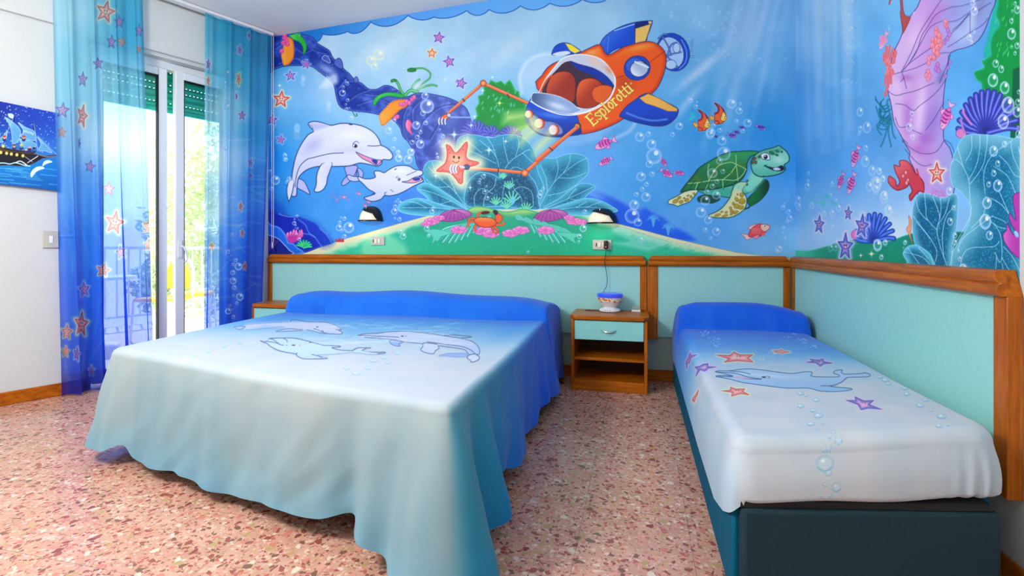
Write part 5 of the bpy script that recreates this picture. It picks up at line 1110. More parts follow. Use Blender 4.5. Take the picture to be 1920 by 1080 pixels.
# ------------------------------------------------------------------ nightstands
def nightstand(x0, x1, y0, y1, h, label):
    r = empty('nightstand', ((x0+x1)/2, (y0+y1)/2, 0), label, 'nightstand', 'wooden nightstands with an aqua drawer')
    w_ = (x1-x0)/2; d = (y1-y0)/2; t = .022
    ch = .035; o = .012
    top = [(-w_-o, d), (-w_-o, -d-o+ch), (-w_-o+ch, -d-o-.008), (w_+o-ch, -d-o-.008), (w_+o, -d-o+ch), (w_+o, d)]
    MB().prism(top, h-.032, h).build('top', M['wood_x'], r, bevel=.008, seg=3)
    for s_ in (-1, 1): MB().box(min(s_*w_, s_*(w_-t)), max(s_*w_, s_*(w_-t)), -d, d, 0, h-.032).build('side_panel', M['wood_z'], r, bevel=.002)
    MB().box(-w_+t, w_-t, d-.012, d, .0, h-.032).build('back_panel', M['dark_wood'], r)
    MB().box(-w_+t, w_-t, -d+.01, d-.012, .215, .235).build('shelf', M['wood_x'], r, bevel=.002)
    MB().box(-w_+t, w_-t, -d+.01, d-.012, .055, .075).build('shelf', M['wood_x'], r, bevel=.002)
    MB().box(-w_+t, w_-t, -d+.012, -d+.03, 0, .055).build('plinth', M['wood_x'], r, bevel=.002)
    dr = MB().box(-w_+t+.003, w_-t-.003, -d-.004, -d+.30, h-.032-.140, h-.038).build('drawer', M['drawer'], r, bevel=.003)
    P = []; hz = h-.105
    for k in range(13):
        a = k/12; P.append((-.052+.104*a+.0, -d-.004-.022*math.sin(math.pi*a)**.6, hz+.004-.010*math.sin(math.pi*a)))
    MB().tube(P, [.0035+.003*math.sin(math.pi*k/12) for k in range(13)], 8).build('handle', M['chrome'], dr, smooth=True)
    return r
nightstand(-.475, .05, 3.64, YB-.045, .535, 'wooden nightstand with aqua drawer and open shelves between the two beds')
nightstand(XL+.125, -2.82, 3.70, YB-.045, .535, 'wooden nightstand with aqua drawer in the left corner beside the curtain')

# ------------------------------------------------------------------ the two beds
def interp(x, P, C): 
    x = np.asarray(x, float); C = np.array(C, float)
    return np.stack([np.interp(x, P, C[:, i]) for i in range(3)], -1)
def path_points(pts, N, rad):
    """closed outline with rounded corners sampled N times, plus outward normals"""
    P = [Vector(p) for p in pts]; n_ = len(P); out = []
    for i in range(n_):
        a, b, c = P[i-1], P[i], P[(i+1) % n_]; r = rad[i]
        if r <= 0: out.append(b); continue
        d1 = (a-b).normalized(); d2 = (c-b).normalized()
        p, q = b+d1*r, b+d2*r
        for k in range(9):
            t = k/8; out.append(p*(1-t)**2+b*2*t*(1-t)+q*t*t)
    O = np.array([tuple(v) for v in out]); O = np.vstack([O, O[:1]])
    seg = np.hypot(*np.diff(O, axis=0).T); L = np.concatenate([[0], np.cumsum(seg)])
    s = np.linspace(0, L[-1], N, endpoint=False)
    X = np.interp(s, L, O[:, 0]); Y = np.interp(s, L, O[:, 1])
    k = 6
    dx = np.roll(X, -k)-np.roll(X, k); dy = np.roll(Y, -k)-np.roll(Y, k); q = np.hypot(dx, dy)
    nx, ny = dy/q, -dx/q
    area = np.sum(X*np.roll(Y, -1)-np.roll(X, -1)*Y)
    if area < 0: nx, ny = -nx, -ny
    return X, Y, nx, ny, s, L[-1]
def smooth01(a, b, x): t = np.clip((x-a)/(b-a), 0, 1); return t*t*(3-2*t)
def bump(x, c, w_): return np.exp(-((x-c)/w_)**2)

# ---- double bed
bd = empty('double_bed', (-1.55, 2.7, 0), 'double bed under the dolphin bedspread, left of the nightstand', 'bed')
def lb(mb, name, m, par, bev=.01):
    o = mb.build(name, m, par, bevel=bev); o.location = (-par.location[0], -par.location[1], 0) if par.parent is None else (0, 0, 0); return o
FRC, FLC, BLC, BRC = (-.545, 1.45), (-2.50, 1.93), (-2.62, 3.98), (-.60, 3.98)
def inset(P, d):
    c = (sum(p[0] for p in P)/len(P), sum(p[1] for p in P)/len(P))
    return [(p[0]+math.copysign(d, c[0]-p[0]), p[1]+math.copysign(d, c[1]-p[1])) for p in P]
quad = [FLC, FRC, BRC, BLC]
lb(MB().prism(inset(quad, .06), .30, .505), 'mattress', M['mattress'], bd, .04)
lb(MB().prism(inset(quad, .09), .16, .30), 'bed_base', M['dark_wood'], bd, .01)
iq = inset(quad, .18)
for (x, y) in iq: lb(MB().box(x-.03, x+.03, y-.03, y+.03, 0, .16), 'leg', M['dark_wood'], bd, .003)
for px_ in (-2.1, -1.08):
    pl = MB(); 
    pl.lathe([(0.0, -.085), (.16, -.075), (.27, -.05), (.33, 0), (.27, .05), (.16, .07), (0, .075)], n=32)
    o = pl.build('pillow', M['mattress'], bd, smooth=True); o.location = (px_+1.55, 3.70-2.7, .572); o.scale = (1.25, .62, .62)

def ztop_double(X, Y):
    u = (X+2.62)/(2.0)                       # 0 left .. 1 right
    z = .532+0*X
    cir = lambda q_: np.sqrt(np.clip(1-(1-np.clip(q_, 0, 1))**2, 0, 1))
    end = cir((u+.01)/.16)*cir((1.01-u)/.30)
    ys_ = 3.34-.02*np.sin(u*3.1)              # tuck under the pillow
    h = .150*np.clip(np.sin(np.clip((Y-ys_)/(3.99-ys_), 0, 1)**.50*math.pi), 0, 1)**.62
    h = h*(.30+.70*end)*(1+.06*np.cos((u-.5)*6.2*2))
    z = z+h-.020*bump(Y, ys_-.006, .016)*(.4+.6*end)
    z = z-.006*bump(Y, 2.2, .5)+.004*np.sin(X*5+Y*3)
    return z
N = 1800
X0, Y0, nx, ny, s_, Lp = path_points([FLC, FRC, (-.60, 3.30), BRC, BLC, (-2.60, 3.46)], N, [.07, .07, .2, .05, .05, .2])
def side_weights():
    front = (ny < -.6); right = (nx > .6); left = (nx < -.6); back = ny > .6
    return front, right, left, back
front, right, left, back = side_weights()
# distance along the front edge from the left corner, along the right edge from the front corner
uf = (X0-FLC[0])/(FRC[0]-FLC[0]); ur = (Y0-FRC[1])/(3.98-FRC[1])
cornR = bump(np.hypot(X0-FRC[0], Y0-FRC[1]), 0, .12); cornL = bump(np.hypot(X0-FLC[0], Y0-FLC[1]), 0, .18)
ws = lambda f, p=0: np.sin(s_*f+p)
hemoff = .035+.010*ws(7, 1)+.008*ws(13, 2)
hemoff = hemoff+cornR*.15+cornL*.05
fr_w = smooth01(.02, .08, uf)*smooth01(.02, .08, 1-uf)*(ny < -.5)
hemoff += fr_w*(.050*bump(uf, .855, .035)-.03*bump(uf, .79, .03)+.03*bump(uf, .93, .03)+.03*bump(uf, .62, .07)-.02*bump(uf, .5, .06)+.02*bump(uf, .3, .08)-.012*bump(uf, .12, .03)+.02*bump(uf, .07, .02))
rt_w = (nx > .5)
hemoff += rt_w*(.085*bump(ur, .12, .028)-.03*bump(ur, .17, .03)-.03*bump(ur, .07, .015)+.02*bump(ur, .3, .05)-.01*bump(ur, .42, .05)+.05*bump(ur, .74, .07)+.03*bump(ur, .62, .03))
hemz = .065+.015*ws(5, .5)+.01*ws(11)+cornR*(-.05)+fr_w*(.035*bump(uf, .11, .03)+.05*bump(uf, .80, .06)-.02*bump(uf, .03, .05)+.02*bump(uf, .4, .1))+rt_w*(.05*bump(ur, .2, .05)+.03*bump(ur, .6, .1))
hemz = np.maximum(hemz, .012)
hemoff = np.where(back, .0, hemoff); hemoff = np.where(left, np.minimum(hemoff, .22), hemoff)
K = 84
rows = []; cols = []
rr = .035                                     # rounding of the top edge
ze = ztop_double(X0-nx*.05, Y0-ny*.05)
def dcol(Y, X=None):
    return interp(Y, [1.4, 1.95, 2.25, 2.5, 2.8, 3.05, 3.22, 3.34, 4.0], [(196, 202, 212), (194, 202, 216), (186, 204, 222), (152, 194, 226), (96, 170, 228), (52, 148, 226), (26, 124, 224), (12, 106, 220), (10, 102, 220)])
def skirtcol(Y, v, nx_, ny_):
    f = interp(v, [0, .25, .7, 1], [(152, 168, 170), (136, 158, 164), (122, 152, 162), (108, 154, 174)])  # front drape greyer than the top: its shade is put into the colour
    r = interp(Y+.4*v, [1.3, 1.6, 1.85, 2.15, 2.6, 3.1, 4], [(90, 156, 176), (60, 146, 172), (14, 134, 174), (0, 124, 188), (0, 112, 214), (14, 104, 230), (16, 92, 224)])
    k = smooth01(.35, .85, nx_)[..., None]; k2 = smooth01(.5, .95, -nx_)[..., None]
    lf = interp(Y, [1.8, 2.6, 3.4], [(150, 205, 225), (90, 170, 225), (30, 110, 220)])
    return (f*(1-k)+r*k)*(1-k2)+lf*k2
for k in range(K+1):                          # hem up to the edge
    v = 1-k/K                                # 1 hem .. 0 edge
    if k == K: pass
    prof = v**.9
    off = np.where(v < 1e-9, 0, rr*.0)+hemoff*prof+.004*np.sin(s_*31+v*4)*v+.016*(vnoise(s_*1000+v*260, np.full_like(s_, v*260), 85, 17)-.5)*v**.6
    z = ze-rr+(hemz-(ze-rr))*v
    Xk = X0+nx*(off); Yk = Y0+ny*(off)
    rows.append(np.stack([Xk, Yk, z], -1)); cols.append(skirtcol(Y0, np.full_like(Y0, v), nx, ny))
for k in range(1, 9):                         # rounded edge
    a = k/8*math.pi/2
    rows.append(np.stack([X0-nx*rr*(1-math.cos(a)), Y0-ny*rr*(1-math.cos(a)), ze-rr+rr*math.sin(a)], -1))
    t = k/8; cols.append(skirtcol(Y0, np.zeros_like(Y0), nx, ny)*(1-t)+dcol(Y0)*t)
XS, YS = X0-nx*rr, Y0-ny*rr
cx_ = np.clip(XS, -1.9, -1.25); cyy = 2.7+0*YS
zoff = ze-ztop_double(XS, YS)
KI = 170
for k in range(1, KI+1):
    t = k/KI
    Xk = XS+(cx_-XS)*t; Yk = YS+(cyy-YS)*t
    rows.append(np.stack([Xk, Yk, ztop_double(Xk, Yk)+zoff*np.exp(-t*KI/3.0)], -1)); cols.append(dcol(Yk+.03*np.sin(Xk*7)+.015*np.sin(Xk*23)))
V = np.array(rows); Cc = np.array(cols)
Vd_right = None
def stitch(c):                                # soft watery mottling of the print
    n_ = vnoise(V[..., 0]*1000+4000, V[..., 1]*1000+4000, 130, 3)+.5*vnoise(V[..., 0]*1000+4000, V[..., 1]*1000+4000, 50, 8)-.75
    return np.clip(c+n_[..., None]*np.array([20, 10, 4])*np.clip((235-c)/90, 0, 1), 0, 255)
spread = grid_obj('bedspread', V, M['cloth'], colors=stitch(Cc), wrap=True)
tag(spread, 'large blue and white dolphin bedspread draped over the double bed', 'bedspread')

# printed motifs of the double bedspread
def bed_decals(S):
    c = Canvas(250, 588, 930, 800, S)
    ln = (45, 70, 125); bl = (170, 195, 232); lb_ = (200, 215, 238)
    A = (430, 580, 6.4); B = (660, 600, 6.4)
    c.F = A
    c.fill([(200, 180), (400, 165), (700, 150), (950, 148), (1150, 155), (1250, 180), (1330, 225), (1330, 248), (1355, 275), (1345, 295), (1280, 300), (1180, 292), (1120, 275), (1050, 268), (930, 250), (750, 235), (560, 212), (400, 205), (205, 245)], (198, 205, 235), soft=3, lit=(0, 1, (180, 196, 235), .6))
    c.fill([(55, 210), (120, 205), (195, 208), (150, 238), (100, 242)], bl, line=ln, lw=.8, smooth=False); c.fill([(560, 268), (700, 235), (880, 250), (750, 262)], bl, line=ln, lw=.8)
    c.stroke([(740, 148), (750, 125), (830, 132), (950, 150), (1150, 155), (1250, 180), (1340, 232), (1330, 248), (1280, 246)], ln, 1.1); c.stroke([(200, 182), (400, 168), (740, 150)], (120, 140, 190), .8)
    c.stroke([(1310, 255), (1355, 275), (1345, 298), (1280, 300), (1160, 290), (1100, 262), (1040, 240), (1015, 232)], ln, 1.1); c.stroke([(1170, 285), (1130, 292), (1000, 262), (930, 250)], ln, .9); c.stroke([(205, 248), (400, 235), (600, 213), (660, 212)], (110, 130, 185), .8)
    c.ell(1055, 212, 14, 6, (30, 40, 80)); c.ell(1115, 262, 18, 8, (60, 90, 190))
    for Pm in ([(380, 378), (440, 390), (480, 352), (520, 345), (740, 345), (870, 365), (1000, 400), (1130, 432), (1320, 442), (1320, 455), (1230, 465), (1350, 492), (1480, 495), (1560, 462), (1700, 465), (1600, 492), (1690, 512), (1860, 512), (1860, 530), (1700, 545), (1500, 518), (1350, 530), (1180, 545), (1060, 550), (1180, 590), (1000, 598), (880, 590), (810, 560), (805, 535), (650, 508), (520, 462), (455, 412), (400, 402)],):
        c.fill(Pm, (190, 212, 238), line=(90, 120, 170), lw=.7, soft=1, lit=(0, 1, (165, 195, 235), .5))
    for Pm in ([(372, 378), (440, 405), (455, 415), (500, 450), (600, 500), (800, 538)], [(480, 352), (640, 345), (780, 348), (900, 372), (1000, 400), (1130, 432)], [(1130, 435), (1320, 442), (1305, 456), (1230, 463), (1330, 490), (1480, 497)], [(815, 522), (802, 548), (860, 585), (950, 598), (1180, 590)], [(990, 543), (1060, 560), (1115, 582)], [(1480, 495), (1540, 465), (1700, 464)], [(1590, 495), (1640, 470)], [(1690, 512), (1800, 520), (1865, 515), (1860, 530), (1780, 535)], [(480, 352), (540, 372), (600, 420), (650, 432)], [(650, 350), (690, 372), (695, 395)], [(430, 385), (520, 395), (600, 415)]):
        c.stroke(Pm, ln, 1.15)
    c.ell(770, 432, 22, 7, (20, 30, 70)); c.ell(845, 432, 5, 4, ln); c.ell(690, 434, 6, 5, ln); c.ell(970, 402, 12, 4, ln)
    c.F = B
    c.fill([(75, 185), (160, 168), (300, 162), (450, 142), (680, 138), (900, 155), (1100, 190), (1300, 225), (1440, 262), (1520, 330), (1530, 400), (1495, 425), (1480, 405), (1400, 420), (1380, 370), (1320, 335), (1200, 325), (1050, 300), (900, 290), (750, 285), (600, 265), (480, 240), (300, 225), (160, 212)], (192, 205, 236), soft=2, lit=(0, 1, (160, 190, 235), .7))
    c.fill([(450, 255), (500, 240), (620, 262), (560, 290), (580, 315), (520, 312), (470, 290)], (140, 175, 230), line=ln, lw=.9); c.fill([(865, 275), (850, 320), (825, 355), (860, 385), (940, 405), (985, 400), (1000, 370), (1040, 345), (1035, 310), (1005, 290)], (196, 208, 236), line=ln, lw=1.3)
    c.fill([(1040, 430), (1120, 408), (1220, 398), (1390, 402), (1390, 440), (1250, 445), (1120, 435)], (140, 170, 225), line=(90, 120, 180), lw=.7); c.fill([(1400, 425), (1385, 460), (1425, 490), (1435, 508), (1500, 490), (1530, 455), (1515, 430), (1480, 410)], (200, 212, 238), line=ln, lw=1.4)
    for Pm in ([(75, 185), (150, 168), (300, 162)], [(300, 162), (450, 142), (680, 138), (900, 160), (1100, 190), (1300, 222), (1440, 258), (1520, 330), (1530, 400), (1495, 425)], [(1110, 185), (1250, 182), (1435, 203), (1310, 218)], [(75, 185), (220, 190), (560, 208)], [(150, 208), (300, 222), (440, 230), (600, 262), (860, 285)], [(1050, 310), (1250, 338), (1350, 358), (1390, 400)], [(900, 262), (1150, 298), (1320, 320), (1420, 360), (1475, 405)]): c.stroke(Pm, ln, 1.2)
    c.ell(605, 195, 18, 6, (20, 30, 70)); c.ell(648, 195, 8, 4, ln); c.ell(290, 208, 70, 6, (90, 110, 200), al=.7)
    c.F = F0
    for x, y, r in ((585, 742, 10), (600, 724, 8), (620, 716, 9), (650, 690, 6), (668, 700, 8), (690, 690, 6), (700, 676, 7), (720, 670, 6), (745, 662, 6), (610, 708, 5), (580, 770, 6), (640, 704, 5), (728, 680, 5), (300, 700, 7), (320, 690, 5), (345, 676, 5), (360, 668, 6), (390, 660, 4), (420, 650, 4), (450, 644, 4), (312, 684, 4)):
        c.ell(x, y, r, r*.5, (190, 222, 240), al=.5); c.stroke([(x-r, y), (x-r*.5, y+r*.4), (x+r*.4, y+r*.42), (x+r, y)], (110, 175, 215), 1.2, al=.8); c.stroke([(x-r*.6, y-r*.35), (x, y-r*.5), (x+r*.6, y-r*.35)], (140, 195, 225), .9, al=.6)
    for k in range(60):
        x = 560+nrs.rand()*290; y = 606+nrs.rand()*44; c.stroke([(x, y), (x+20, y-3*nrs.rand()), (x+45, y+3*nrs.randn())], (225, 240, 250), 1.6, al=.3, soft=2)
    return c
cdv = bed_decals(2.0)
Sx = 1.5
gx, gy = np.meshgrid(np.arange(255, 925, 1/Sx), np.arange(592, 776, 1/Sx))
u_ = (gx-960)/FPX; v_ = (HOR-gy)/FPX
dx_ = -sy_+u_*cy_; dy_ = cy_+u_*sy_
zt = np.full_like(gx, .532)
for _ in range(6):
    t = (zt-CAM_H)/v_; zt = ztop_double(dx_*t, dy_*t)
t = (zt-CAM_H)/v_; Xp, Yp = dx_*t, dy_*t
rgbp, ap = cdv.sample(gx, gy)
base = dcol(Yp+.03*np.sin(Xp*7)+.015*np.sin(Xp*23))
V_old = V; V = np.stack([Xp, Yp, zt], -1); base = stitch(base)
colp = base*(1-ap[..., None])+rgbp*ap[..., None]
k_ = (ap > .02); inside = (Yp > 1.75) & (Yp < 3.30) & (Xp > -2.45) & (Xp < -.65) & (Yp > 2.01-.2515*(Xp+2.5))
keep = (k_[:-1, :-1] | k_[1:, :-1] | k_[:-1, 1:] | k_[1:, 1:]) & inside[:-1, :-1]
motif = grid_obj('motif', np.stack([Xp, Yp, zt+.0006], -1), M['cloth'], colors=colp, keep=keep, flip=True)
join_into(spread, [motif])

# ---- single bed
sb = empty('single_bed', (.63, 2.7, 0), 'narrow single bed with dark teal box base against the right wall', 'bed')
SFL, SFR, SBR, SBL = (.255, 1.55), (.965, 1.70), (1.03, 3.98), (.245, 3.98)
q = [SFL, SFR, SBR, SBL]
def lbs(mb, name, m, par, bev=.01):
    o = mb.build(name, m, par, bevel=bev); o.location = (-sb.location[0], -sb.location[1], 0) if par is sb else (0, 0, 0); return o
fd = Vector((SFR[0]-SFL[0], SFR[1]-SFL[1], 0)).normalized(); fn = Vector((fd.y, -fd.x, 0))
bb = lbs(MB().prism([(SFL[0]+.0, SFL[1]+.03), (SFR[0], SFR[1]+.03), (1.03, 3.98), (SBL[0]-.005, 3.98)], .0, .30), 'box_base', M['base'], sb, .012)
Mf = Matrix.Identity(4); Mf.col[0][:3] = fd; Mf.col[1][:3] = -fn; Mf.col[3][:3] = (SFL[0], SFL[1], 0)
W_ = (Vector(SFR)-Vector(SFL)).length
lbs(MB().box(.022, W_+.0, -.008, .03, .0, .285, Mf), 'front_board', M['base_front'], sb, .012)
lbs(MB().box(.02, W_-.02, .0, .05, .286, .306, Mf), 'slat_gap', M['dark'], sb, .002)
lbs(MB().prism([(SFL[0]+.03, SFL[1]+.03), (SFR[0]-.02, SFR[1]+.03), (1.01, 3.96), (.27, 3.96)], .306, .455), 'mattress', M['mattress'], sb, .03)
pl = MB(); pl.lathe([(0.0, -.085), (.16, -.075), (.27, -.05), (.33, 0), (.27, .05), (.16, .07), (0, .075)], n=32)
o = pl.build('pillow', M['mattress'], sb, smooth=True); o.location = (0, 1.06, .54); o.scale = (1.12, .55, .55)
def ztop_single(X, Y):
    u = (X-.24)/.79
    z = .475+.045*np.clip(u, 0, 1)*np.clip(1-(Y-1.6)/1.6, 0, 1)+.02*np.clip((Y-1.6)/2, 0, 1)
    cir = lambda q_: np.sqrt(np.clip(1-(1-np.clip(q_, 0, 1))**2, 0, 1))
    end = cir((u+.02)/.22)*cir((1.02-u)/.45)
    ys_ = 3.50-.10*np.clip(u-.6, 0, 1)
    h = .155*np.clip(np.sin(np.clip((Y-ys_)/(3.99-ys_), 0, 1)**.48*math.pi), 0, 1)**.62*(.30+.70*end)
    return z+h-.018*bump(Y, ys_-.006, .013)+.003*np.sin(X*9+Y*4)
N = 1500
X0, Y0, nx, ny, s_, Lp = path_points([SFL, (SFR[0]+.01, SFR[1]), (1.018, 3.98), SBL], N, [.07, .08, .04, .04])
ze = ztop_single(X0-nx*.05, Y0-ny*.05)
frontw = smooth01(.5, .9, -ny)
lw_ = smooth01(.3, .9, -nx)
hemz = .297+.004*np.sin(X0*16)+.02*np.clip((X0-.3)/.7, 0, 1)
leftz = interp(Y0, [1.5, 1.62, 1.8, 2.3, 3.0, 3.55, 4.0], [(.30,)*3, (.24,)*3, (.19,)*3, (.185,)*3, (.20,)*3, (.215,)*3, (.2,)*3])[..., 0]
hemz = np.where(nx < -.3, leftz*lw_+hemz*(1-lw_), hemz)
hemoff = .006+.012*lw_+.008*frontw*np.sin(s_*6)+.012*bump(np.hypot(X0-SFR[0], Y0-SFR[1]), 0, .09)*np.sin(s_*150)
K = 60; rows = []; rr = .045
for k in range(K+1):
    v = 1-k/K
    bulge = .010*math.sin(math.pi*v)
    off = bulge+hemoff*v
    tuck = np.where(nx < -.3, 0, .02*max(0, (v-.85)/.15)**2)
    rows.append(np.stack([X0+nx*(off-tuck), Y0+ny*(off-tuck), ze-rr+(hemz-(ze-rr))*v], -1))
for k in range(1, 13):
    a = k/12*math.pi/2
    rows.append(np.stack([X0-nx*rr*(1-math.cos(a)), Y0-ny*rr*(1-math.cos(a)), ze-rr+rr*math.sin(a)], -1))
XS, YS = X0-nx*rr, Y0-ny*rr
cx_ = .63+0*XS; cyy = np.clip(YS, 2.0, 3.5)
zoff = ze-ztop_single(XS, YS)
KI = 270
for k in range(1, KI+1):
    t = k/KI; Xk = XS+(cx_-XS)*t; Yk = YS+(cyy-YS)*t
    rows.append(np.stack([Xk, Yk, ztop_single(Xk, Yk)+zoff*np.exp(-t*KI/6)], -1))
V = np.array(rows)
yy = V[..., 1]+.03*np.sin(V[..., 0]*9)
Cc = interp(yy, [1.5, 2.25, 2.45, 2.65, 2.9, 3.2, 3.45, 3.55, 4.0], [(196, 206, 216), (194, 206, 220), (176, 202, 226), (130, 188, 230), (72, 156, 230), (28, 130, 228), (8, 104, 222), (4, 92, 222), (6, 92, 224)])
n_ = vnoise(V[..., 0]*1000+3000, V[..., 1]*1000, 90, 3)+.5*vnoise(V[..., 0]*1000+3000, V[..., 1]*1000, 35, 8)-.75
Cc = np.clip(Cc+n_[..., None]*np.array([26, 14, 6])*np.clip((245-Cc)/80, 0, 1), 0, 255)
sidev = smooth01(.47, .30, V[..., 2])[..., None]*(nx < -.5)[None, :, None]
Cc = Cc*(1-.35*sidev)+np.array([140, 195, 225])*.35*sidev
def single_decals(S):
    c = Canvas(1255, 600, 1880, 960, S)
    ln = (25, 75, 130)
    D = (1280, 620, 5.053)
    c.F = D
    body = [(310, 390), (350, 378), (440, 380), (520, 368), (640, 362), (780, 375), (900, 392), (1040, 405), (1150, 390), (1215, 390), (1228, 408), (1215, 428), (1300, 437), (1470, 437), (1480, 420), (1430, 405), (1440, 382), (1480, 372), (1515, 375), (1505, 395), (1545, 412), (1700, 405), (1715, 398), (1770, 410), (1770, 432), (1700, 440), (1560, 445), (1520, 480), (1450, 515), (1400, 528), (1600, 548), (1560, 568), (1440, 578), (1300, 572), (1190, 545), (1000, 545), (850, 530), (700, 510), (560, 490), (450, 460), (318, 435), (340, 425), (420, 425), (480, 432), (400, 408)]
    c.fill(body, (165, 200, 235), line=ln, lw=1.3, n=3, lit=(0, 1, (130, 178, 228), .6), glow=(190, 235, 250), gw=3)
    c.blur_spot(800, 425, 330, 14, (205, 220, 242), .8, .08)
    for Pm in ([(310, 390), (500, 405), (620, 440), (750, 458)], [(320, 435), (480, 438), (600, 455), (740, 460)], [(440, 382), (560, 392), (640, 412)], [(1310, 522), (1420, 520), (1500, 490), (1560, 445)]): c.stroke(Pm, ln, 1.2)
    c.fill([(470, 432), (560, 440), (650, 455), (520, 450)], (225, 170, 200)); c.ell(770, 440, 22, 7, (20, 30, 70)); c.stroke([(800, 430), (825, 440), (815, 452)], ln, 1)
    def st(P, col, ed, glow):
        c.fill(P, (245, 195, 190) if col[0] > 180 else (235, 165, 215), line=ed, lw=.9, smooth=False, rim=col, rimw=6, glow=glow, gw=5)
    R, RE, RG = (232, 95, 100), (160, 45, 75), (238, 240, 190); B_, BE, BG = (75, 95, 190), (60, 65, 160), (235, 190, 235)
    st([(320, 230), (450, 235), (485, 200), (540, 228), (668, 228), (620, 260), (668, 298), (520, 285), (390, 298), (440, 268)], R, RE, RG)
    st([(372, 570), (450, 565), (455, 535), (500, 552), (590, 552), (570, 575), (630, 608), (550, 598), (462, 622), (470, 585)], R, RE, RG)
    st([(850, 190), (910, 188), (935, 178), (955, 192), (1015, 202), (960, 208), (945, 218), (920, 208), (870, 206), (895, 198)], (235, 140, 120), (190, 90, 90), (250, 230, 200))
    st([(1172, 300), (1235, 288), (1200, 268), (1290, 278), (1332, 265), (1335, 290), (1418, 308), (1340, 315), (1305, 338), (1260, 305)], B_, BE, BG)
    st([(1548, 660), (1640, 660), (1630, 625), (1720, 665), (1810, 660), (1770, 700), (1885, 745), (1760, 735), (1690, 750), (1660, 700)], B_, BE, BG)
    st([(110, 345), (165, 335), (190, 318), (240, 312), (242, 340), (315, 344), (240, 358), (215, 385), (165, 372), (122, 435), (145, 368)], B_, BE, BG)
    st([(70, 205), (78, 235), (135, 228), (80, 255), (62, 310), (45, 310), (38, 365), (30, 290), (50, 265)], (140, 90, 180), BE, BG)
    st([(150, 560), (140, 610), (120, 640), (112, 680), (105, 665), (92, 670), (95, 640), (125, 605)], (235, 120, 80), RE, (250, 235, 210))
    for x, y in ((515, 243), (545, 246), (505, 565), (530, 568), (1280, 292), (1300, 295), (1700, 680), (1728, 688)): c.ell(x, y, 6, 4, (60, 25, 60))
    c.F = (1240, 640, 2.454)
    def bb_(x, y, r, q=.65, al=.85):
        c.ell(x, y, r, r*q, (190, 220, 238), al=.55*al, rim=(110, 180, 215), rimw=max(1.2, r*.16)); c.stroke([(x-r*.7, y+r*q*.4), (x, y+r*q*.9), (x+r*.8, y+r*q*.3)], (90, 165, 205), 1, al=al); c.ell(x-r*.2, y-r*q*.35, r*.25, r*.16, (245, 250, 255), al=al)
    for x, y, r in ((640, 240, 18), (665, 250, 10), (640, 298, 18), (712, 270, 17), (700, 318, 18), (722, 342, 24), (688, 380, 20), (738, 378, 9), (720, 402, 10), (690, 320, 10), (1005, 165, 14), (1030, 178, 20), (1045, 195, 14), (1120, 215, 18), (1130, 242, 18), (1215, 270, 16), (1190, 295, 20), (1240, 318, 12), (1290, 345, 26), (1278, 388, 20), (1320, 385, 10)): bb_(x, y, r, .5)
    for x, y, r in ((790, 418, 10), (775, 440, 8), (814, 455, 20), (768, 495, 17), (748, 500, 10), (752, 563, 42), (770, 606, 16), (753, 660, 11), (806, 672, 23), (778, 710, 11), (734, 710, 9), (1316, 425, 9), (1477, 438, 8)): bb_(x, y, r, .95)
    c.F = D
    for x, y in ((210, 20), (240, 15), (190, 40), (270, 70), (320, 80), (300, 110), (320, 140), (1010, 20), (1060, 25), (1020, 50), (1120, 95), (1160, 85), (1150, 110), (1220, 140), (1250, 150), (780, 270), (870, 225), (890, 320), (800, 300)):
        for k in range(4): c.ell(x+26*nrs.randn(), y+8*nrs.randn(), 9, 4, (205, 235, 250), al=.6)
    for x, y in ((230, 660), (180, 730), (250, 800), (300, 790), (260, 850), (190, 600), (330, 860)): c.ell(x, y, 10, 34, (150, 200, 230), rot=.4, al=.5)
    return c
cds = single_decals(2.0)
pxx, pyy = pix(V[..., 0], V[..., 1], V[..., 2]); rgbp, ap = cds.sample(pxx, pyy)
vis = (pxx > 1258) & (pxx < 1876) & (pyy > 604) & (pyy < 955) & (V[..., 1] < 3.46) & ~((nx > .5)[None, :] & (np.arange(V.shape[0]) < 62)[:, None])
ap = ap*vis
Cc = Cc*(1-ap[..., None])+rgbp*ap[..., None]
sp2 = grid_obj('bedspread', V, M['cloth'], colors=Cc, wrap=True)
tag(sp2, 'small white and blue bedspread with one dolphin and starfish, on the single bed', 'bedspread')
print('beds', time.time()-T0)
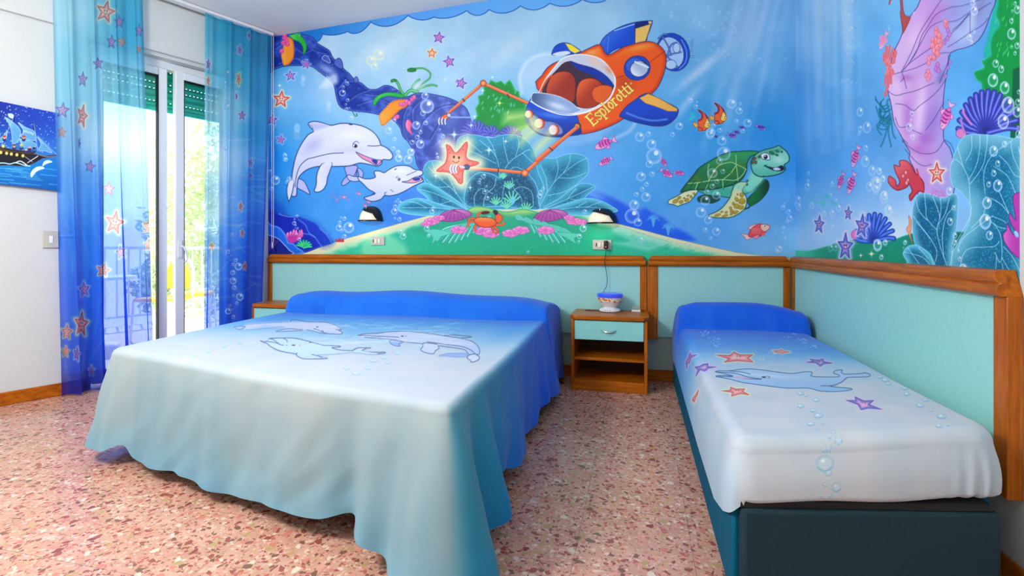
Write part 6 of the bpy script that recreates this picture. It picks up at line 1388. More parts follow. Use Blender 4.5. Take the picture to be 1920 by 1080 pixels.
# ------------------------------------------------------------------ balcony door and roller shutter
def lbox(mb, s0, s1, o0, o1, z0, z1): return mb.box(s0, s1, o0, o1, z0, z1, ML)
def s_at(px, off=0):
    p = on_left(px, HOR, off); return (p-AL).dot(DL)
FO = -.12
dr = MB()
for a, b, z0, z1 in ((S0, S0+.05, 0, ZO), (S1-.05, S1, 0, ZO), (S0+.05, S1-.05, ZO-.06, ZO)): lbox(dr, a, b, FO-.04, FO+.04, z0, z1)
dfr = struct(dr.build('door_1', M['white'], bevel=.005))
def leaf(sa, sb, rot, piv):
    """door leaf with glass from sa to sb, turned about the post at piv"""
    Mr = ML @ Matrix.Translation((piv, FO+.03, 0)) @ Matrix.Rotation(rot, 4, 'Z') @ Matrix.Translation((-piv, 0, 0))
    w_ = .062
    f = MB()
    for a, b, z0, z1 in ((sa, sa+w_, .02, ZO-.065), (sb-w_, sb, .02, ZO-.065), (sa+w_, sb-w_, ZO-.065-w_, ZO-.065), (sa+w_, sb-w_, .02, .11)): f.box(a, b, -.02, .03, z0, z1, Mr)
    o = f.build('door_leaf', M['white'], dfr, bevel=.006)
    gk = MB()
    for a, b, z0, z1 in ((sa+w_, sa+w_+.006, .11, ZO-.065-w_), (sb-w_-.006, sb-w_, .11, ZO-.065-w_), (sa+w_, sb-w_, ZO-.073-w_, ZO-.065-w_)): gk.box(a, b, -.012, .0315, z0, z1, Mr)
    gk.build('gasket', M['rubber'], o)
    MB().box(sa+w_, sb-w_, 0, .008, .11, ZO-.065-w_, Mr).build('pane', M['glass'], o)
    return o, Mr
sL = s_at(308, FO); sR = s_at(323, FO)
lf1, M1 = leaf(sL, S1-.05, 0, S1-.05)
lf2, M2 = leaf(S0+.05, sR+.012, math.radians(3.5), S0+.05)
h = MB(); hz = 1.02
h.box(sR-.03, sR-.005, .03, .045, hz-.09, hz+.05, M2)
h.tube([M2 @ Vector((sR-.018, .04, hz)), M2 @ Vector((sR-.018, .085, hz)), M2 @ Vector((sR-.03, .09, hz-.02)), M2 @ Vector((sR-.05, .09, hz-.10)), M2 @ Vector((sR-.03, .088, hz-.125))], .008, 8)
h.build('handle', M['white'], lf2, smooth=True)

zb_ = on_left(330, 211, -.22).z
sh = empty('roller_shutter', LW((S0+S1)/2, ZO, -.2), 'teal roller shutter with rows of light slots, half lowered outside the balcony door', 'shutter')
loc = sh.location.copy()
mb = MB(); z = ZO+.05; k = 0
while z > zb_+.02:
    z2 = z-.044
    V = []
    for s in (S0+.01, S1-.01):
        for o, zz in ((-.205, z), (-.192, z-.022), (-.205, z2), (-.212, z2), (-.200, z-.022), (-.212, z)): V.append(LW(s, zz, o)-loc)
    mb.add(V, [(0, 1, 2, 3, 4, 5), (11, 10, 9, 8, 7, 6)]+[(i, (i+1) % 6, 6+(i+1) % 6, 6+i) for i in range(6)])
    s = S0+.012
    solid = k % 3 == 2
    while s < S1-.03:
        e = s+(.03 if solid else .017)
        mb.add([LW(a, zz, o)-loc for zz in (z2-.0075, z2+.001) for o in (-.21, -.204) for a in (s, e)], [(0, 2, 3, 1), (4, 5, 7, 6), (0, 1, 5, 4), (2, 6, 7, 3), (0, 4, 6, 2), (1, 3, 7, 5)])
        s += .03
    z = z2-.0065; k += 1
mb.build('slats', M['shutter'], sh)
MB().add([LW(a, zz, o)-loc for zz in (z-.03, z+.006) for o in (-.214, -.192) for a in (S0+.008, S1-.008)], [(0, 2, 3, 1), (4, 5, 7, 6), (0, 1, 5, 4), (2, 6, 7, 3), (0, 4, 6, 2), (1, 3, 7, 5)]).build('bottom_rail', M['shutter'], sh, bevel=.004)

# ------------------------------------------------------------------ balcony outside
struct(lbox(MB(), -3.2, 3.4, -3.6, TH, -.14, -.02).build('floor_balcony', M['balcony']))
rl = empty('balcony_railing', LW(0, 0, -3.5), 'pale iron balcony railing with upright bars, outside behind the door', 'railing')
loc = rl.location.copy()
Mi = Matrix.Translation(-loc) @ ML
MB().box(-3.1, 3.3, -3.53, -3.47, .98, 1.02, Mi).build('handrail', M['rail'], rl, bevel=.004)
MB().box(-3.1, 3.3, -3.51, -3.49, .08, .11, Mi).build('bottom_rail', M['rail'], rl)
bz = [MB().box(s-.008, s+.008, -3.508, -3.492, .10, .99, Mi) for s in np.arange(-1.5, 2.4, .13)]
for b_ in bz: b_.build('bar', M['rail'], rl)
for s in (-3.0, -1.55, 0.8, 3.1): MB().box(s-.025, s+.025, -3.525, -3.475, -.02, 1.0, Mi).build('post', M['rail'], rl)
def chair(s, off, rz, label):
    p = LW(s, -.02, off)
    r = empty('balcony_chair', p, label, 'chair', 'white iron chairs on the balcony', rz)
    MB().box(-.21, .21, -.20, .20, .43, .47).build('seat', M['seat'], r, bevel=.018, seg=3)
    for x in (-.2, .2):
        for y in (-.19, .19): MB().tube([(x*1.08, y*1.12, 0), (x, y, .44)], .012).build('leg', M['chair'], r, smooth=True)
    P = [(-.2, .19, .44)]+[(-.2*math.cos(a), .19+.05*math.sin(a)+.02, .70+.22*math.sin(a)) for a in np.linspace(0, math.pi, 15)]+[(.2, .19, .44)]
    MB().tube(P, .013).build('back_frame', M['chair'], r, smooth=True)
    P = [(-.15, .21)]+[(-.15*math.cos(a), .70+.15*math.sin(a)) for a in np.linspace(0, math.pi, 11)]
    mb = MB(); pts = [(-.15, .55)]+[(-.15*math.cos(a), .70+.15*math.sin(a)) for a in np.linspace(0, math.pi, 11)]+[(.15, .55)]
    V = [(x, y, z) for y in (.215, .24) for x, z in pts]; n_ = len(pts)
    mb.add(V, [tuple(range(n_)), tuple(range(2*n_-1, n_-1, -1))]+[(i, (i+1) % n_, n_+(i+1) % n_, n_+i) for i in range(n_)]).build('back_cushion', M['seat'], r, bevel=.006)
    return r
chair(-.38, -2.36, 2.2, 'white iron balcony chair with yellow seat, beyond the glass on the right of the door')
chair(.10, -1.98, .2, 'white iron balcony chair with yellow back, beyond the gap between the door leaves')
tb = empty('balcony_table', LW(.75, -.02, -2.0), 'round white table on the balcony behind the left curtain', 'table')
MB().lathe([(0, .70), (.38, .70), (.39, .71), (.38, .73), (0, .73)]).build('table_top', M['chair'], tb, smooth=True)
MB().lathe([(0, 0), (.24, 0), (.24, .02), (.03, .04), (.025, .70), (0, .70)]).build('pedestal', M['chair'], tb, smooth=True)
def foliage(r, cx, cy, cz, rx, ry, rz_, n_, size, seed):
    q = np.random.RandomState(seed); mb = MB()
    for i in range(n_):
        d = q.randn(3); d /= np.linalg.norm(d); k = .55+.45*q.rand()**.5
        lump = 1+.22*math.sin(d[0]*7+seed)+.18*math.sin(d[2]*9+d[1]*5)
        p = Vector((cx+d[0]*rx*k*lump, cy+d[1]*ry*k*lump, cz+d[2]*rz_*k*lump))
        a = Vector(q.randn(3)).normalized()*size*(.6+.8*q.rand()); b = a.orthogonal().normalized()*a.length*.42
        mb.add([p-a, p+b, p+a, p-b], [(0, 1, 2, 3)])
    return mb.build('foliage', M['leaf'], r)
def tree(s, off, h_, R, label, seed, name='tree', size=.075, n_=7000, cz=None):
    p = LW(s, -3.0 if name == 'tree' else -.4, off); r = empty(name, p, label, 'tree' if name == 'tree' else 'shrub')
    b0 = p.z
    MB().tube([(0, 0, 0), (.1, .05, h_*.35), (-.05, .1, h_*.7)], [R*.09, R*.07, R*.04], 9).build('trunk' if name == 'tree' else 'stem', M['bark'], r, smooth=True)
    foliage(r, 0, 0, h_*.72, R, R, h_*.33, n_, size, seed)
    return r
tree(-3.4, -7.5, 6.2, 1.5, 'pale leafy tree seen through the glass of the balcony door', 3)
tree(3.4, -10.5, 6.5, 2.4, 'large tree behind the railing, seen through the left curtain', 5)
for i, (s, R) in enumerate(((-1.95, .36), (-.75, .36), (.5, .36))):
    tree(s, -4.25, 1.15, R, ['dark green shrub behind the railing, right of the door glass', 'green shrub behind the balcony chair with the yellow seat', 'green shrub behind the railing, seen between curtain and door leaf'][i], 10+i, 'garden_shrub', .06, 900)

# ------------------------------------------------------------------ curtain rail and curtains
CO = .115
zr = on_left(445, 50, CO).z
rail = lbox(MB(), .03, 2.4, CO-.03, CO+.03, HC-.028, HC-.004).build('curtain_rail', M['white'], bevel=.003)
tag(rail, 'slim white curtain rail under the ceiling above the balcony door', 'curtain rail')
def curtain_canvas(S):
    c = Canvas(60, -90, 520, 800, S)  # print colours include the daylight shining through the cloth
    L = [((110, 20), (170, 208, 228)), ((150, 20), (190, 218, 236)), ((190, 30), (130, 188, 216)), ((230, 30), (50, 148, 198)), ((258, 60), (50, 150, 205)), ((110, 150), (140, 192, 222)), ((150, 150), (150, 198, 222)), ((200, 150), (165, 208, 232)), ((260, 170), (140, 192, 228)),
         ((110, 260), (140, 178, 220)), ((200, 260), (205, 225, 242)), ((260, 260), (200, 218, 244)), ((130, 350), (95, 145, 225)), ((180, 380), (95, 140, 225)), ((240, 380), (125, 160, 235)), ((130, 450), (40, 105, 218)), ((200, 450), (70, 120, 225)), ((250, 450), (20, 70, 210)), ((285, 450), (120, 140, 230)),
         ((150, 560), (20, 85, 218)), ((220, 560), (30, 75, 215)), ((285, 560), (70, 90, 215)), ((150, 660), (15, 75, 212)), ((230, 660), (15, 60, 205)), ((130, 735), (5, 40, 175)), ((180, 725), (5, 40, 175)), ((180, -80), (30, 130, 190)),
         ((400, 40), (60, 155, 200)), ((440, 60), (20, 125, 185)), ((490, 100), (10, 105, 170)), ((400, 120), (110, 182, 212)), ((440, 130), (50, 148, 198)), ((490, 180), (10, 105, 178)), ((400, 200), (190, 214, 234)), ((440, 200), (150, 198, 228)), ((490, 250), (15, 110, 190)),
         ((400, 300), (238, 242, 250)), ((440, 300), (165, 195, 238)), ((490, 330), (10, 85, 195)), ((400, 400), (215, 225, 250)), ((440, 420), (95, 140, 232)), ((490, 430), (8, 60, 192)), ((395, 500), (150, 170, 236)), ((440, 500), (30, 85, 216)), ((490, 520), (8, 48, 182)), ((440, 590), (15, 65, 206)), ((395, 590), (80, 105, 220)), ((440, 760), (5, 40, 175))]
    c.gradient([(x, y, q) for (x, y), q in L], 3.0); azure(c); vivid(c, 1.06, 1.18)
    for k in range(26):
        x = 100+nrs.rand()*170; y = nrs.rand()*700; c.stroke([(x, y), (x+14*nrs.randn(), y+60), (x+10*nrs.randn(), y+130)], (220, 235, 252), 3, al=.16, soft=5)
    for k in range(30):
        x = 380+nrs.rand()*90; y = 260+nrs.rand()*300; c.stroke([(x, y), (x+20, y+8*nrs.randn()), (x+45, y+6*nrs.randn())], (225, 238, 255), 2, al=.25, soft=3)
    c.F = (90, 0, 2.92)
    for x, y, r, a, k, sx in ((315, 65, 62, .25, 'red', .85), (390, 120, 36, 0, 'purple', .8), (498, 168, 38, .1, 'purple', .6), (348, 230, 40, .1, 'purple', .65), (403, 230, 30, .3, 'orange', .9), (500, 270, 26, .1, 'orange', .6), (274, 348, 36, -.1, 'purple', .8), (190, 435, 44, .1, 'purple', .6), (80, 605, 44, .1, 'purple', .9), (188, 635, 66, .3, 'red', .42), (76, 725, 30, .1, 'orange', .8), (172, 785, 32, .3, 'purple', .22), (230, 912, 36, .2, 'purple', .85), (332, 1035, 40, .1, 'red', .85)):
        c.star(x, y, r, a, k, sx=sx, halo=k == 'red' and r > 50, al=.85)
    c.F = (90, 370, 2.92)
    for x, y, r, a, k, sx in ((365, 140, 66, .2, 'red', .8), (400, 300, 38, -.2, 'purple', .75), (303, 400, 40, .2, 'red', .95), (550, 160, 42, .1, 'red', .7), (550, 262, 34, .1, 'orange', .7), (198, 505, 44, -.1, 'purple', .7), (183, 695, 70, .1, 'red', .52), (103, 738, 42, .1, 'red', .7), (96, 845, 32, .1, 'orange', .7), (158, 858, 40, .2, 'purple', .45), (238, 950, 32, 0, 'purple', .5)):
        c.star(x, y, r, a, k, sx=sx)
    c.F = (360, 0, 3.6)
    for x, y, r, a, k, sx in ((110, 432, 40, .2, 'purple', .4), (108, 545, 34, .2, 'orange', .4), (322, 338, 36, .3, 'purple', .5), (385, 240, 28, .3, 'purple', .35), (315, 535, 46, .5, 'orange', .35), (300, 650, 30, .3, 'purple', .25), (338, 780, 36, .1, 'purple', .8), (545, 505, 18, 0, 'purple', .3)):
        c.star(x, y, r, a, k, sx=sx)
    bubbles(c, [(238, 495, 22), (220, 560, 14), (222, 590, 12), (222, 665, 14), (238, 720, 24), (222, 890, 12), (222, 940, 12), (228, 1000, 16)], col=(120, 180, 225), al=.7)
    c.F = (360, 300, 3.375)
    for x, y, r, a, k, sx in ((308, 295, 30, .2, 'red', .5), (318, 462, 26, .2, 'red', .5), (335, 672, 28, .1, 'red', .4), (370, 20, 30, .2, 'blue', .6), (370, 100, 22, .2, 'blue', .6), (125, 548, 26, .1, 'orange', .7)):
        c.star(x, y, r, a, k, sx=sx)
    bubbles(c, [(277, 634, 12), (260, 660, 10), (294, 674, 24), (258, 712, 16), (260, 765, 22), (268, 806, 14), (262, 856, 8), (303, 866, 24), (283, 905, 11), (240, 922, 10), (230, 957, 20), (255, 945, 6), (262, 992, 12), (228, 580, 14), (245, 605, 6), (250, 470, 10)], al=1.0)
    np.clip(c.rgb, 0, 255, out=c.rgb)
    return c
cc = curtain_canvas(2.0)
def curtain(edge_l, edge_r, nf, amp, seed, label, ncol=420, nrow=620, zbot=.012, flat=0, sa_=.03):
    """edge_l / edge_r: pixel columns (top, bottom) that fix where the two edges hang on the rail"""
    ztop = HC-.03
    zz = np.linspace(ztop, zbot, nrow)[:, None]; t = np.linspace(0, 1, ncol)[None, :]
    f = (ztop-zz)/(ztop-zbot)
    sl = s_at(edge_l[0], CO)*(1-f)+s_at(edge_l[1], CO)*f; sr = s_at(edge_r[0], CO)*(1-f)+s_at(edge_r[1], CO)*f
    s = sl+(sr-sl)*t
    q = np.random.RandomState(seed); ph = q.rand(4)*6
    fold = np.sin(t*nf*2*math.pi+ph[0]+.5*np.sin(f*2+ph[1]))+.45*np.sin(t*nf*4.6*math.pi+ph[2]+f*1.3)
    off = CO+amp*(.35+.65*f)*fold*(1-flat*np.exp(-((t-.5)/.2)**2))
    s = s+sa_*np.cos(t*nf*2*math.pi+ph[0]+.4*np.sin(f*2.2+ph[3]))*(.35+.65*f)*np.sin(np.pi*np.clip(t*1.0, 0, 1))**.4
    P = np.zeros((nrow, ncol, 3)); base = np.array(AL)
    P[..., 0] = base[0]+DL.x*s+NL.x*off; P[..., 1] = base[1]+DL.y*s+NL.y*off; P[..., 2] = zz+0*t
    Q0 = base[0]+DL.x*s+NL.x*CO, base[1]+DL.y*s+NL.y*CO
    a, b = pix(P[..., 0], P[..., 1], P[..., 2]); rgb, _ = cc.sample(a, b)
    up = (smooth01(1.0, 1.9, zz)*.14)[..., None]; rgb = rgb*(1-up)+np.array([235, 248, 255])*up  # upper cloth lightened in the colour to make up for weak light
    hem = ((zz < zbot+.14) & (zz > zbot+.0))[..., None]*np.ones((nrow, ncol, 1))
    rgb = rgb*(1-.35*hem)+np.array([5, 30, 160])*.35*hem
    o = grid_obj('curtain', P, M['sheer'], colors=rgb)
    return tag(o, label, 'curtain', 'printed voile curtains at the balcony door')
curtain((268, 291), (97, 118), 4.0, .036, 4, 'left voile curtain with many starfish, hanging between the ship painting and the door')
curtain((509, 491), (383, 379), 3.4, .034, 9, 'right voile curtain with bubbles, hanging in the corner beside the mural')
cp = on_y(511, 300, 3.985)
cord = empty('pull_cord', (cp.x, 3.985, 1.0), 'thin curtain pull cord with a grey weight hanging beside the mural', 'cord')
for dx in (-.008, .010): MB().tube([(dx, 0, HC-1.0-.03), (dx*1.1, 0, 0.9), (dx, 0, .05)], .0022, 6).build('string', M['white'], cord)
MB().lathe([(0, 0), (.010, .002), (.013, .02), (.012, .055), (0, .058)], n=14).build('weight', M['alu'], cord, smooth=True)

# ------------------------------------------------------------------ ship painting, switch on the window wall
def paint_ship(S):
    c = Canvas(-140, 120, 130, 400, S)
    c.gradient([(0, 200, (20, 40, 150)), (60, 220, (25, 55, 175)), (100, 230, (30, 70, 190)), (-80, 200, (15, 35, 140)), (100, 290, (60, 130, 220)), (40, 290, (50, 110, 210)), (-80, 280, (45, 100, 200)), (50, 310, (40, 160, 215)), (100, 330, (15, 110, 200)), (20, 340, (10, 90, 185)), (-80, 330, (15, 110, 200))])
    for k in range(330):
        x = -140+nrs.rand()*260; y = 175+nrs.rand()*115; c.ell(x, y, .5+.7*nrs.rand(), .5+.7*nrs.rand(), (215, 235, 255), al=.85)
    c.F = (0, 160, 3.377)
    c.fill([(-500, 480), (0, 485), (100, 500), (200, 490), (360, 455), (420, 460), (420, 700), (-500, 640)], (20, 125, 205), soft=3, lit=(0, 1, (10, 85, 175), .7))
    for k in range(30):
        x = -400+nrs.rand()*760; y = 520+nrs.rand()*110; c.stroke([(x, y), (x+40, y+4), (x+100, y+10)], (110, 205, 235), 1.5+nrs.rand(), al=.5)
    SL = (95, 165, 215)
    c.stroke([(90, 190), (90, 400)], (20, 25, 60), 1.6); c.stroke([(215, 240), (215, 420)], (20, 25, 60), 1.6); c.stroke([(-20, 240), (-20, 400)], (20, 25, 60), 1.6)
    for P in ([(30, 200), (90, 240), (130, 290), (115, 350), (80, 370), (75, 310), (60, 250)], [(115, 235), (160, 265), (215, 290), (228, 330), (220, 350), (170, 340), (130, 320), (150, 290)], [(125, 340), (180, 350), (225, 370), (215, 400), (150, 390), (135, 370)], [(235, 325), (280, 370), (330, 425), (285, 415), (245, 410), (260, 370)], [(45, 290), (20, 320), (-20, 350), (0, 360), (35, 345)], [(-60, 200), (-20, 250), (0, 320), (-60, 330), (-90, 260)]):
        c.fill(P, SL, line=(190, 225, 245), lw=.9, lit=(-1, -1, (150, 205, 238), .7))
    for x, y in ((150, 290), (165, 292), (180, 297), (195, 300), (207, 307)): c.stroke([(x-4, y+8), (x-2, y-6), (x+3, y+6), (x+5, y-4)], (235, 245, 255), .9, al=.8)
    c.fill([(52, 178), (85, 185), (80, 210), (55, 200)], (210, 235, 250))
    for P in ([(240, 320), (370, 450)], [(90, 190), (10, 380)], [(215, 240), (240, 420)]): c.stroke(P, (200, 220, 240), .7, smooth=False)
    c.fill([(-250, 380), (-60, 380), (10, 390), (70, 405), (150, 415), (210, 425), (260, 445), (340, 443), (370, 440), (330, 455), (270, 462), (220, 490), (150, 512), (50, 505), (-250, 500)], (28, 24, 34), line=(90, 70, 60), lw=.9, n=2)
    c.fill([(-250, 395), (-30, 392), (60, 412), (160, 424), (230, 436), (170, 434), (60, 422), (-250, 410)], (80, 60, 40))
    c.stroke([(215, 430), (300, 452), (375, 446)], (120, 120, 130), 2.4); 
    for x, y in ((42, 430), (72, 435), (107, 440), (145, 446), (5, 425), (-30, 422), (20, 385), (-80, 425)): c.ell(x, y, 7, 8, (250, 225, 110), glow=(250, 210, 100), gw=2)
    for x, y, a, b in ((28, 330, (190, 60, 40), (235, 180, 150)), (150, 330, (190, 60, 40), (220, 160, 130)), (90, 385, (120, 60, 50), (225, 170, 140)), (135, 385, (240, 200, 70), (90, 170, 150)), (188, 400, (240, 160, 190), (60, 40, 60)), (165, 405, (60, 160, 200), (230, 180, 150)), (-40, 340, (190, 60, 40), (225, 170, 140)), (215, 405, (40, 30, 60), (60, 120, 180))):
        c.ell(x, y+12, 12, 14, (40, 50, 110)); c.ell(x, y, 10, 10, b); c.ell(x, y-7, 11, 6, a)
    c.stroke([(240, 448), (175, 490)], (235, 240, 250), 1.6); c.stroke([(205, 485), (160, 452)], (200, 210, 230), 1)
    c.stroke([(-200, 515), (0, 492), (60, 498), (100, 490), (150, 505), (190, 512)], (200, 240, 250), 2); c.stroke([(100, 490), (130, 480), (170, 505)], (240, 250, 255), 2)
    for P in ([(195, 560), (205, 540), (230, 520), (260, 515), (280, 525), (250, 535), (225, 550), (200, 580)], [(270, 510), (280, 485), (305, 475), (330, 485), (310, 490), (285, 500)]): c.stroke(P, (225, 245, 255), 1.3, closed=True)
    np.clip(c.rgb, 0, 255, out=c.rgb)
    return c
cs = paint_ship(3.0)
sa, sb_ = s_at(111, .03), s_at(-130, .03)
tA, tB = on_left(107, 212, .03), on_left(0, 190, .03); bA, bB = on_left(107, 357, .03), on_left(0, 345, .03)
s1, s2 = (tA-AL).dot(DL), (tB-AL).dot(DL)
print('painting', tA.z, tB.z, bA.z, bB.z)
fz = lambda s, a, b: a+(b-a)*(s-s1)/(s2-s1)
n1, n2 = 420, 260
S_, T_ = np.meshgrid(np.linspace(sa, sb_, n1), np.linspace(0, 1, n2))
Zt = fz(S_, tA.z, tB.z); Zb = fz(S_, bA.z, bB.z); Zg = Zt*(1-T_)+Zb*T_
o_ = .032
Xg = AL.x+DL.x*S_+NL.x*o_; Yg = AL.y+DL.y*S_+NL.y*o_
a, b = pix(Xg, Yg, Zg); rgb, _ = cs.sample(a, b)
pc = grid_obj('ship_painting', np.stack([Xg, Yg, Zg], -1), M['canvas'], colors=rgb, smooth=False)
mb = MB(); V = [LW(s, z, o) for o in (.002, o_-.0005) for s, z in ((sa, fz(sa, tA.z, tB.z)), (sb_, fz(sb_, tA.z, tB.z)), (sb_, fz(sb_, bA.z, bB.z)), (sa, fz(sa, bA.z, bB.z)))]
mb.add(V, [(0, 1, 2, 3), (4, 7, 6, 5), (0, 4, 5, 1), (1, 5, 6, 2), (2, 6, 7, 3), (3, 7, 4, 0)])
me_ = mat('canvas_edge', C8(30, 90, 180), .7)
add_plain(pc, mb, me_)
tag(pc, 'frameless canvas painting of a sailing ship at night on the left wall', 'painting')
def plate_left(px, py, w_, h_, label):
    p = on_left(px, py, 0); s = (p-AL).dot(DL)
    r = empty('light_switch', p, label, 'light switch'); Mi = Matrix.Translation(-p) @ ML
    MB().box(s-w_/2, s+w_/2, .001, .012, p.z-h_/2, p.z+h_/2, Mi).build('plate', M['grey_plate'], r, bevel=.003)
    MB().box(s-.010, s+.010, .010, .016, p.z-.024, p.z+.024, Mi).build('rocker', M['white'], r, bevel=.002)
    return r, s, p.z
r_, s_sw, z_sw = plate_left(95, 449, .085, .115, 'grey light switch below the ship painting, left of the curtain')
tag(lbox(MB(), S1+.02, s_sw-.0435, .001, .012, z_sw+.018, z_sw+.036).build('cable_duct', M['white'], bevel=.002), 'short white cable duct running from the grey light switch behind the curtain', 'cable duct')

# ------------------------------------------------------------------ sockets and wall lamps on the mural
def socket(px, py, w_, h_, label):
    p = on_y(px, py); r = empty('wall_socket', p, label, 'socket', 'wall sockets with small switches under the lamps')
    MB().box(-w_/2, w_/2, -.011, -.001, -h_/2, h_/2).build('plate', M['grey_plate'], r, bevel=.003)
    for dx in (-.020, .012): MB().box(dx-.009, dx+.009, -.016, -.008, -.020, .018).build('rocker', M['ivory'], r, bevel=.002)
    MB().box(-.047, -.040, -.0125, -.009, -.014, .014).build('socket_holes', M['dark'], r)
    return r, p
socket(709.5, 452, .125, .072, 'small grey wall socket on the green dune, under the left wall lamp')
r2, p2 = socket(1129, 459, .145, .076, 'grey wall socket with black charger, under the right wall lamp')
chg = empty('phone_charger', p2+Vector((.032, -.016, 0)), 'black charger with red light plugged in the right wall socket', 'charger')
MB().box(-.017, .017, -.042, .0, -.032, .032).build('body', M['black'], chg, bevel=.008, seg=3)
MB().box(-.004, .004, -.047, -.043, -.020, -.014).build('red_light', M['red_led'], chg)
def wall_lamp(px, py, w_, h_, label, flip=0):
    p = on_y(px, py); r = empty('wall_lamp', (p.x, YB, p.z-h_*.5), label, 'wall lamp', 'black and white wall lamps above the headboard')
    a, d = w_/2, .115
    def dome(k, cond=None, n=110, m=56, mb=None):
        mb = MB(); V = []
        for i in range(m+1):
            t = i/m*math.pi/2
            for j in range(n+1):
                q = j/n*math.pi
                V.append((a*k*math.cos(q)*math.cos(t)**.8, -d*k*math.sin(q)*math.cos(t)**.8, h_*k*math.sin(t)))
        F = []
        for i in range(m):
            for j in range(n):
                ii = [i*(n+1)+j, i*(n+1)+j+1, (i+1)*(n+1)+j+1, (i+1)*(n+1)+j]
                c = sum((Vector(V[x]) for x in ii), Vector())/4
                if cond is None or cond(c): F.append(tuple(ii))
        return mb.add(V, F)
    g_ = dome(.93); g_.build('glass', M['glow'], r, smooth=True)
    hd = dome(1.03, lambda c: c.z/h_*1.05+c.x/a*.30+max(0, c.x/a-.55)*1.2 > .66).build('hood', M['black'], r, smooth=True, solid=.004)
    P = [(a*1.02*math.cos(q), -d*1.02*math.sin(q), .002) for q in np.linspace(0, math.pi, 30)]
    MB().tube(P, .006, 8).build('rim', M['black'], r, smooth=True)
    MB().box(-a*.6, a*.6, -.006, -.001, .0, h_*.6).build('wall_plate', M['black'], r, bevel=.003)
    MB().lathe([(0, 0), (.005, 0), (.005, .018), (0, .02)], n=10).build('knob', M['chrome'], r).location = (-.01, -d*.62, h_*.80)
    ldd = bpy.data.lights.new('wall_lamp_bulb', 'POINT'); ldd.energy = .5; ldd.shadow_soft_size = .04; ldd.color = (1, .9, .72)
    lo_ = bpy.data.objects.new('wall_lamp_bulb', ldd); COL.objects.link(lo_); lo_.location = (p.x-.02, YB-.15, p.z-h_*.5-.05)
    return r
wall_lamp(696.5, 401, .215, .128, 'black hooded wall lamp with lit glass, below the two dolphins of the mural')
wall_lamp(1128.5, 405, .228, .118, 'black hooded wall lamp with lit glass, right of the pink shells of the mural')

# ------------------------------------------------------------------ things on the right nightstand
NT = .5352
pl_ = empty('star_projector', (-.218, 3.89, NT), 'small white projector lamp with a blue lid on the right nightstand', 'projector lamp')
MB().lathe([(0, 0), (.070, 0), (.077, .004)], n=48).build('foot_ring', M['rubber'], pl_, smooth=True)
MB().lathe([(.077, .004), (.079, .012), (.070, .022), (.050, .028), (.046, .032), (.052, .040), (.072, .056), (.086, .080), (.090, .108), (.088, .112), (0, .112)], n=48).build('bowl', M['white_gloss'], pl_, smooth=True)
mo = bpy.data.materials.new('orange_fish_pattern'); mo.use_nodes = True; n = mo.node_tree.nodes; l = mo.node_tree.links
tc = n.new('ShaderNodeTexCoord'); vo = n.new('ShaderNodeTexVoronoi'); vo.inputs['Scale'].default_value = 68; l.new(tc.outputs['Object'], vo.inputs['Vector'])
cr = n.new('ShaderNodeValToRGB'); cr.color_ramp.interpolation = 'CONSTANT'; cols = ((240, 236, 236), (236, 130, 60), (244, 190, 150), (226, 96, 50), (240, 236, 236), (200, 150, 60))
sp = n.new('ShaderNodeSeparateColor'); l.new(vo.outputs['Color'], sp.inputs[0])
for i, c in enumerate(cols):
    el = cr.color_ramp.elements[i] if i < 2 else cr.color_ramp.elements.new(i/6); el.position = i/6; el.color = C8(*c)
l.new(sp.outputs[0], cr.inputs[0]); l.new(cr.outputs[0], n['Principled BSDF'].inputs['Base Color']); n['Principled BSDF'].inputs['Roughness'].default_value = .25
MB().lathe([(.0805, .070), (.0875, .082), (.0915, .106)], n=48).build('picture_band', mo, pl_, smooth=True)
lid = MB().lathe([(.0, .112), (.0935, .108), (.0965, .116), (.0955, .130), (.088, .137), (0, .139)], n=48).build('lid', mat('blue_translucent_lid', C8(50, 90, 230), .2, emit=C8(80, 90, 255), es=.25), pl_, smooth=True); lid['label'] = 'blue lid'
for k in (-1, 0, 1): MB().lathe([(0, 0), (.0035, 0), (.0035, .003), (0, .003)], n=10).build('button', M['rubber'], pl_).location = (.018*k-.012, -.0745, .0165)
e = Vector((-.218, 3.89, NT)); c0 = p2+Vector((.032, -.045, -.034))
P = [c0, c0+Vector((0, -.008, -.02)), Vector((c0.x, YB-.075, .956)), Vector((c0.x-.008, YB-.078, .90)), Vector((c0.x+.006, YB-.072, .82)), Vector((c0.x+.012, YB-.070, .76)), Vector((c0.x+.004, YB-.075, .71)), Vector((e.x-.045, 3.95, .69)), Vector((e.x-.05, 3.945, NT+.1365))]
P = [tuple(p) for p in P]
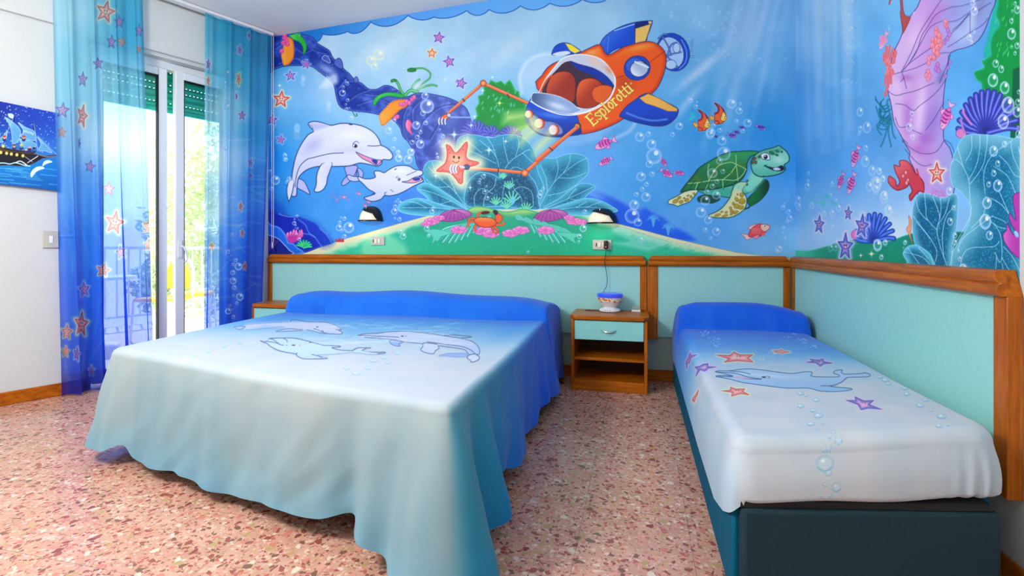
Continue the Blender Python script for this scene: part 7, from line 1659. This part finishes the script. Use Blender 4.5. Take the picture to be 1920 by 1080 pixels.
def smooth3(P, n=6):
    P = [Vector(p) for p in P]; out = []
    for i in range(len(P)-1):
        a, b, c, d = P[max(i-1, 0)], P[i], P[i+1], P[min(i+2, len(P)-1)]
        for k in range(n):
            t = k/n; out.append(.5*((2*b)+(c-a)*t+(2*a-5*b+4*c-d)*t*t+(3*b-a-3*c+d)*t**3))
    return out+[P[-1]]
tag(MB().tube(smooth3(P), .0022, 8).build('charging_cable', M['rubber'], smooth=True), 'thin dark cable hanging from the charger to the projector lamp', 'cable')
P = [(e.x-.070, 3.90, NT+.003)]+[(e.x-.13-.055*math.cos(a), 3.90+.018*math.sin(a), NT+.003) for a in np.linspace(math.pi, math.pi*2.9, 16)]
tag(MB().tube(smooth3(P[1:]+[(e.x-.085, 3.892, NT+.003)]), .0022, 8).build('cable_loop', mat('brown_cord', C8(70, 45, 35), .6), smooth=True), 'loop of brown cord lying left of the projector lamp', 'cord')
bx_ = empty('small_box', (-.028, 3.93, NT), 'small white box with clear lid on the right end of the nightstand top', 'box')
MB().box(-.032, .032, -.024, .024, .0, .014).build('tray', M['white'], bx_, bevel=.002)
MB().box(-.031, .031, -.023, .023, .0145, .034).build('clear_lid', mat('clear_plastic', C8(200, 220, 214), .1, trans=.6), bx_, bevel=.002)
MB().box(-.018, .016, -.012, .012, .0148, .026).build('contents', M['grey_plate'], bx_, bevel=.002)

# ------------------------------------------------------------------ assumed ceiling lamp, added to light the room (unseen, above the frame)
cl = empty('assumed_ceiling_lamp', (FILL_LAMP[0], FILL_LAMP[1], HC), 'assumed white pendant lamp added to light the room, unseen above the picture', 'assumed ceiling lamp')
MB().lathe([(0, 0), (.09, 0), (.085, -.02), (.02, -.035), (.008, -.04), (.008, -.42), (0, -.42)], n=32).build('ceiling_rose', M['white'], cl, smooth=True)
MB().lathe([(.02, -.38), (.10, -.40), (.16, -.44), (.165, -.45), (.10, -.41), (.02, -.39)], n=40).build('shade', M['white'], cl, smooth=True)
print('done', time.time()-T0, 'verts', sum(len(m.vertices) for m in bpy.data.meshes))
